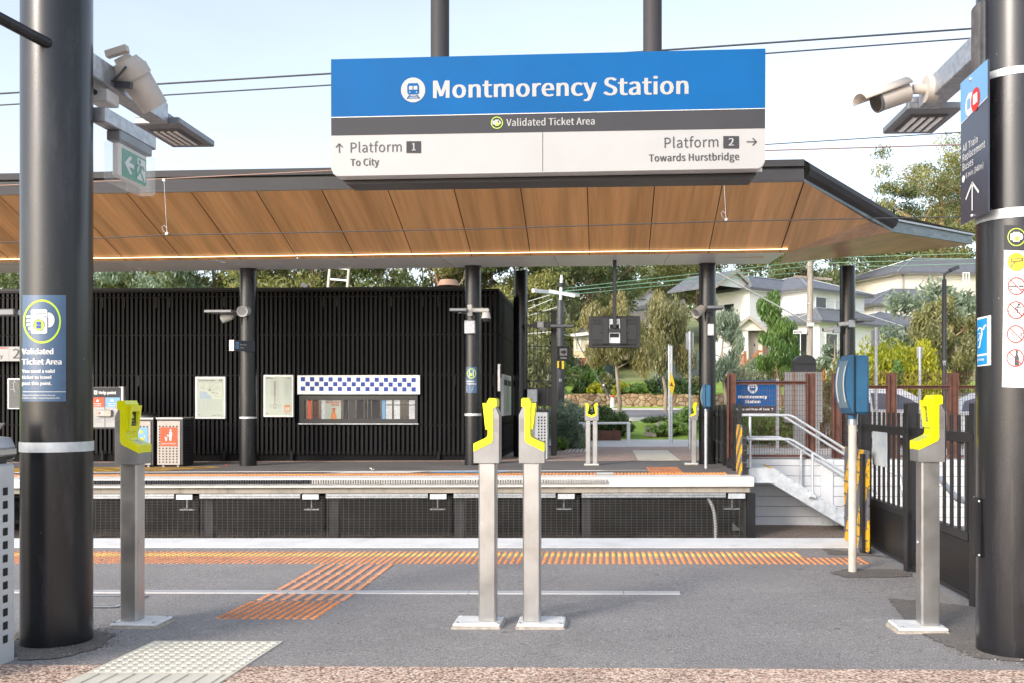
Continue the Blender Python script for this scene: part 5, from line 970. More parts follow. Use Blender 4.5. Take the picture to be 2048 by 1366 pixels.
# tickets sign, slatted gate
t = thing('tickets_sign', 'small black tickets sign projecting by the slatted gate post', 'sign', (W(1127, 707, 21.5).x, 21.5, 1.8)); Y = 21.5; p, q = W(1114, 721.5, Y), W(1139, 692.5, Y); b = MB(); b.box(p.x, q.x, Y, Y + .06, p.z, q.z, M['sgrey'], .006); d = Decal(b, hitY(Y, .004)); d.rect(1119.5, 697, 1134, 711, M['swhite'], 1); d.rect(1125, 700.5, 1130.5, 708.5, M['ink'], 2); d.disc(1130.5, 704, 2.3, 2.8, M['ink'], 2, 12); d.rect(1121.5, 702, 1125, 706.5, M['ink'], 2); d.text('Tickets', 1120.5, 1133, 717.5, 717.5, 3.2, M['white'], 1, .02); b.build('panel', t)
t = thing('slatted_gate', 'tall black open bar gate beside the slatted building', 'gate', (W(1080, 900, 22).x, 22, 0)); Y = 22.0; b = MB(); p, q = W(1102, 905, Y), W(1113, 621, Y); b.box(p.x, q.x, Y, Y + .12, 0, q.z, M['black'], .006); b.build('post', t); b = MB()
for k in range(6): pp, qq = W(1059 + 7.6 * k, 893, Y), W(1060.3 + 7.6 * k, 624, Y); b.box(pp.x, qq.x, Y + .02, Y + .06, pp.z, qq.z, M['black'])
b.build('bars', t); b = MB()
for ya, yb in ((622, 624.5), (691, 693.5), (761, 763.5), (775, 812), (845, 847), (892, 895)): b = MB(); pp, qq = W(1056, yb, Y), W(1102, ya, Y); b.box(pp.x, qq.x, Y + .065, Y + .085, pp.z, qq.z, M['black']); b.build('rail', t)
t = thing('steel_cabinet', 'dull steel ticket machine cabinet beside the slatted gate', 'cabinet', (W(1066, 900, 21.8).x, 21.8, 0)); Y = 21.45; b = MB(); p, q = W(1054, 805, Y), W(1074, 778, Y); b.box(p.x, q.x, Y, Y + .3, p.z, q.z, M['galv'], .01); b.build('head', t); b = MB(); p, q = W(1052, 905, Y), W(1072, 805, Y); b.box(p.x, q.x, Y + .05, Y + .3, 0, p.z + 1.1, M['galv']); b.build('body', t)
t = thing('litter_bin', 'pale perforated bin behind the twin ticket posts by the slatted gate', 'bin', (W(1085, 900, 20.6).x, 20.6, 0)); Y = 20.5; p, q = W(1070, 900, Y), W(1095, 824, Y); b = MB(); b.box(p.x, q.x, Y, Y + .4, 0, q.z, M['bin_white'], .01)
d = Decal(b, hitY(Y, .003))
for r_ in range(9):
    for c_ in range(3): d.rect(1076 + 6 * c_, 833 + 6 * r_, 1079 + 6 * c_, 836.4 + 6 * r_, M['hole'], 1)
b.build('body', t); b = MB(); b.box(p.x - .02, q.x + .02, Y - .02, Y + .42, q.z, q.z + .03, M['black'], .006); b.build('lid', t)
# ================================================================== GATES, INDICATORS, STAIRS, FENCE
XG = 2.245
def near_gate(label, ya, yb, plate=False):       # ya = far end, yb = near end
    t = thing('picket_gate', label, 'gate', (XG, (ya + yb) / 2, .02)); b = MB(); ym, yn = ya - .05, yb + .05
    
    for w_, za, zb in ((.02, 1.005, 1.07), (.025, .40, .455), (.02, .045, .075)): b = MB(); b.box(XG - w_, XG + w_, yn, ym, za, zb, M['black'], .004); b.build('rail', t)
    b = MB(); n = 8
    for k in range(n): y = yn + .07 + k * (ym - yn - .14) / (n - 1); b.box(XG - .008, XG + .008, y - .014, y + .014, .45, 1.175, M['black'], .002)
    b.build('pickets', t)
    b = MB(); b.box(XG - .008, XG + .008, yn, ym, .07, .40, M['black']); k = yn
    z = .08
    while z < .395: b.box(XG - .013, XG - .008, yn, ym, z, z + .007, M['black']); z += .0145
    b.build('ribbed_panel', t)
    if plate:
        b = MB(); y0, y1 = WX(1774, 900, XG - .03).y, WX(1745.5, 900, XG - .03).y; z0, z1 = WX(1760, 932, XG - .03).z, WX(1760, 864, XG - .03).z
        b.box(XG - .034, XG - .026, y0, y1, z0, z1, M['plategrey'], .003)
        w = y1 - y0; hh = z1 - z0; vs, fs, xa, xb = text_geo('etro'); b.add([(XG - .0355, y1 - w * (.34 + .52 * (x - xa) / (xb - xa)), z0 + hh * .60 + y / CAPH * hh * .13) for x, y in vs], fs, M['fadeblue'])
        for u, v in ((.06, .05), (.94, .05), (.06, .95), (.94, .95)): b.sphere((XG - .034, y0 + w * u, z0 + hh * v), .006, M['galv'], 8, 5)
        b.build('faded_plate', t)
near_gate('black picket gate leaf with a faded grey plate on it', 8.05, 6.93, True); near_gate('black picket gate leaf nearest the column with prohibition stickers', 6.85, 5.72)
def gpost(label, x, y, w, z1=1.25, z0=-.02):
    b = MB(); b.box(x - w / 2, x + w / 2, y - w / 2, y + w / 2, z0, z1, M['black'], .004); b.box(x - w / 2 - .012, x - w / 2, y - .03, y + .03, 1.02, 1.06, M['black']); tag(b.build('gate_post', org=(x, y, 0)), label, 'post', 'black posts of the picket gates')
gpost('black square gate post at the far end of the gate with the faded plate', XG, 8.12, .085); gpost('black square gate post between the two picket gate leaves', XG, 6.89, .085); gpost('black square gate post next to the column with prohibition stickers', XG, 5.66, .085)
gpost('shorter black post beside the worn yellow hazard board', XG - .10, 7.72, .075, .83)
b = MB(); xh = 2.135; b.box(xh, xh + .02, 7.62, 8.36, .03, .86, M['hazard_near'], .004)
for z in (.12, .22, .33, .44, .55, .66, .77): b.box(xh - .004, xh, 7.62, 8.36, z, z + .012, M['trim'])
tag(b.build('hazard_board', org=(xh, 8, .03)), 'worn yellow and grey striped board behind the near blue indicator pole', 'hazard board')
def indicator(label, px, py, s):
    g = WG(px, py) if py > 1000 else None
    if g is None: Y = FX * CAMZ / (py - PY0); g = W(px, py, Y); g.z = gz(g.x, g.y)
    t = thing('platform_indicator', label, 'indicator box', g); b = MB(); z0 = g.z; b.cyl((g.x, g.y, z0 - .01), (g.x, g.y, z0 + 1.08), .030, n=20, mat=M['cream_pole'] if s else M['galv_pale']); b.cyl((g.x, g.y, z0 + 1.08), (g.x, g.y, z0 + 1.12), .034, n=20, mat=M['galv']); b.build('pole', t)
    b = MB(); b.cyl((g.x, g.y, z0 + 1.10), (g.x, g.y, z0 + 1.19), .032, n=16, mat=M['bluebox']); b.build('socket', t)
    b = MB(); x = g.x; za, zb = z0 + 1.16, z0 + 1.59; b.box(x - .03, x + .075, g.y - .17, g.y + .17, za, zb - .01, M['bluebox'], .016); b.box(x - .036, x - .028, g.y - .175, g.y + .175, za - .006, zb, M['black']); b.build('case', t)
    b = MB(); pr = [(x - .035 - .055 * math.sin(math.pi * k / 10) ** .7, za + (zb - za) * k / 10) for k in range(11)]
    b.prism([(u, g.y - .168, v) for u, v in pr], (0, .336, 0), M['bluebox']); ln = b.build('curved_front', t)
    b = MB(); pr2 = [(u - .002, v) for u, v in pr[1:-1]]
    for (u, v), (u2, v2) in zip(pr2, pr2[1:]): b.quad((u, g.y - .13, v), (u, g.y + .13, v), (u2, g.y + .13, v2), (u2, g.y - .13, v2), M['bluelens'])
    for (u, v), (u2, v2) in zip(pr2[1:-1], pr2[2:-1]):
        for ya, yb in ((-.12, -.09), (.07, .11)): b.quad((u - .002, g.y + ya, v), (u - .002, g.y + yb, v), (u2 - .002, g.y + yb, v2), (u2 - .002, g.y + ya, v2), M['white'])
    b.build('lens', ln)
    return g
gi = indicator('blue platform indicator box on a cream pole by the near gates', 1705, 1144, True); indicator('small blue platform indicator box on a pale pole at the far gate', 1412, 937, False)
# far gate (same plane, across the tracks), with hazard pad
t = thing('picket_gate', 'black slatted gate on the far platform beside the stairs', 'gate', (2.36, 18, 0)); XF = 2.36; b = MB()
for k in range(6): y = 16.3 + .72 * k; b = MB(); b.box(XF - .035, XF + .035, y - .035, y + .035, -.02, 1.25 - .01 * k, M['black'], .004); b.build('post', t)
for z in (.98, .42, .05): b = MB(); b.box(XF - .02, XF + .02, 16.3, 19.9, z, z + .06, M['black']); b.build('rail', t)
b = MB(); y = 16.36
while y < 19.85: b.box(XF - .014, XF + .014, y, y + .05, .1, 1.12, M['black']); y += .105
b.build('pickets', t); b = MB(); b.box(XF - .01, XF + .01, 16.34, 19.9, .1, .42, M['black']); b.build('lower_panel', t)
b = MB(); b.box(XF - .06, XF - .04, 15.75, 16.35, .02, .88, M['hazard'], .004); [b.box(XF - .04, XF + .03, 15.72, 15.76, .04 + .105 * k, .13 + .105 * k, M['black']) for k in range(8)]; tag(b.build('hazard_board', org=(XF, 16, 0)), 'yellow and black striped board on the end of the far gate', 'hazard board')
# retaining wall, paving behind, and the stairs down to the track
b = MB(); YR = 17.0; zw = .23
for k in range(7):
    z0 = -1.0 + .185 * k; z1 = min(z0 + .177, zw)
    for xa, xb in ((2.46, 3.92), (3.92, 4.14), (4.14, 6.3), (6.31, 8.6), (8.61, 12)):
        if xa == 3.92: continue
        b.box(xa, xb, YR, YR + .15, z0, z1, M['retaining'], .004)
b.box(3.92, 4.14, YR - .03, YR + .15, -1.0, zw, M['retaining'], .006); b.box(2.46, 12, YR + .02, YR + .16, -1, zw - .02, M['trim']); b.box(2.46, 12, YR + .151, 21.2, -1, zw - .012, M['path']); b.box(2.46, 12, YR + .0, YR + .40, zw - .008, zw, M['retaining'])
tag(b.build('retaining_wall', org=(6, YR, -1)), 'white horizontal panel retaining wall behind the steel stairs', 'wall')
YS0, YS1 = 16.02, 16.92; zl = .13; xl0, xl1 = 2.47, 2.90; sl = .63
t = thing('steel_stairs', 'galvanised steel stairs with double handrails leading down from the far platform', 'stairs', (3.4, 16.5, -1)); b = MB()
for y in (YS0, YS1 - .02):
    b.prism([(xl0, y, zl), (xl1, y, zl), (xl1 + 1.75, y, zl - 1.75 * sl), (xl1 + 1.75, y, zl - 1.75 * sl - .02), (xl1 + 1.42, y, -1.0), (xl1 - .06, y, zl - .25), (xl0, y, zl - .25)], (0, .02, 0), M['galv_pale'])
b.box(xl0, xl1, YS0 - .04, YS0, zl - .25, zl - .235, M['galv_pale']); b.build('stringers', t)
b = MB()
for k in range(9): x = xl0 + .05 * k; b.box(x, x + .012, YS0 + .02, YS1 - .02, zl - .03, zl - .002, M['galv_pale'])
for k in range(20): y = YS0 + .04 + .045 * k; b.box(xl0, xl1, y, y + .008, zl - .03, zl - .001, M['galv_pale'])
b.box(xl1 - .06, xl1, YS0 + .02, YS1 - .02, zl - .028, zl + .002, M['yline']); b.build('landing', t)
b = MB()
for k in range(6): x = xl1 + .02 + .27 * k; z = zl - .17 * (k + 1); b.box(x, x + .27, YS0 + .02, YS1 - .02, z - .03, z, M['galv'])
b.build('treads', t)
b = MB()
for k in range(7): x = xl1 + .1 + .24 * k; z = zl - .08 - .24 * k * sl; b = MB(); b.cyl((x, YS0, z), (x, YS0 - .012, z), .014, n=10, mat=M['galv']); b.build('bolt', t)
for y, e in ((YS0 - .03, 0), (YS1, 0)):
    for hz in (.91, .50):
        b = MB(); b.tube([(xl0 - .12, y, zl + hz), (xl1 + .25, y, zl + hz), (xl1 + .33, y, zl + hz - .03), (xl1 + 1.75, y, zl + hz - .03 - 1.42 * sl)], .024, 12, M['galv_pale']); b.build('handrail', t)
    for xx in (xl1 + .65, xl1 + 1.45):
        b = MB(); zt_ = zl + .5 - .03 - (xx - xl1 - .33) * sl; b.cyl((xx, y, zl - (xx - xl1) * sl - .1), (xx, y, zt_ - .02), .024, n=12, mat=M['galv_pale']); b.sphere((xx, y, zt_ - .02), .027, M['galv_pale'], 12, 8); b.cyl((xx + .05, y, zl - (xx - xl1) * sl - .08), (xx - .05, y, zl - (xx - xl1) * sl - .05), .045, n=12, mat=M['galv_pale']); b.build('stanchion', t)
b = MB(); b.cyl((xl0 + .02, YS0 - .01, zl), (xl0 + .02, YS0 - .01, zl + .93), .024, n=12, mat=M['galv_pale']); b.build('end_stanchion', t)
# handrail of the ramp glimpsed through the near gates
t = thing('ramp_handrail', 'grey tubular ramp handrail seen through the picket gates', 'handrail', (3.4, 9, -.2)); b = MB(); ya = 10.2
b.tube([W(1880, 957, 8.4), W(1915, 998, 8.0), W(1932, 1003, 7.8), W(1990, 1003, 7.6)], .026, 12, M['galv_pale']); b.tube([W(1775, 940, 9.6), W(1800, 952, 9.5), W(1812, 1012, 9.4)], .02, 10, M['galv_pale']); b.build('tube', t); b = MB(); p = W(1938, 880, 8.2); b.cyl((p.x, 8.2, -1.0), (p.x, 8.2, p.z), .04, n=14, mat=M['galv_pale']); b.build('post', t)
# rusted weldmesh fence
YFN = 17.28; xs_f = [W(px, 806, YFN).x for px in (1463, 1621, 1673, 1783, 1906, 2035)]
t = thing('mesh_fence', 'rust brown welded mesh fence with steel beam posts behind the stairs', 'fence', (5, YFN, zw)); zt_f = 1.80
for x in xs_f:
    b = MB(); b.box(x - .075, x - .06, YFN - .08, YFN + .08, zw, zt_f, M['rust']); b.box(x + .06, x + .075, YFN - .08, YFN + .08, zw, zt_f, M['rust']); b.box(x - .06, x + .06, YFN - .008, YFN + .008, zw, zt_f, M['rust']); b.build('beam_post', t)
b = MB()
for xa, xb in zip(xs_f, xs_f[1:]):
    zr = zt_f - .16 if xa < xs_f[1] - .01 else zt_f - .24
    if abs(xa - xs_f[1]) < .01: continue
    b = MB(); b.box(xa + .076, xb - .076, YFN - .06, YFN + .06, zr, zr + .012, M['rust']); b.box(xa + .076, xb - .076, YFN - .005, YFN + .005, zr - .05, zr + .001, M['rust']); b.build('rail', t); b = MB(); b.box(xa + .076, xb - .076, YFN - .04, YFN + .04, zw + .02, zw + .06, M['rust']); b.build('rail', t)
b = MB(); x = 2.5
while x < xs_f[-1]:
    b.box(x, x + .006, YFN + .082, YFN + .088, zw + .03, zt_f + .05, M['rust']); x += .0465
z = zw + .05
while z < zt_f + .02: b.box(2.5, xs_f[-1], YFN + .088, YFN + .092, z, z + .005, M['rust']); z += .092
b.build('welded_mesh', t)
# blue station sign, notice cabinet, bits behind the fence
YB = 20.0; t = thing('street_sign_board', 'blue station entrance sign behind the rusty mesh fence', 'sign', (W(1510, 828, YB).x, YB, .2)); b = MB(); p, q = W(1462, 829, YB), W(1552, 760, YB); b.box(p.x, q.x, YB, YB + .06, p.z, q.z, M['sgrey']); d = Decal(b, hitY(YB, .005)); d.rect(1462, 760, 1552, 812.5, M['blue'], 1); d.disc(1505.5, 776.3, 10, 10.4, M['white'], 2); d.poly([(1500, 771), (1511, 771), (1511.5, 779), (1509, 781), (1502, 781), (1499.6, 779)], M['blue'], 3); d.rect(1502, 773, 1505, 776, M['white'], 4); d.rect(1506.2, 773, 1509.2, 776, M['white'], 4); d.line((1502, 782.5), (1499.6, 785), .9, M['blue'], 3); d.line((1509.4, 782.5), (1511.6, 785), .9, M['blue'], 3); d.line((1500, 783.6), (1511.4, 783.6), .7, M['blue'], 3)
d.text('Montmorency', 1477, 1533.5, 796.6, 796.6, 6.2, M['white'], 2, .025); d.text('Station', 1490.5, 1520, 806.2, 806.2, 6.2, M['white'], 2, .025); d.text('Pick-up and Drop-off Zone', 1470, 1539, 820.4, 820.4, 4.2, M['white'], 2, .02); d.arrow(1544.5, 818.6, 2.8, 0, .9, M['white']); b.build('panel', t)
for x in (W(1556, 806, YB).x, W(1466, 806, YB).x): b = MB(); b.box(x - .03, x + .03, YB + .061, YB + .12, .0, W(1550, 757, YB).z, M['galv']); b.build('post', t)
Yb = 21.5; t = thing('notice_cabinet', 'large pale grey notice cabinet seen from behind the mesh fence', 'notice cabinet', (W(1607, 890, Yb).x, Yb, .2)); b = MB(); p, q = W(1569, 845, Yb), W(1646, 744, Yb); b.box(p.x, q.x, Yb, Yb + .12, p.z, q.z, M['swhite'], .01); b.build('cabinet', t); b = MB(); p, q = W(1588, 905, Yb), W(1640, 845, Yb); b.box(p.x, q.x, Yb + .02, Yb + .10, 0, q.z, M['swhite']); b.build('pedestal', t); b = MB(); p, q = W(1586, 845, Yb), W(1590, 745, Yb); b.box(p.x, q.x, Yb - .03, Yb, p.z, q.z, M['bark_pink']); b.build('rib', t)
Ya = 23.0; t = thing('utility_pillar', 'dark grey arch topped utility pillar above the notice cabinet', 'utility pillar', (W(1611, 800, Ya).x, Ya, 0)); b = MB(); pts = [W(1590, 760, Ya), W(1632, 760, Ya), W(1632, 723, Ya)] + [W(1611 + 21 * math.cos(a), 723 - 13.5 * math.sin(a), Ya) for a in np.linspace(.15, math.pi - .15, 12)] + [W(1590, 723, Ya)]; b.prism(pts, (0, .4, 0), M['pole_dark']); p, q = W(1593, 760, Ya), W(1629, 760, Ya); b.box(p.x, q.x, Ya + .03, Ya + .37, 0, p.z, M['pole_dark']); b.build('pillar_body', t); b = MB(); p, q = W(1589, 729, Ya - .01), W(1633, 727, Ya - .01); b.box(p.x, q.x, Ya - .015, Ya, p.z, q.z, M['black']); b.build('lid_seam', t)
def barrier(label, px, Y):
    p = W(px, 752, Y); t = thing('road_barrier', label, 'barrier', (p.x, Y, T(p.x, Y))); z = T(p.x, Y); b = MB(); zt = W(px, 733, Y).z
    b.prism([(p.x - .42, Y, z), (p.x + .42, Y, z), (p.x + .42, Y, z + .3), (p.x + .2, Y, zt), (p.x - .2, Y, zt), (p.x - .42, Y, z + .3)], (0, .5, 0), M['orangeplastic']); b.build('shell', t, bevel=.03); b = MB(); b.box(p.x - .1, p.x + .1, Y - .02, Y, z + .15, z + .25, M['white']); b.build('reflector', t)
barrier('orange plastic road barrier left of the dark arch topped pillar', 1581, 52); barrier('orange plastic road barrier right of the dark arch topped pillar', 1640, 52)
# ================================================================== BACKGROUND
# footpath, road, garden
b = MB()
for xa, xb in zip([-60, -20, 0, 20, 60], [-20, 0, 20, 60, 140]): b.quad((xa, 34, T(xa, 34)), (xb, 34, T(xb, 34)), (xb, 41, T(xb, 41)), (xa, 41, T(xa, 41)), M['road'])
struct('road', b)
b = MB()
for y0, y1 in ((33.8, 34.0), (41.0, 41.18)): b.add([(x, y, T(x, y) + dz) for x in (-60, 140) for y in (y0, y1) for dz in (-.1, .06)], [(0, 1, 3, 2), (4, 6, 7, 5), (0, 4, 5, 1), (2, 3, 7, 6), (0, 2, 6, 4), (1, 5, 7, 3)], M['path'])
struct('kerb', b)
b = MB()
for xa, y in ((-1.5, 37.2), (.6, 37.4), (3.0, 37.0), (-6, 37.4), (7, 37.3), (11, 37.2), (3.4, 36.0), (2.2, 35.4)): b.add([(x, yy, T(x, yy) + .006) for x, yy in ((xa, y), (xa + 1.2, y), (xa + 1.2, y + .12), (xa, y + .12))], [(0, 1, 2, 3)], M['wline'])
struct('road_markings', b)
b = MB(); b.quad((-8, 26.3, .005), (14, 26.3, .005), (14, 28.2, .14), (-8, 28.2, .14), M['path']); struct('footpath', b)
b = MB(); p, q = W(1155, 890, 26.6), W(1243, 879, 26.6); b.box(p.x, q.x, 27.9, 28.0, p.z - .1, .42, M['rust']); tag(b.build('garden_edging', org=(p.x, 27.9, 0)), 'rusty steel garden edging in front of the low bushes', 'garden edging')
# stone retaining wall of the front garden
YST = 44.1; p, q = W(1126, 813, YST), W(1375, 790, YST); b = MB(); n = 30
zt0 = 1.66
rn = random.Random(5); tops = [zt0 + rn.uniform(-.05, .05) for _ in range(n + 1)]
for k in range(n):
    xa, xb = p.x + (q.x + 6 - p.x) * k / n, p.x + (q.x + 6 - p.x) * (k + 1) / n
    b.prism([(xa, YST, .9), (xb, YST, .9), (xb, YST, tops[k + 1]), (xa, YST, tops[k])], (0, .5, 0), M['stone'])
tag(b.build('stone_wall', org=(p.x, YST, 1)), 'low sandstone rubble retaining wall across the road', 'wall')
# white guard rail in front of the garden
YGd = 27.4; t = thing('guard_rail', 'white tubular rail beside the low bushes', 'railing', (0, YGd, .1)); b = MB(); b.tube([W(1145, 848, YGd), W(1150, 847, YGd), W(1258, 846, YGd), W(1261, 849, YGd)], .035, 10, M['trim_white']); b.build('rail', t)
for px in (1167, 1257): b = MB(); p = W(px, 846, YGd); b.cyl((p.x, YGd, .05), (p.x, YGd, p.z), .055, n=12, mat=M['trim_white']); b.build('post', t)
t = thing('garden_bench_frame', 'low pale timber edging frame on the mulch beside the road', 'edging frame', W(1300, 868, 29)); b = MB(); b.bar(W(1287, 868, 29), W(1312, 870, 29), .06, .12, M['polewood']); b.bar(W(1310, 871, 29), W(1317, 847, 32), .10, .12, M['polewood']); b.bar(W(1290, 866, 29.2), W(1292, 857, 29.2), .05, .05, M['polewood']); b.bar(W(1290, 857, 29.2), W(1302, 857, 29.2), .05, .05, M['polewood']); b.build('frame', t)
# ------------------------------------------------------------------ houses
def boards(mb, a, c, z0, z1, pitch, m):           # lapped weatherboards from a to c (2D points)
    a = Vector((*a, 0)); c = Vector((*c, 0)); e = (c - a).normalized(); n = Vector((e.y, -e.x, 0)); z = z0
    while z < z1 - .01:
        zt = min(z + pitch, z1); lo = n * .022
        mb.quad(a + lo + Vector((0, 0, z)), c + lo + Vector((0, 0, z)), c + Vector((0, 0, zt)), a + Vector((0, 0, zt)), m); mb.quad(a + Vector((0, 0, z)), c + Vector((0, 0, z)), c + lo + Vector((0, 0, z)), a + lo + Vector((0, 0, z)), m); z += pitch
def block(parent, P, e1, l1, e2, l2, z0, z1, eave, rise, wallm, roofm, pitch=.2, name='wall'):
    """rectangular storey: nearest corner P, walls along e1 (to the left and back) and e2 (to the right and back), hipped roof"""
    P = Vector((*P, 0)); e1 = Vector((*e1, 0)).normalized(); e2 = Vector((*e2, 0)).normalized(); A = P + e1 * l1; B = P + e2 * l2; D = A + e2 * l2
    mb = MB(); boards(mb, A.xy, P.xy, z0, z1, pitch, wallm); boards(mb, P.xy, B.xy, z0, z1, pitch, wallm); mb.quad(A + Vector((0, 0, z0)), D + Vector((0, 0, z0)), D + Vector((0, 0, z1)), A + Vector((0, 0, z1)), wallm); mb.quad(B + Vector((0, 0, z0)), D + Vector((0, 0, z0)), D + Vector((0, 0, z1)), B + Vector((0, 0, z1)), wallm); mb.build(name, parent)
    if rise <= 0: return
    c = [P - e1 * eave - e2 * eave, A + e1 * eave - e2 * eave, D + (e1 + e2) * eave, B + e2 * eave - e1 * eave]
    L1 = l1 + 2 * eave; L2 = l2 + 2 * eave; s = min(L1, L2) / 2; zt = z1 + .16
    if L1 >= L2: r0 = c[0] + e1 * s + e2 * s; r1 = c[1] - e1 * s + e2 * s
    else: r0 = c[0] + e1 * s + e2 * s; r1 = c[3] + e1 * s - e2 * s
    up = lambda v, z: Vector((v.x, v.y, z)); mb = MB(); R0, R1 = up(r0, zt + rise), up(r1, zt + rise); C = [up(v, zt) for v in c]
    fs = [(C[0], C[1], R1, R0), (C[1], C[2], R1), (C[2], C[3], R0, R1), (C[3], C[0], R0)] if L1 >= L2 else [(C[0], C[1], R0), (C[1], C[2], R1, R0), (C[2], C[3], R1), (C[3], C[0], R0, R1)]
    for f in fs: mb.poly(list(f), roofm)
    for k, r in zip(range(4), (R0, R1, R1, R0) if L1 >= L2 else (R0, R0, R1, R1)): mb.bar(C[k] + Vector((0, 0, .02)), r + Vector((0, 0, .02)), .16, .05, M['galv'])
    mb.bar(R0 + Vector((0, 0, .02)), R1 + Vector((0, 0, .02)), .16, .05, M['galv'])
    rf = mb.build('roof', parent); mb = MB()
    for k in range(4): a, q = c[k], c[(k + 1) % 4]; mb.bar(up(a, z1 + .07), up(q, z1 + .07), .05, .17, M['trim'])
    mb.poly([up(v, z1 + .0) for v in c], M['trim_white']); mb.build('eaves', rf)
def window(parent, P, e, u0, u1, z0, z1, fm='trim_white', pm='glass', bars=1, name='window', proud=.03):
    P = Vector((*P, 0)); e = Vector((*e, 0)).normalized(); n = Vector((e.y, -e.x, 0)); n = n if n.dot(CAM - P) > 0 else -n
    q = lambda u, o, z: P + e * u + n * o + Vector((0, 0, z)); mb = MB(); w = .07
    for a, c, d, f in ((u0, u1, z0, z0 + w), (u0, u1, z1 - w, z1), (u0, u0 + w, z0 + w, z1 - w), (u1 - w, u1, z0 + w, z1 - w)): mb.prism([q(a, proud + .03, d), q(c, proud + .03, d), q(c, proud + .03, f), q(a, proud + .03, f)], -n * .05, M[fm])
    for k in range(1, bars): u = u0 + (u1 - u0) * k / bars; mb.prism([q(u - .025, proud + .025, z0 + w), q(u + .025, proud + .025, z0 + w), q(u + .025, proud + .025, z1 - w), q(u - .025, proud + .025, z1 - w)], -n * .04, M[fm])
    wd = mb.build(name, parent); mb = MB(); mb.quad(q(u0 + w, proud, z0 + w), q(u1 - w, proud, z0 + w), q(u1 - w, proud, z1 - w), q(u0 + w, proud, z1 - w), M[pm]); mb.build('pane', wd)
def gable(mb, c, wdir, w, dep, ddir, z0, h, roofm, wallm, over=.3):   # small gabled roof; c = middle of the front
    c = Vector((*c, 0)); e = Vector((*wdir, 0)).normalized(); f = Vector((*ddir, 0)).normalized(); q = lambda u, v, z: c + e * u + f * v + Vector((0, 0, z))
    mb.poly([q(-w / 2, 0, z0), q(w / 2, 0, z0), q(0, 0, z0 + h)], wallm)
    for s in (-1, 1): mb.prism([q(s * (w / 2 + over), -over, z0 - over * h / w * 2), q(0, -over, z0 + h), q(0, dep, z0 + h), q(s * (w / 2 + over), dep, z0 - over * h / w * 2)], (0, 0, .10), roofm); mb.prism([q(s * (w / 2 + over), -over - .03, z0 - over * h / w * 2 - .06), q(0, -over - .03, z0 + h - .06), q(0, -over - .03, z0 + h + .14), q(s * (w / 2 + over), -over - .03, z0 - over * h / w * 2 + .14)], f * .04, M['trim_warm'])
dL = (-.64, .77); dR = (.77, .64)
# white two-storey house
t = thing('white_house', 'white weatherboard two storey house with grey hipped roofs', 'house', (11, 60, 4)); zE = 8.24
block(t, (8.99, 57.9), dL, 3.3, dR, 9.0, 2.5, zE, .45, 1.05, M['white_wall'], M['roof_grey']); block(t, (12.54, 58.0), dL, 7.0, dR, 5.9, 2.5, zE - .02, .45, 1.25, M['white_wall'], M['roof_grey'])
pL = Vector((12.54, 58.0)); u = Vector(dR).normalized(); ul = Vector(dL).normalized()
window(t, (12.54, 58), dR, .75, 1.9, 7.15, 7.95, pm='glass'); window(t, (12.54, 58), dR, 2.75, 3.5, 6.55, 7.85, pm='pane'); window(t, (8.99, 57.9), dL, 1.2, 2.2, 6.3, 7.6); mb = MB()
for P_, off in (((8.99, 57.9), (.77 * 1.7, .64 * 1.7)), ((12.54, 58), (.77 * 4.6, .64 * 4.6))): x, y = P_[0] + off[0] + .03, P_[1] + off[1] - .06; mb.cyl((x, y, 5.6), (x, y, zE), .06, n=8, mat=M['trim'])
mb.build('downpipe', t)
g0 = Vector((8.0, 58.6)); mb = MB(); gable(mb, W(1468, 0, 57.4).xy, (.77, .64), 3.2, 4, (-.64, .77), zE + .15, .95, M['roof_grey'], M['white_wall'], .25); mb.build('gablet', t)
block(t, (12.9, 56.2), dL, 3.2, dR, 7.6, 2.4, 6.05, .45, 1.0, M['white_wall'], M['roof_grey'], name='wing_wall')
window(t, (12.9, 56.2), dR, .5, 1.7, 3.9, 5.5, bars=1); window(t, (12.9, 56.2), dL, .6, 2.2, 3.6, 5.6, bars=2)
YPo = 55.6; cx = W(1497, 0, YPo).x; zg = W(1497, 661, YPo).z; mb = MB(); gable(mb, (cx, YPo), (1, 0), 1.75, 3.5, (0, 1), zg, .72, M['roof_grey'], M['ivory_wall'], .32); mb.build('porch_roof', t)
mb = MB(); p, q = W(1482, 725, YPo + .8), W(1508, 661, YPo + .8); boards(mb, (p.x, YPo + .8), (q.x + .6, YPo + .8), p.z - .5, q.z, .2, M['ivory_wall']); p, q = W(1483, 725, YPo + .1), W(1496, 661, YPo + .1); boards(mb, (p.x, YPo + .1), (q.x, YPo + .1), p.z - .6, q.z, .2, M['white_wall']); mb.build('porch_wall', t)
mb = MB(); p, q = W(1497, 722, YPo + .78), W(1515, 664, YPo + .78); mb.box(p.x, q.x, YPo + .72, YPo + .77, p.z, q.z, M['trim_warm']); c = W(1509, 690, YPo + .7); mb.box(c.x - .03, c.x + .03, YPo + .69, YPo + .72, c.z - .08, c.z + .08, M['black']); mb.build('front_door', t)
mb = MB(); p, q = W(1527, 735, YPo), W(1536, 668, YPo); mb.box(p.x, q.x, YPo, YPo + .4, p.z - .6, q.z, M['brick_brown']); mb.build('brick_pier', t)
mb = MB()
for xa, ya, xb, yb in ((1470, 726, 1487, 708), (1487, 706, 1492, 705), (1494, 724, 1516, 704), (1516, 703, 1526, 703)): mb.bar(W(xa, ya, YPo - .5), W(xb, yb, YPo - .5), .08, .12, M['deckwood'])
for k in range(7): xx = 1472 + 2.6 * k; yy = 726 - 1.05 * (xx - 1470); p = W(xx, yy, YPo - .5); mb.box(p.x - .025, p.x + .025, YPo - .53, YPo - .47, p.z - .95, p.z, M['deckwood'])
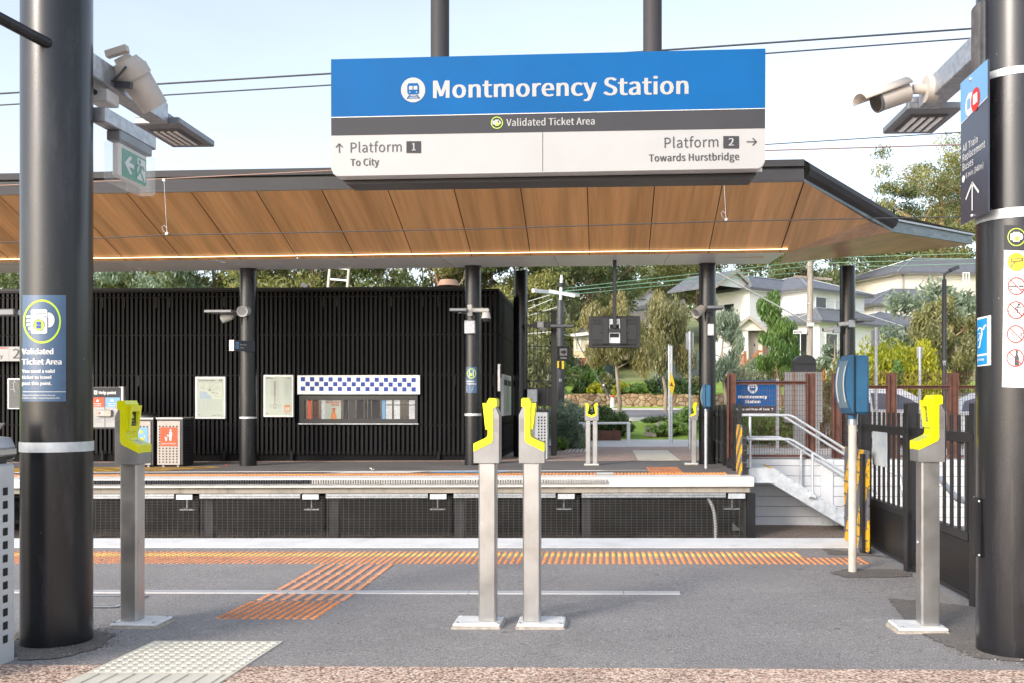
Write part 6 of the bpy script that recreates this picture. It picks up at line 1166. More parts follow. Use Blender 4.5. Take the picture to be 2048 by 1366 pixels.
for k in range(9): xx = 1496 + 2.6 * k; yy = 724 - .91 * (xx - 1494) if xx < 1516 else 703; p = W(xx, yy, YPo - .5); mb.box(p.x - .025, p.x + .025, YPo - .53, YPo - .47, p.z - .95, p.z, M['deckwood'])
for xx, yt, yb in ((1491, 702, 730), (1515.5, 700, 732)): p, q = W(xx, yb, YPo - .5), W(xx, yt, YPo - .5); mb.box(p.x - .06, p.x + .06, YPo - .56, YPo - .44, p.z - .6, q.z, M['deckwood'])
mb.build('stair_balustrade', t)
# cream cottage
YC_ = 61.0; t = thing('cream_cottage', 'cream weatherboard cottage with a mossy tiled roof', 'house', (0, YC_, 3.8)); p, q = W(1147, 716, YC_), W(1330, 672, YC_ + 1); z0 = p.z
mb = MB(); boards(mb, (p.x, YC_), (W(1218, 0, YC_).x, YC_), W(1147, 716, YC_).z, W(1147, 672, YC_).z, .2, M['cream_wall']); xw = W(1218, 0, YC_).x; boards(mb, (xw, YC_ + 2.4), (W(1345, 0, YC_ + 2.4).x, YC_ + 2.4), z0, W(1300, 655, YC_ + 2.4).z, .2, M['cream_wall']); mb.box(p.x, W(1340, 0, YC_).x, YC_ + 2.45, YC_ + 8, z0, W(1147, 664, YC_).z, M['cream_wall']); mb.box(xw - .2, xw, YC_ + .05, YC_ + 2.4, z0, W(1147, 672, YC_).z, M['cream_wall']); mb.build('wall', t)
mb = MB(); pb, qb = W(1160, 737, YC_), W(1218, 716, YC_); mb.box(pb.x, W(1222, 0, YC_).x, YC_ + .05, YC_ + .4, pb.z - .6, qb.z, M['brick']); mb.box(W(1150, 0, YC_).x, pb.x, YC_ + .05, YC_ + .4, pb.z - .6, qb.z, M['darkwall']); mb.build('brick_base', t)
eL = W(1141, 671, YC_ - .4); eR = W(1345, 648, YC_ - .4); rL = W(1187, 636, YC_ + 4.2); rM = W(1290, 613, YC_ + 4.2); rR = W(1372, 610, YC_ + 4.2); mb = MB()
mb.poly([eL, eR, W(1375, 652, YC_ + 1), rR, rL], M['roof_moss']); mb.poly([eL, rL, W(1150, 668, YC_ + 8)], M['roof_moss']); mb.poly([rL, rR, W(1372, 652, YC_ + 9), W(1150, 668, YC_ + 8)], M['roof_moss']); rf = mb.build('roof', t); mb = MB(); mb.bar(eL, eR, .1, .2, M['trim_white']); mb.build('gutter', rf)
for px in (1303, 1329): mb = MB(); g = W(px, 700, YC_); mb.cyl((g.x, YC_, z0), (g.x, YC_, W(px, 655, YC_).z), .12, n=10, mat=M['trim_white']); mb.build('verandah_post', t)
def wpx(t, x0, y0, x1, y1, Y, **k): p, q = W(x0, y1, Y), W(x1, y0, Y); window(t, (p.x, Y), (1, 0), 0, q.x - p.x, p.z, q.z, **k)
wpx(t, 1149.5, 668.5, 1160, 701.5, YC_, pm='pane', bars=1); wpx(t, 1160.5, 667.5, 1177, 701, YC_, pm='pane', bars=1); wpx(t, 1177.5, 668, 1184, 699, YC_, pm='pane', bars=1)
mb = MB()
for k in range(8): g = W(1203 + 1.7 * k, 722 - 0, YC_ - .6); mb.box(g.x - .02, g.x + .02, YC_ - .62, YC_ - .58, W(1203, 722 - max(0, 6 - k) * 0, YC_).z, W(1203, 702 + max(0, k - 3) * 2.4, YC_).z, M['trim_white'])
mb.bar(W(1202, 702, YC_ - .6), W(1208, 702, YC_ - .6), .05, .06, M['trim_white']); mb.bar(W(1208, 702, YC_ - .6), W(1216, 714, YC_ - .6), .05, .06, M['trim_white']); mb.build('stair_rail', t)
# dark ridge house behind it, with the small white gable
t = thing('gabled_house', 'distant pale gabled house peeking over the cottage roof', 'house', (9, 84, 7)); Yq2 = 84; mb = MB(); p, q = W(1250, 640, Yq2), W(1318, 600, Yq2); boards(mb, (p.x, Yq2), (q.x, Yq2), p.z, q.z, .25, M['white_wall']); mb.build('wall', t); mb = MB(); gable(mb, W(1300, 0, Yq2).xy, (1, 0), 1.6, 4, (0, 1), W(1300, 598, Yq2).z, .75, M['roofsheet'], M['trim_white'], .2); mb.build('gable', t); mb = MB()
mb.poly([W(1270, 620, Yq2 - 3), W(1372, 607, Yq2 - 3), W(1368, 594, Yq2 + 2), W(1285, 606, Yq2 + 2)], M['trim_warm']); mb.poly([W(1270, 622, Yq2 - 3), W(1372, 609, Yq2 - 3), W(1372, 607, Yq2 - 3), W(1270, 620, Yq2 - 3)], M['trim']); mb.build('roof', t)
for k in range(5): wpx(t, 1292 + 4 * k, 598, 1294 + 4 * k, 601, Yq2 - .1, pm='glass')
# right-hand ivory house in three tiers
t = thing('ivory_house', 'ivory weatherboard house with stacked grey hip roofs at the right', 'house', (28, 76, 6)); e1_ = (-.55, .84); e2_ = (.97, .24)
def Pp(px, Y): w = W(px, 806, Y); return (w.x, w.y)
zz = lambda y, Y: W(1800, y, Y).z
block(t, Pp(1800, 76), (-.4, .92), 8, (.995, .10), 16, zz(600, 76), zz(549, 76), .7, 1.75, M['ivory_wall'], M['roof_grey'], .25); block(t, Pp(1747, 70), (-.3, .95), 7, (.995, .08), 9, zz(660, 70), zz(612, 70), .6, 1.55, M['ivory_wall'], M['roof_grey'], .25, 'middle_wall'); block(t, Pp(1724, 63), (-.3, .95), 6, (.99, .1), 6.2, zz(690, 63), zz(655, 63), .5, 1.2, M['white_wall'], M['roof_grey'], .2, 'front_wall')
wpx(t, 1737, 661, 1752, 676, 62.9, pm='glass'); wpx(t, 1873, 552, 1890, 563, 75.6, pm='pane', fm='trim_warm'); wpx(t, 1925, 545, 1939, 568, 75.2, pm='pane', bars=2)
mb = MB(); x, y = Pp(1806, 75.9); mb.cyl((x, y, zz(600, 76)), (x, y, zz(549, 76)), .07, n=8, mat=M['trim_warm']); mb.build('downpipe', t)
t = thing('charcoal_house', 'charcoal walled house with a pale green roof between the two white houses', 'house', (22, 84, 6)); Yg = 84; mb = MB(); p, q = W(1715, 640, Yg), W(1800, 586, Yg); mb.box(p.x, q.x, Yg, Yg + 8, p.z - 1, q.z, M['darkwall']); mb.build('wall', t); mb = MB(); mb.poly([W(1705, 590, Yg - .5), W(1800, 578, Yg - .5), W(1795, 560, Yg + 5), W(1722, 564, Yg + 5)], M['roof_green']); mb.poly([W(1705, 592, Yg - .5), W(1800, 580, Yg - .5), W(1800, 578, Yg - .5), W(1705, 590, Yg - .5)], M['trim_white']); mb.build('roof', t); mb = MB(); p, q = W(1726, 577, Yg), W(1744, 563, Yg); mb.box(p.x, q.x, Yg - .2, Yg + .5, p.z, q.z, M['roof_green'], .05); p, q = W(1729, 585, Yg), W(1741, 577, Yg); mb.box(p.x, q.x, Yg - .1, Yg + .4, p.z, q.z, M['leaf_dark']); mb.build('cooling_unit', t)
b = MB(); p, q = W(1150, 672, 78), W(1260, 640, 78); b.poly([W(1140, 662, 76), W(1196, 646, 76), W(1196, 632, 82), W(1150, 636, 82)], M['brick']); b.box(W(1140, 0, 76).x, W(1194, 0, 76).x, 76.4, 80, 4, W(1140, 664, 76.4).z, M['trim_warm']); tag(b.build('red_roofed_house', org=(-2, 76, 6)), 'distant house with a dull red roof left of the hanging screen', 'house')
# charcoal paling fence beside the cottage
b = MB(); pts = [(1158, 782, 745, 55), (1216, 770, 725, 57), (1235, 768, 722, 58)]
for k in range(40):
    f = k / 40; i = 0 if f < .75 else 1; g = f / .75 if i == 0 else (f - .75) / .25; a, c = pts[i], pts[i + 1]; px = a[0] + (c[0] - a[0]) * g; yb = a[1] + (c[1] - a[1]) * g; yt = a[2] + (c[2] - a[2]) * g; Y = a[3] + (c[3] - a[3]) * g
    p, q = W(px, yb, Y), W(px + 1.95, yt, Y); b.box(p.x, q.x - .004, Y, Y + .04, p.z - .6, q.z, M['fence_blue'])
tag(b.build('paling_fence', org=(0, 55, 2)), 'slate coloured paling fence stepping up beside the cottage garden', 'fence')
b = MB(); p, q = W(1318, 765, 57), W(1425, 700, 57); k = p.x
while k < q.x: b.box(k, k + .11, 57, 57.04, p.z - .4, q.z + (k - p.x) * .0, M['fence_blue']); k += .115
tag(b.build('paling_fence', org=(6, 57, 2)), 'slate paling fence behind the weeping trees beside the speed hump sign', 'fence')
# poles, lamps, signs
def pole_sign(label, px, yt, yb, Y, face, cat='sign', wpx_=None):
    p, q = W(px, yb, Y), W(px, yt, Y); z0 = min(p.z, T(p.x, Y)); t = thing('sign_pole', label, cat, (p.x, Y, z0)); b = MB(); b.cyl((p.x, Y, z0), (p.x, Y, q.z), .038, n=12, mat=M['galv_pale']); b.build('pole', t); b = MB(); face(b, Y); b.build('sign_plate', t); return t
def hump(b, Y): b.prism([W(x, y, Y - .05) for x, y in ((1343, 744), (1350, 770), (1344, 793), (1337, 768))], (0, .006, 0), M['ylprint']); d = Decal(b, hitY(Y - .05, .004)); d.poly([(1339.8, 771.5), (1347.5, 773), (1347.5, 771.8), (1345.4, 770.5), (1344, 764.8), (1342.4, 764.5), (1341.4, 769.5), (1339.8, 770.2)], M['ink'], 1)
t = pole_sign('leaning white pole with a yellow speed hump diamond', 1343, 692, 884, 27.0, hump)
t2 = thing('marker_post', 'slim white post just left of the speed hump sign', 'post', W(1339, 880, 27.2)); b = MB(); p, q = W(1339, 880, 27.2), W(1338, 692, 27.2); b.cyl(p, q, .03, n=10, mat=M['trim_white']); b.build('shaft', t2); b = MB(); b.cyl(q, q + Vector((0, 0, .04)), .034, n=10, mat=M['galv']); b.build('cap', t2)
def backplate(x0, y0, x1, y1, m): return lambda b, Y: b.box(W(x0, y1, Y).x, W(x1, y0, Y).x, Y + .04, Y + .05, W(x0, y1, Y).z, W(x0, y0, Y).z, M[m], .004)
pole_sign('white pole with the grey back of a sign beside the far ticket reader', 1379.5, 663, 890, 25.0, backplate(1372, 665, 1388, 699, 'greyprint')); pole_sign('taller white pole with a blank pale sign in front of the golden shrubs', 1752, 655, 900, 23.5, backplate(1743, 659, 1760, 691, 'swhite')); pole_sign('shorter white pole with a small blank sign in front of the golden shrubs', 1839.5, 694, 900, 26.0, backplate(1834.5, 694.5, 1846, 716, 'swhite'))
def street_lamp(label, px, ybase, ytop, Y, w, head):
    p = W(px, ytop, Y); z0 = T(p.x, Y) - .1; t = thing('street_lamp', label, 'street lamp', (p.x, Y, z0)); b = MB(); b.cyl((p.x, Y, z0), (p.x, Y, p.z), w * 1.1, w, 8, M['pole_dark']); b.build('pole', t); b = MB(); e = W(*head[0], Y); b.tube([p, p + Vector((0, 0, .12)), e], .03, 8, M['pole_dark']); b.build('arm', t); b = MB(); f = W(*head[1], Y); b.bar(e, f, .16, .09, M['pole_dark']); b.build('lamp_head', t); return t, p
t, p = street_lamp('dark street lamp with a small head in front of the olive tree', 1888.5, 900, 559, 22.5, .055, ((1900, 541), (1916, 534)))
b = MB(); d = Decal(b, hitY(22.5 - .062, .002)); d.text('597', 1885, 1892, 726, 726, 4.5, M['white'], 1, .02); d.text('77', 1886, 1891.5, 731, 731, 4.2, M['white'], 1, .02); b.build('lettering', t)
p = W(622, 580, 28); t = thing('street_lamp', 'small dark street lamp head above the slat wall by the ladder', 'street lamp', (p.x, 28, 0)); b = MB(); b.tube([(p.x, 28, -.05), p, W(619, 577, 28), W(612, 572, 28)], .045, 8, M['pole_dark']); b.build('pole', t); b = MB(); b.bar(W(617, 574, 28), W(604, 569, 28), .2, .11, M['pole_dark']); b.build('lamp_head', t)
# ladder structure over the roof
t = thing('ladder', 'pale metal ladder rising behind the slat wall', 'ladder', W(670, 600, 26)); b = MB(); Yl = 26.5; b.bar(W(650, 640, Yl), W(661, 520, Yl), .09, .06, M['cream_pole']); b.bar(W(690, 640, Yl), W(699, 520, Yl), .09, .06, M['cream_pole']); b.build('stiles', t); b = MB()
for k in range(5): yy = 535 + 23 * k; b.bar(W(660 - .09 * (yy - 525), yy, Yl), W(698 - .075 * (yy - 525), yy + 3, Yl), .04, .05, M['galv_pale'])
b.build('rungs', t)
# power poles
t = thing('power_pole', 'slim dark power pole with white crossarms behind the tickets sign', 'power pole', W(1121, 900, 30)); Yp = 30; p = W(1121, 600, Yp); b = MB(); b.cyl((p.x, Yp, 0), p, .14, .11, 12, M['pole_dark']); b.cyl(p, W(1123, 560, Yp), .05, n=10, mat=M['trim_white']); b.build('shaft', t)
b = MB(); b.bar(W(1066, 581, Yp), W(1157, 590, Yp + 2), .1, .12, M['trim_white']); b.bar(W(1098, 582, Yp), W(1150, 592, Yp), .08, .1, M['trim_white']); b.build('crossarm', t); b = MB(); q = W(1123, 574, Yp); b.cyl(q, q + Vector((0, 0, .12)), .09, .14, 12, M['pole_dark']); b.cyl(W(1123, 560, Yp), W(1123, 550, Yp), .06, .03, 10, M['trim_white']); b.build('cap', t)
b = MB(); p1, p2 = W(1114.5, 736, Yp - .2), W(1118, 722, Yp - .2); b.box(p1.x, p2.x, Yp - .2, Yp - .16, p1.z, p2.z, M['ylprint']); p1, p2 = W(1123.5, 738, Yp - .2), W(1128, 722, Yp - .2); b.box(p1.x, p2.x, Yp - .2, Yp - .16, p1.z, p2.z, M['ylprint']); d = Decal(b, hitY(Yp - .15, .003)); d.text('72', 1118, 1123, 763, 763, 5, M['white'], 1, .02); b.build('marker_plate', t)
b = MB(); b.tube([W(1125, 605, Yp), W(1160, 694, 34), W(1208, 778, 39)], .018, 6, M['galv_pale']); b.tube([W(1207, 770, 39), W(1219, 796, 40.5)], .04, 8, M['galv']); tag(b.build('stay_wire', org=(0, 34, 3)), 'steel stay wire running from the dark power pole to the verge', 'stay wire')
Yv = 42.2; p = W(1225, 813, Yv); t = thing('stay_guard', 'white post with a red cap on the grass verge', 'marker post', (p.x, Yv, p.z)); b = MB(); b.cyl((p.x, Yv, p.z - .05), W(1225, 795, Yv), .12, .085, 10, M['trim_white']); b.build('post', t); b = MB(); b.cyl(W(1225, 795, Yv), W(1225, 791, Yv), .09, n=10, mat=M['redsign']); b.build('cap', t)
Yp2 = 36.0; t = thing('power_pole', 'weathered timber power pole in front of the white house', 'power pole', W(1620, 760, Yp2)); p, q = W(1618.5, 760, Yp2), W(1620.5, 515, Yp2); b = MB(); b.cyl((p.x, Yp2, T(p.x, Yp2)), q, .13, .11, 14, M['polewood']); b.build('shaft', t); b = MB(); b.bar(W(1612, 536, Yp2), W(1622, 518, Yp2), .06, .08, M['polewood']); b.bar(W(1588, 553, Yp2 - .2), W(1664, 559, Yp2 + .3), .08, .10, M['polewood']); b.build('crossarm', t)
b = MB(); p1, q1 = W(1613.5, 653, Yp2 - .15), W(1627, 646, Yp2 - .15); b.box(p1.x, q1.x, Yp2 - .25, Yp2 - .1, p1.z, q1.z, M['white_house']); b.build('junction_box', t); b = MB(); p1, q1 = W(1586.5, 667.5, Yp2 - .15), W(1614, 660, Yp2 - .15); b.box(p1.x, q1.x, Yp2 - .15, Yp2 - .13, p1.z, q1.z, M['white']); d = Decal(b, hitY(Yp2 - .15, .004)); d.text('MAYONA', 1588, 1605, 666, 666, 4, M['ink'], 1, .01); b.build('street_name_plate', t); b = MB(); [b.cyl(W(1619, y, Yp2), W(1619, y - 1.2, Yp2), .135, n=14, mat=M['galv']) for y in (608, 640)]; b.build('bands', t)
# cables
def cable(label, pts, r, m, name='overhead_wire', grp=None):
    b = MB(); P = []
    for (x0, y0, Y0), (x1, y1, Y1) in zip(pts, pts[1:]):
        a, c = W(x0, y0, Y0), W(x1, y1, Y1)
        for k in range(8): P.append(a.lerp(c, k / 8))
    P.append(W(*pts[-1])); b.tube(P, r, 6, M[m]); tag(b.build(name, org=P[0]), label, 'wire', grp)
g_ = 'overhead wires above the tracks'
cable('upper dark overhead wire passing behind the station sign top', [(-80, 192, 10.6), (662, 147, 10.3), (1360, 98, 10), (1960, 56, 9.8), (2200, 40, 9.7)], .010, 'wire', grp=g_); cable('second dark overhead wire just below the upper one', [(-80, 215, 10.6), (662, 170, 10.3), (1530, 107, 10), (1960, 75, 9.8), (2200, 57, 9.7)], .008, 'wire', grp=g_)
cable('thin overhead wire crossing the pale sky right of the station sign', [(700, 338, 13.4), (1530, 289, 12.6), (1930, 264, 12), (2200, 247, 12)], .007, 'wire', grp=g_); cable('coppery overhead wire running along the canopy fascia', [(-80, 374, 13.9), (330, 357.5, 13.9), (662, 341, 13.8), (1530, 301, 13.2), (1930, 289, 13), (2200, 283, 13)], .009, 'copper', grp=g_); cable('overhead wire across the timber soffit with two droppers', [(-80, 489, 13.9), (335, 470, 13.9), (950, 458, 13.8), (1450, 442.5, 13.6), (1930, 433, 13.4), (2200, 428, 13.4)], .008, 'wire', grp=g_)
for lab, x0, y0, x1, y1 in (('thin dropper wire with a loop below the exit sign', 328, 358, 334, 470), ('thin dropper wire with a loop below the right end of the station sign', 1448, 364, 1452, 442)):
    t = thing('wire_dropper', lab, 'wire', W(x1, y1, 13.85)); b = MB(); b.tube([W(x0, y0, 13.85), W(x1, y1, 13.85)], .0026, 6, M['galv_pale']); b.build('strand', t); b = MB(); b.bar(W(x1 - 2, y1 - 1, 13.84), W(x1 + 2, y1 - 5, 13.84), .03, .03, M['galv_pale']); b.bar(W(x0 - 2, y0 + 1, 13.84), W(x0 + 2, y0 + 4, 13.84), .03, .03, M['galv_pale']); b.build('clamps', t); b = MB(); b.tube([W(x1 + dx, y1 + dy, 13.84) for dx, dy in ((-1, -3), (-8, -9), (-10, -16), (-6, -20), (-1, -15), (0, -8))], .003, 6, M['galv_pale']); b.build('loop', t)
gp = 'street power lines'
for k, (a, c) in enumerate((((1124, 577, 30), (1640, 520, 36)), ((1130, 583, 30), (1640, 530, 36)), ((1150, 588, 30), (1600, 545, 36)), ((1100, 585, 30), (1410, 556, 36)))): cable(['topmost green street power line left of the stairs column', 'second green street power line left of the stairs column', 'third green street power line left of the stairs column', 'lowest green street power line left of the stairs column'][k], [a, c], .012, 'wire_green', 'power_line', gp)
for k, (a, c) in enumerate((((1625, 517, 36), (1960, 506, 36)), ((1625, 527, 36), (1960, 517, 36)), ((1650, 535, 36), (1960, 527, 36)))): cable(['topmost green power line in front of the gum trees at the right', 'middle green power line in front of the gum trees at the right', 'lowest green power line in front of the gum trees at the right'][k], [a, c], .012, 'wire_green', 'power_line', gp)
for k, (a, c) in enumerate((((1056, 603, 30), (1100, 590, 30)), ((1056, 618, 30), (1105, 598, 30)), ((1056, 632, 30), (1121, 612, 30)))): cable(['upper pale cable between the black column and the dark power pole', 'middle pale cable between the black column and the dark power pole', 'lower pale cable between the black column and the dark power pole'][k], [a, c], .013, 'wire_pale', 'power_line', gp)
cable('thick pale service cable sloping down to the timber power pole', [(1434, 545, 33), (1615, 645, 35.8)], .03, 'wire_pale', 'service_cable'); cable('thin pale service cable curving from the timber pole towards the porch', [(1520, 650, 50), (1560, 636, 42), (1580, 630, 38), (1600, 634, 36.5), (1614, 628, 36)], .02, 'wire_pale', 'service_cable'); cable('pale cable from the dark power pole towards the hanging screen', [(1126, 669, 30), (1177, 680, 34), (1300, 700, 50)], .018, 'wire_pale', 'service_cable'); cable('pale cable crossing the open bar gate', [(1056, 668, 30), (1100, 664, 30), (1118, 668, 30)], .018, 'wire_pale', 'service_cable')
# parked cars (side on, nose to the right)
def car(label, paint, x, Y, L=4.6, hgt=1.72):
    z0 = T(x, Y) - .06; t = thing('parked_car', label, 'car', (x, Y, z0), 'cars parked behind the mesh fence'); s = L / 4.6; h = hgt / 1.72; X = lambda u: x + (u - 2.3) * s; Z = lambda v: z0 + v * h
    low = [(.05, .35), (.0, .62), (.08, .95), (.35, 1.02), (3.35, 1.03), (4.1, .95), (4.5, .78), (4.58, .5), (4.5, .3), (.3, .26)]; top = [(.30, 1.0), (.55, 1.45), (.95, 1.66), (1.7, 1.72), (2.5, 1.66), (3.0, 1.42), (3.45, 1.02)]
    b = MB(); n = len(low); wl = [.9] * n
    def loft(prof, wid, m, taper):
        vs = []; k = len(prof)
        for sd in (-1, 1):
            for u, v in prof: vs.append((X(u), Y + sd * wid * (taper(v)), Z(v)))
        b.add(vs, [tuple(range(k)), tuple(range(2 * k - 1, k - 1, -1))], m); b.add(vs, [(i, (i + 1) % k, k + (i + 1) % k, k + i) for i in range(k)], m, True)
    loft(low, .92, M[paint], lambda v: 1.0 if .5 < v < .9 else .95); loft(top, .90, M[paint], lambda v: 1.0 - .2 * max(0, v - 1.0) / .7); b.build('body', t, bevel=.03)
    side = [[(.62, 1.06), (.72, 1.38), (1.02, 1.49), (1.55, 1.52), (1.58, 1.06)], [(1.66, 1.06), (1.63, 1.52), (2.40, 1.49), (2.80, 1.34), (3.22, 1.06)]]
    for sp in side:
        for sd in (-1, 1): b = MB(); b.poly([(X(u), Y + sd * (.90 * (1 - .2 * (v - 1) / .7) + .006), Z(v)) for u, v in sp], M['carglass']); b.build('window', t)
    b = MB(); tp = lambda v: .9 * (1 - .2 * max(0, v - 1) / .7) - .08
    b.quad((X(3.40) + .02, Y - tp(1.06), Z(1.06)), (X(3.40) + .02, Y + tp(1.06), Z(1.06)), (X(3.02) + .02, Y + tp(1.42), Z(1.42)), (X(3.02) + .02, Y - tp(1.42), Z(1.42)), M['carglass']); b.build('windscreen', t)
    for u in (.85, 3.65):
        for sd in (-1, 1):
            b = MB(); b.cyl((X(u), Y + sd * .74, z0 + .34), (X(u), Y + sd * .95, z0 + .34), .34, n=24, mat=M['tyre']); wh = b.build('wheel', t); b = MB(); b.cyl((X(u), Y + sd * .95, z0 + .34), (X(u), Y + sd * .962, z0 + .34), .21, n=20, mat=M['galv']); b.build('rim', wh)
    for sd in (-1, 1):
        b = MB(); b.box(X(4.34), X(4.52), Y + sd * .62 - .16, Y + sd * .62 + .16, Z(.68), Z(.80), M['led'], .02); b.build('headlight', t); b = MB(); b.box(X(.02), X(.12), Y + sd * .7 - .1, Y + sd * .7 + .1, Z(.72), Z(.95), M['red'], .02); b.build('tail_light', t); b = MB(); b.box(X(3.1), X(3.3), Y + sd * 1.0 - .09, Y + sd * 1.0 + .09, Z(1.04), Z(1.16), M[paint], .03); b.build('mirror', t)
car('white parked car behind the mesh fence, in front of the golden shrubs', 'carwhite', W(1770, 806, 27).x, 27.0, 4.3, 1.74); car('silver parked car behind the mesh fence, beside the dark street lamp', 'carsilver', W(2010, 806, 28).x, 28.0, 4.4, 1.50)
# ------------------------------------------------------------------ trees and plants
def leaf_mesh(name, clumps, n_each, ln, wd, droop, seed, lm):
    r = np.random.default_rng(seed); V = []; Tn = []
    for (cx, cy, cz, rx, ry, rz, tint) in clumps:
        n = max(6, int(n_each * r.uniform(.7, 1.3))); d = r.normal(size=(n, 3)); d /= np.linalg.norm(d, axis=1)[:, None]; rad = r.uniform(0, 1, n) ** .45
        c = np.array([cx, cy, cz]) + d * rad[:, None] * np.array([rx, ry, rz]); ax = r.normal(size=(n, 3)); ax /= np.linalg.norm(ax, axis=1)[:, None]; ax[:, 2] -= droop; ax /= np.linalg.norm(ax, axis=1)[:, None]
        sd = np.cross(ax, r.normal(size=(n, 3))); sd /= np.linalg.norm(sd, axis=1)[:, None] + 1e-6; L = ln * r.uniform(.6, 1.4, n)[:, None]; Wd = wd * r.uniform(.6, 1.4, n)[:, None]
        q = np.stack([c - ax * L * .5, c + sd * Wd * .5, c + ax * L * .5, c - sd * Wd * .5], 1); V.append(q.reshape(-1, 3)); Tn.append(np.clip(tint + r.normal(0, .16, n), 0, 1))
    V = np.concatenate(V); Tn = np.concatenate(Tn); nf = len(Tn); me = bpy.data.meshes.new(name); me.vertices.add(nf * 4); me.vertices.foreach_set('co', V.ravel()); me.loops.add(nf * 4); me.loops.foreach_set('vertex_index', np.arange(nf * 4, dtype=np.int32)); me.polygons.add(nf); me.polygons.foreach_set('loop_start', np.arange(0, nf * 4, 4, dtype=np.int32)); me.polygons.foreach_set('loop_total', np.full(nf, 4, dtype=np.int32))
    at = me.attributes.new('tint', 'FLOAT', 'FACE'); at.data.foreach_set('value', Tn.astype(np.float32)); me.materials.append(M[lm]); me.update(calc_edges=True); return me
def tree(name, label, base, h, spread, lm, bark, seed, cat='tree', group=None, trunk_r=.25, crown0=.35, limbs=6, clumps=26, n_each=150, ln=.42, wd=.16, droop=.8, csize=.20, fork=2, flat=.75, lean=0.0):
    rn = random.Random(seed); base = Vector(base); t = thing(name, label, cat, base, group); b = MB(); ends = []
    bend = rn.uniform(-.08, .08) + lean; top = base + Vector((bend * h, rn.uniform(-.05, .05) * h, h * .82)); tp = [base - Vector((0, 0, .2))]
    for k in range(1, 6): f = k / 5; tp.append(base.lerp(top, f) + Vector((rn.uniform(-.02, .02) * h, rn.uniform(-.02, .02) * h, 0)))
    b.tube(tp, [trunk_r * (1 - .75 * k / 5) for k in range(6)], 8, M[bark])
    for k in range(limbs):
        f = crown0 * .8 + (1 - crown0 * .8) * (k + .3) / limbs; i = min(4, int(f * 5)); s = tp[i].lerp(tp[i + 1], f * 5 - i); a = 2.4 * k + rn.uniform(-.5, .5); reach = spread * (1.0 - .45 * abs(f - .55)) * rn.uniform(.65, 1.05); e = s + Vector((math.cos(a) * reach, math.sin(a) * reach, reach * rn.uniform(.25, .75))); m = s.lerp(e, .5) + Vector((0, 0, reach * rn.uniform(-.05, .12))); r0 = trunk_r * (1 - f * .7) * .55; b.tube([s, m, e], [r0, r0 * .7, r0 * .3], 6, M[bark]); ends += [e, m.lerp(e, .55)]
        for _ in range(fork): e2 = m.lerp(e, .4) + Vector((rn.uniform(-1, 1), rn.uniform(-1, 1), rn.uniform(-.1, .9))) * reach * .45; b.tube([m, m.lerp(e2, .6), e2], [r0 * .55, r0 * .4, r0 * .2], 5, M[bark]); ends.append(e2)
    ends += [top, top + Vector((rn.uniform(-.2, .2) * spread, 0, h * .1))]
    b.build('trunk', t); cl = []
    for k in range(clumps):
        e = ends[k % len(ends)] - base; j = csize * spread; s = spread * csize * rn.uniform(.7, 1.35); cl.append((e.x + rn.uniform(-j, j), e.y + rn.uniform(-j, j), e.z + rn.uniform(-j, j) * .7, s, s, s * flat, rn.uniform(.25, .75)))
    me = leaf_mesh('crown', cl, n_each, ln, wd, droop, seed, lm); o = bpy.data.objects.new('crown', me); COL.objects.link(o); o.parent = t; return t
def shrub(name, label, base, w, h, lm, seed, cat='shrub', group=None, n=14, n_each=120, ln=.2, wd=.08, droop=-.5, d=None, flat=.8):
    rn = random.Random(seed); base = Vector(base); t = thing(name, label, cat, base, group); b = MB()
    for k in range(5): a = k * 1.3; b.tube([base - Vector((0, 0, .1)), base + Vector((math.cos(a) * w * .15, math.sin(a) * w * .15, h * .4)), base + Vector((math.cos(a) * w * .3, math.sin(a) * w * .3, h * .75))], [.03, .02, .008], 5, M['bark_dark'])
    b.build('stems', t); cl = []
    for k in range(n):
        u, v = rn.uniform(-1, 1), rn.uniform(-1, 1); z = rn.uniform(.15, .9) * (1 - .45 * u * u); s = rn.uniform(.22, .36); cl.append((u * w * .36, v * (d or w) * .36, z * h, w * s * .6, (d or w) * s * .6, h * s * .7 * flat / .8, rn.uniform(.25, .75)))
    me = leaf_mesh('foliage', cl, n_each, ln, wd, droop, seed, lm); o = bpy.data.objects.new('foliage', me); COL.objects.link(o); o.parent = t; return t
def at(px, Y): w = W(px, 806, Y); return (w.x, Y, T(w.x, Y))
def hgt(px, y, Y): return W(px, y, Y).z - T(0, Y)
# street trees
tree('weeping_tree', 'weeping rusty leaved tree on a slim pale trunk by the white rail', at(1236, 33), hgt(1240, 592, 33), 1.0, 'leaf_rust', 'bark', 11, trunk_r=.09, crown0=.62, limbs=8, clumps=46, n_each=330, ln=.20, wd=.036, droop=2.0, csize=.33, flat=1.4)
tree('weeping_tree', 'weeping rusty leaved tree behind the speed hump sign', at(1330, 40), hgt(1330, 585, 40), 1.05, 'leaf_rust', 'bark', 12, trunk_r=.09, crown0=.55, limbs=9, clumps=46, n_each=300, ln=.23, wd=.042, droop=2.0, csize=.33, flat=1.5)
tree('weeping_tree', 'grey green weeping tree beside the stairs column, in front of the white house', at(1452, 38), hgt(1448, 590, 38), .75, 'leaf_blue', 'bark', 13, trunk_r=.08, crown0=.25, limbs=9, clumps=46, n_each=240, ln=.22, wd=.042, droop=2.0, csize=.32, flat=1.6)
tree('weeping_tree', 'bright green weeping tree partly hiding the porch of the white house', at(1562, 42), hgt(1562, 588, 42), .95, 'leaf_green', 'bark_pink', 14, trunk_r=.08, crown0=.35, limbs=8, clumps=40, n_each=300, ln=.28, wd=.05, droop=2.0, csize=.3, flat=1.35)
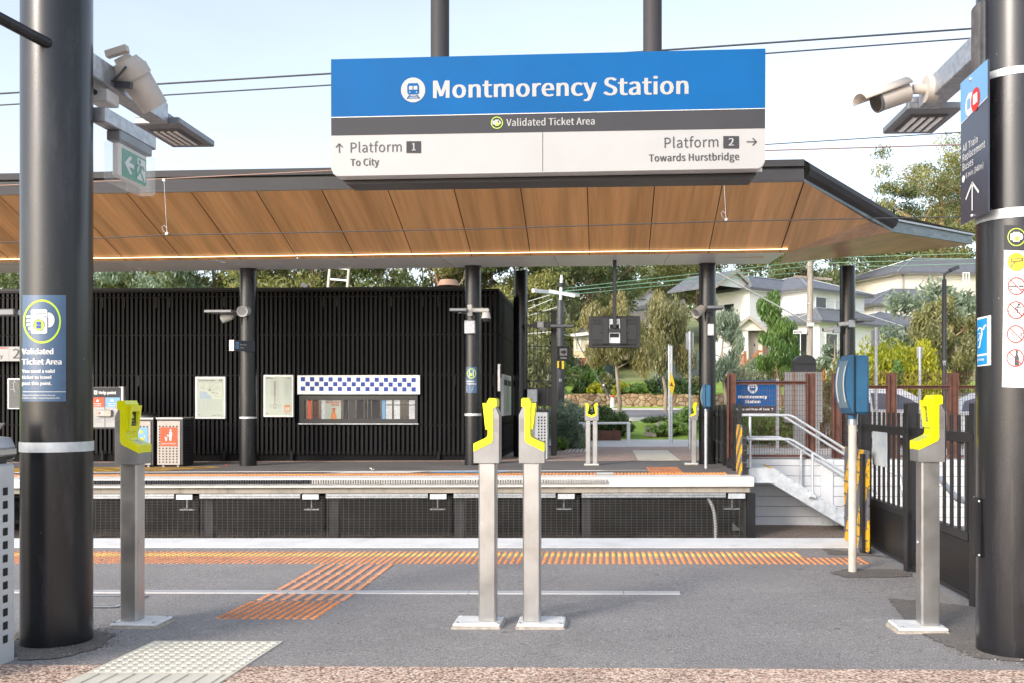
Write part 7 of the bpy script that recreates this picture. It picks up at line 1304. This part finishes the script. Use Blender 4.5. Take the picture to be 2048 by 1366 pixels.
tree('young_gum', 'sparse blue grey sapling right of the dark arch topped pillar', at(1652, 30), hgt(1655, 640, 30), .75, 'leaf_blue', 'bark', 15, trunk_r=.06, crown0=.2, limbs=8, clumps=26, n_each=60, ln=.26, wd=.07, droop=.6, csize=.3)
tree('young_gum', 'thin pale sapling behind the white poles at the right', at(1822, 40), hgt(1815, 590, 40), 1.4, 'leaf_blue', 'bark', 16, trunk_r=.06, crown0=.3, limbs=7, clumps=22, n_each=60, ln=.3, wd=.08, droop=.3, csize=.28, flat=1.5)
tree('olive_tree', 'big dense olive green tree behind the dark street lamp', at(1905, 31), hgt(1905, 600, 31), 1.0, 'leaf_olive', 'bark_pink', 17, trunk_r=.14, crown0=.15, limbs=10, clumps=62, n_each=360, ln=.18, wd=.05, droop=1.2, csize=.32, flat=1.1, fork=3)
tree('young_gum', 'silvery leaved gum above the olive tree at the right edge', at(1922, 38), hgt(1930, 568, 38), 1.7, 'leaf_blue', 'bark', 18, trunk_r=.1, crown0=.5, limbs=7, clumps=30, n_each=120, ln=.34, wd=.1, droop=.6, csize=.33)
for k, (px, lab) in enumerate(((1730, 'golden lime shrub left of the taller white pole'), (1790, 'golden lime shrub between the two white poles'), (1838, 'golden lime shrub behind the shorter white pole'))): shrub('golden_shrub', lab, at(px, 29.2), 2.5, hgt(px, 668 + 6 * k, 29.2), 'leaf_lime', 30 + k, group='golden shrubs behind the mesh fence', n=26, n_each=420, ln=.19, wd=.05, droop=1.3)
shrub('hedge_shrub', 'dull green shrub under the golden shrubs, left of the shorter white pole', at(1795, 28.3), 1.1, hgt(1795, 722, 28.3), 'leaf_green', 34, n=14, n_each=130)
# garden plants
gl = 'garden bushes beside the footpath'
shrub('grey_bush', 'round grey green bush next to the slatted gate post', at(1140, 25.5), 1.0, .98, 'leaf_blue', 40, n=26, n_each=190, ln=.12, wd=.035, group=gl); shrub('grey_bush', 'airy grey bush behind the round bush at the slatted gate', at(1128, 28), 1.6, 1.25, 'leaf_blue', 41, n=18, n_each=120, ln=.16, wd=.04, group=gl)
for k, (px, Y, w, h, lm, lab) in enumerate(((1166, 29.0, 1.1, .95, 'leaf_dark', 'dark green bush behind the left post of the white rail'), (1200, 29.5, 1.2, 1.0, 'leaf_dark', 'dark green bush behind the middle of the white rail'), (1228, 29.0, 1.1, .8, 'leaf_dark', 'low dark bush at the foot of the slim pale trunk'), (1246, 29.4, .8, .5, 'leaf_green', 'small green bush by the right post of the white rail'), (1322, 29.2, .9, .38, 'leaf_green', 'low bright green mound left of the speed hump pole'), (1352, 29.6, 1.3, .45, 'leaf_green', 'wide bright green mound right of the speed hump pole'), (1345, 32.0, 2.2, .45, 'leaf_dark', 'dark ground hugging bush behind the bright green mounds'), (1375, 30.5, 1.0, .7, 'leaf_green', 'green bush behind the far ticket reader'), (1122, 24.6, .5, .35, 'leaf_green', 'tiny green plant at the foot of the slatted gate'))): shrub('low_bush', lab, at(px, Y), w, h, lm, 50 + k, group=gl, n=20, n_each=150, ln=.13, wd=.04)
gs = 'bushes on the terrace above the stone wall'
for k, (px, Y, w, h, lm, lab) in enumerate(((1152, 52, 3.2, 1.2, 'leaf_dark', 'tall dark bush left of the slate paling fence'), (1170, 46.5, 1.3, .7, 'leaf_dark', 'low dark bush on the terrace below the paling fence'), (1180, 47, .9, 1.3, 'leaf_green', 'spiky green plant on the terrace'), (1193, 46, 1.0, .6, 'leaf_lime', 'low golden plant on the terrace'), (1214, 46.5, 1.5, 1.0, 'leaf_olive', 'soft olive bush on the terrace above the red capped post'), (1198, 54, 1.0, 1.3, 'leaf_green', 'clipped upright shrub against the slate paling fence'), (1243, 46, .9, .6, 'leaf_lime', 'small yellow green plant on the terrace right of the stay wire'), (1272, 46, 1.5, .7, 'leaf_green', 'green bush on the terrace near the lawn'), (1290, 46.4, 1.4, .8, 'leaf_dark', 'dark bush on the terrace in front of the lawn'), (1325, 46.5, 1.6, 1.2, 'leaf_blue', 'grey bush on the terrace left of the yellow diamond'), (1360, 46, 2.2, .8, 'leaf_dark', 'spreading dark bush on the terrace right of the yellow diamond'), (1390, 47, 2, 1.0, 'leaf_olive', 'olive bush on the terrace behind the blue indicator'), (1190, 58.5, 3, 1.0, 'leaf_green', 'bright bush against the brick base of the cottage'), (1160, 57.5, 3, 1.4, 'leaf_dark', 'dark bush under the cottage window'), (1500, 53, 3, 1.6, 'leaf_blue', 'grey bush below the porch stairs'), (1545, 52, 4, 1.8, 'leaf_blue', 'grey green bush below the brown brick pier'))): shrub('terrace_bush', lab, at(px, Y), w, h, lm, 70 + k, group=gs, n=16, n_each=130, ln=.22, wd=.06)
for k, (px, Y, w, h) in enumerate(((1500, 27, 2.6, 1.0), (1555, 28, 2.6, .9), (1655, 26, 1.6, 1.9), (1690, 27, 1.8, 1.6), (1470, 30, 2.0, 1.3))): shrub('verge_bush', ['green bush seen through the mesh fence under the blue sign', 'green bush seen through the mesh fence behind the notice cabinet', 'tall thin bush behind the mesh between the two beam posts', 'bushy growth behind the fence and the near indicator box', 'bush behind the leftmost rusty beam post'][k], at(px, Y), w, h, 'leaf_olive' if k > 1 else 'leaf_green', 90 + k, group='bushes behind the mesh fence', n=18, n_each=120, ln=.16, wd=.05)
# big trees beyond
gum = [('tallest gum with a pale bare trunk and open crown, above the ivory house roof', 1880, 92, 285, 7.5, 'leaf_gum2', 'bark_pink', 101, .30), ('second tall gum partly hidden by the stickered column at the right', 1985, 88, 300, 7.0, 'leaf_gum2', 'bark_pink', 102, .35), ('round topped green tree between the canopy end and the tall gum', 1738, 96, 362, 4.6, 'leaf_gum', 'bark_dark', 103, .2), ('leafy gum directly above the charcoal house', 1775, 100, 400, 6.0, 'leaf_gum', 'bark_dark', 104, .2),
       ('dense gum behind the roof of the white house, right of the timber pole', 1660, 84, 470, 6.5, 'leaf_gum', 'bark_dark', 105, .2), ('dense gum behind the left roof of the white house', 1520, 88, 470, 7.0, 'leaf_gum', 'bark_dark', 106, .2), ('yellow green gum behind the stairs column', 1400, 84, 500, 5.0, 'leaf_gum2', 'bark_dark', 107, .2), ('dark gum with brown tips in the sky gap left of the stairs column', 1362, 90, 532, 4.2, 'leaf_gum', 'bark_dark', 108, .3),
       ('large dark gum behind the hanging screen pole', 1180, 78, 430, 4.6, 'leaf_gum', 'bark_pink', 109, .3), ('large dark gum behind the dark power pole', 1135, 74, 440, 6.5, 'leaf_gum', 'bark_pink', 110, .15), ('dark gum right behind the open bar gate', 1078, 66, 455, 6.0, 'leaf_gum', 'bark_dark', 111, .1), ('gum behind the canopy column with the small ticket sticker', 985, 62, 440, 6.0, 'leaf_gum2', 'bark_dark', 112, .1),
       ('gum with twisting branches above the roof cowl', 890, 60, 440, 5.6, 'leaf_gum', 'bark_pink', 113, .1), ('gum behind the pale ladder', 770, 62, 440, 5.6, 'leaf_gum', 'bark_dark', 114, .1), ('yellow green gum left of the pale ladder', 610, 60, 440, 5.2, 'leaf_gum2', 'bark_dark', 115, .1), ('yellowish gum right of the canopy column by the wall map', 548, 64, 440, 4.6, 'leaf_gum2', 'bark_dark', 116, .1), ('gum just left of the canopy column by the wall map', 440, 60, 440, 4.4, 'leaf_gum2', 'bark_dark', 117, .1), ('blue green gum with bare pale branches above the help point', 300, 60, 440, 5.4, 'leaf_blue', 'bark', 118, .15), ('gum just right of the big left column', 215, 63, 440, 5.0, 'leaf_gum', 'bark', 119, .1), ('gum at the far left edge above the slat wall', 5, 60, 440, 5.5, 'leaf_gum', 'bark', 120, .1),
       ('distant gum on the hill far right, behind the blue direction sign', 1935, 110, 380, 7, 'leaf_gum2', 'bark_pink', 121, .2), ('broad gum behind the ivory house roof', 1835, 108, 420, 7, 'leaf_gum', 'bark_pink', 122, .2)]
for lab, px, Y, yt, sp, lm, bk, sd, c0 in gum:
    h = hgt(px, yt, Y); tree('gum_tree', lab, at(px, Y), h, sp, lm, bk, sd, group='big gum trees beyond the station', trunk_r=.32 * h / 16, crown0=c0, limbs=11, clumps=62, n_each=240, ln=.34, wd=.11, droop=.9, csize=.185, fork=3, flat=.7)
# low understorey behind the slat wall and the bar gate
for k, (px, Y) in enumerate(((1062, 40), (1084, 46), (1050, 52), (1098, 55))): shrub('tall_bush', ['olive scrub behind the bars of the gate, lowest and nearest', 'leafy scrub behind the right bars of the gate', 'scrub behind the left bars of the gate', 'scrub between the gate post and the power pole'][k], at(px, Y), 2.5, 3.4 + .7 * k, ['leaf_olive', 'leaf_olive', 'leaf_gum2', 'leaf_gum'][k], 130 + k, group='scrub beyond the bar gate', n=30, n_each=190, ln=.3, wd=.09)
# far wooded hill
b = leaf_mesh('wooded_hill', [(x + random.Random(i).uniform(-5, 5), 150 + 22 * (i % 3), T(0, 150 + 22 * (i % 3)) + random.Random(i + 9).uniform(-2, 3), 8, 5, 5, random.Random(i).uniform(.2, .7)) for i, x in enumerate(np.linspace(-130, 150, 90))], 240, 1.5, .9, .2, 7, 'leaf_gum')
o = bpy.data.objects.new('wooded_hill', b); COL.objects.link(o); tag(o, 'far wooded ridge behind the houses', 'wood', kind='stuff')
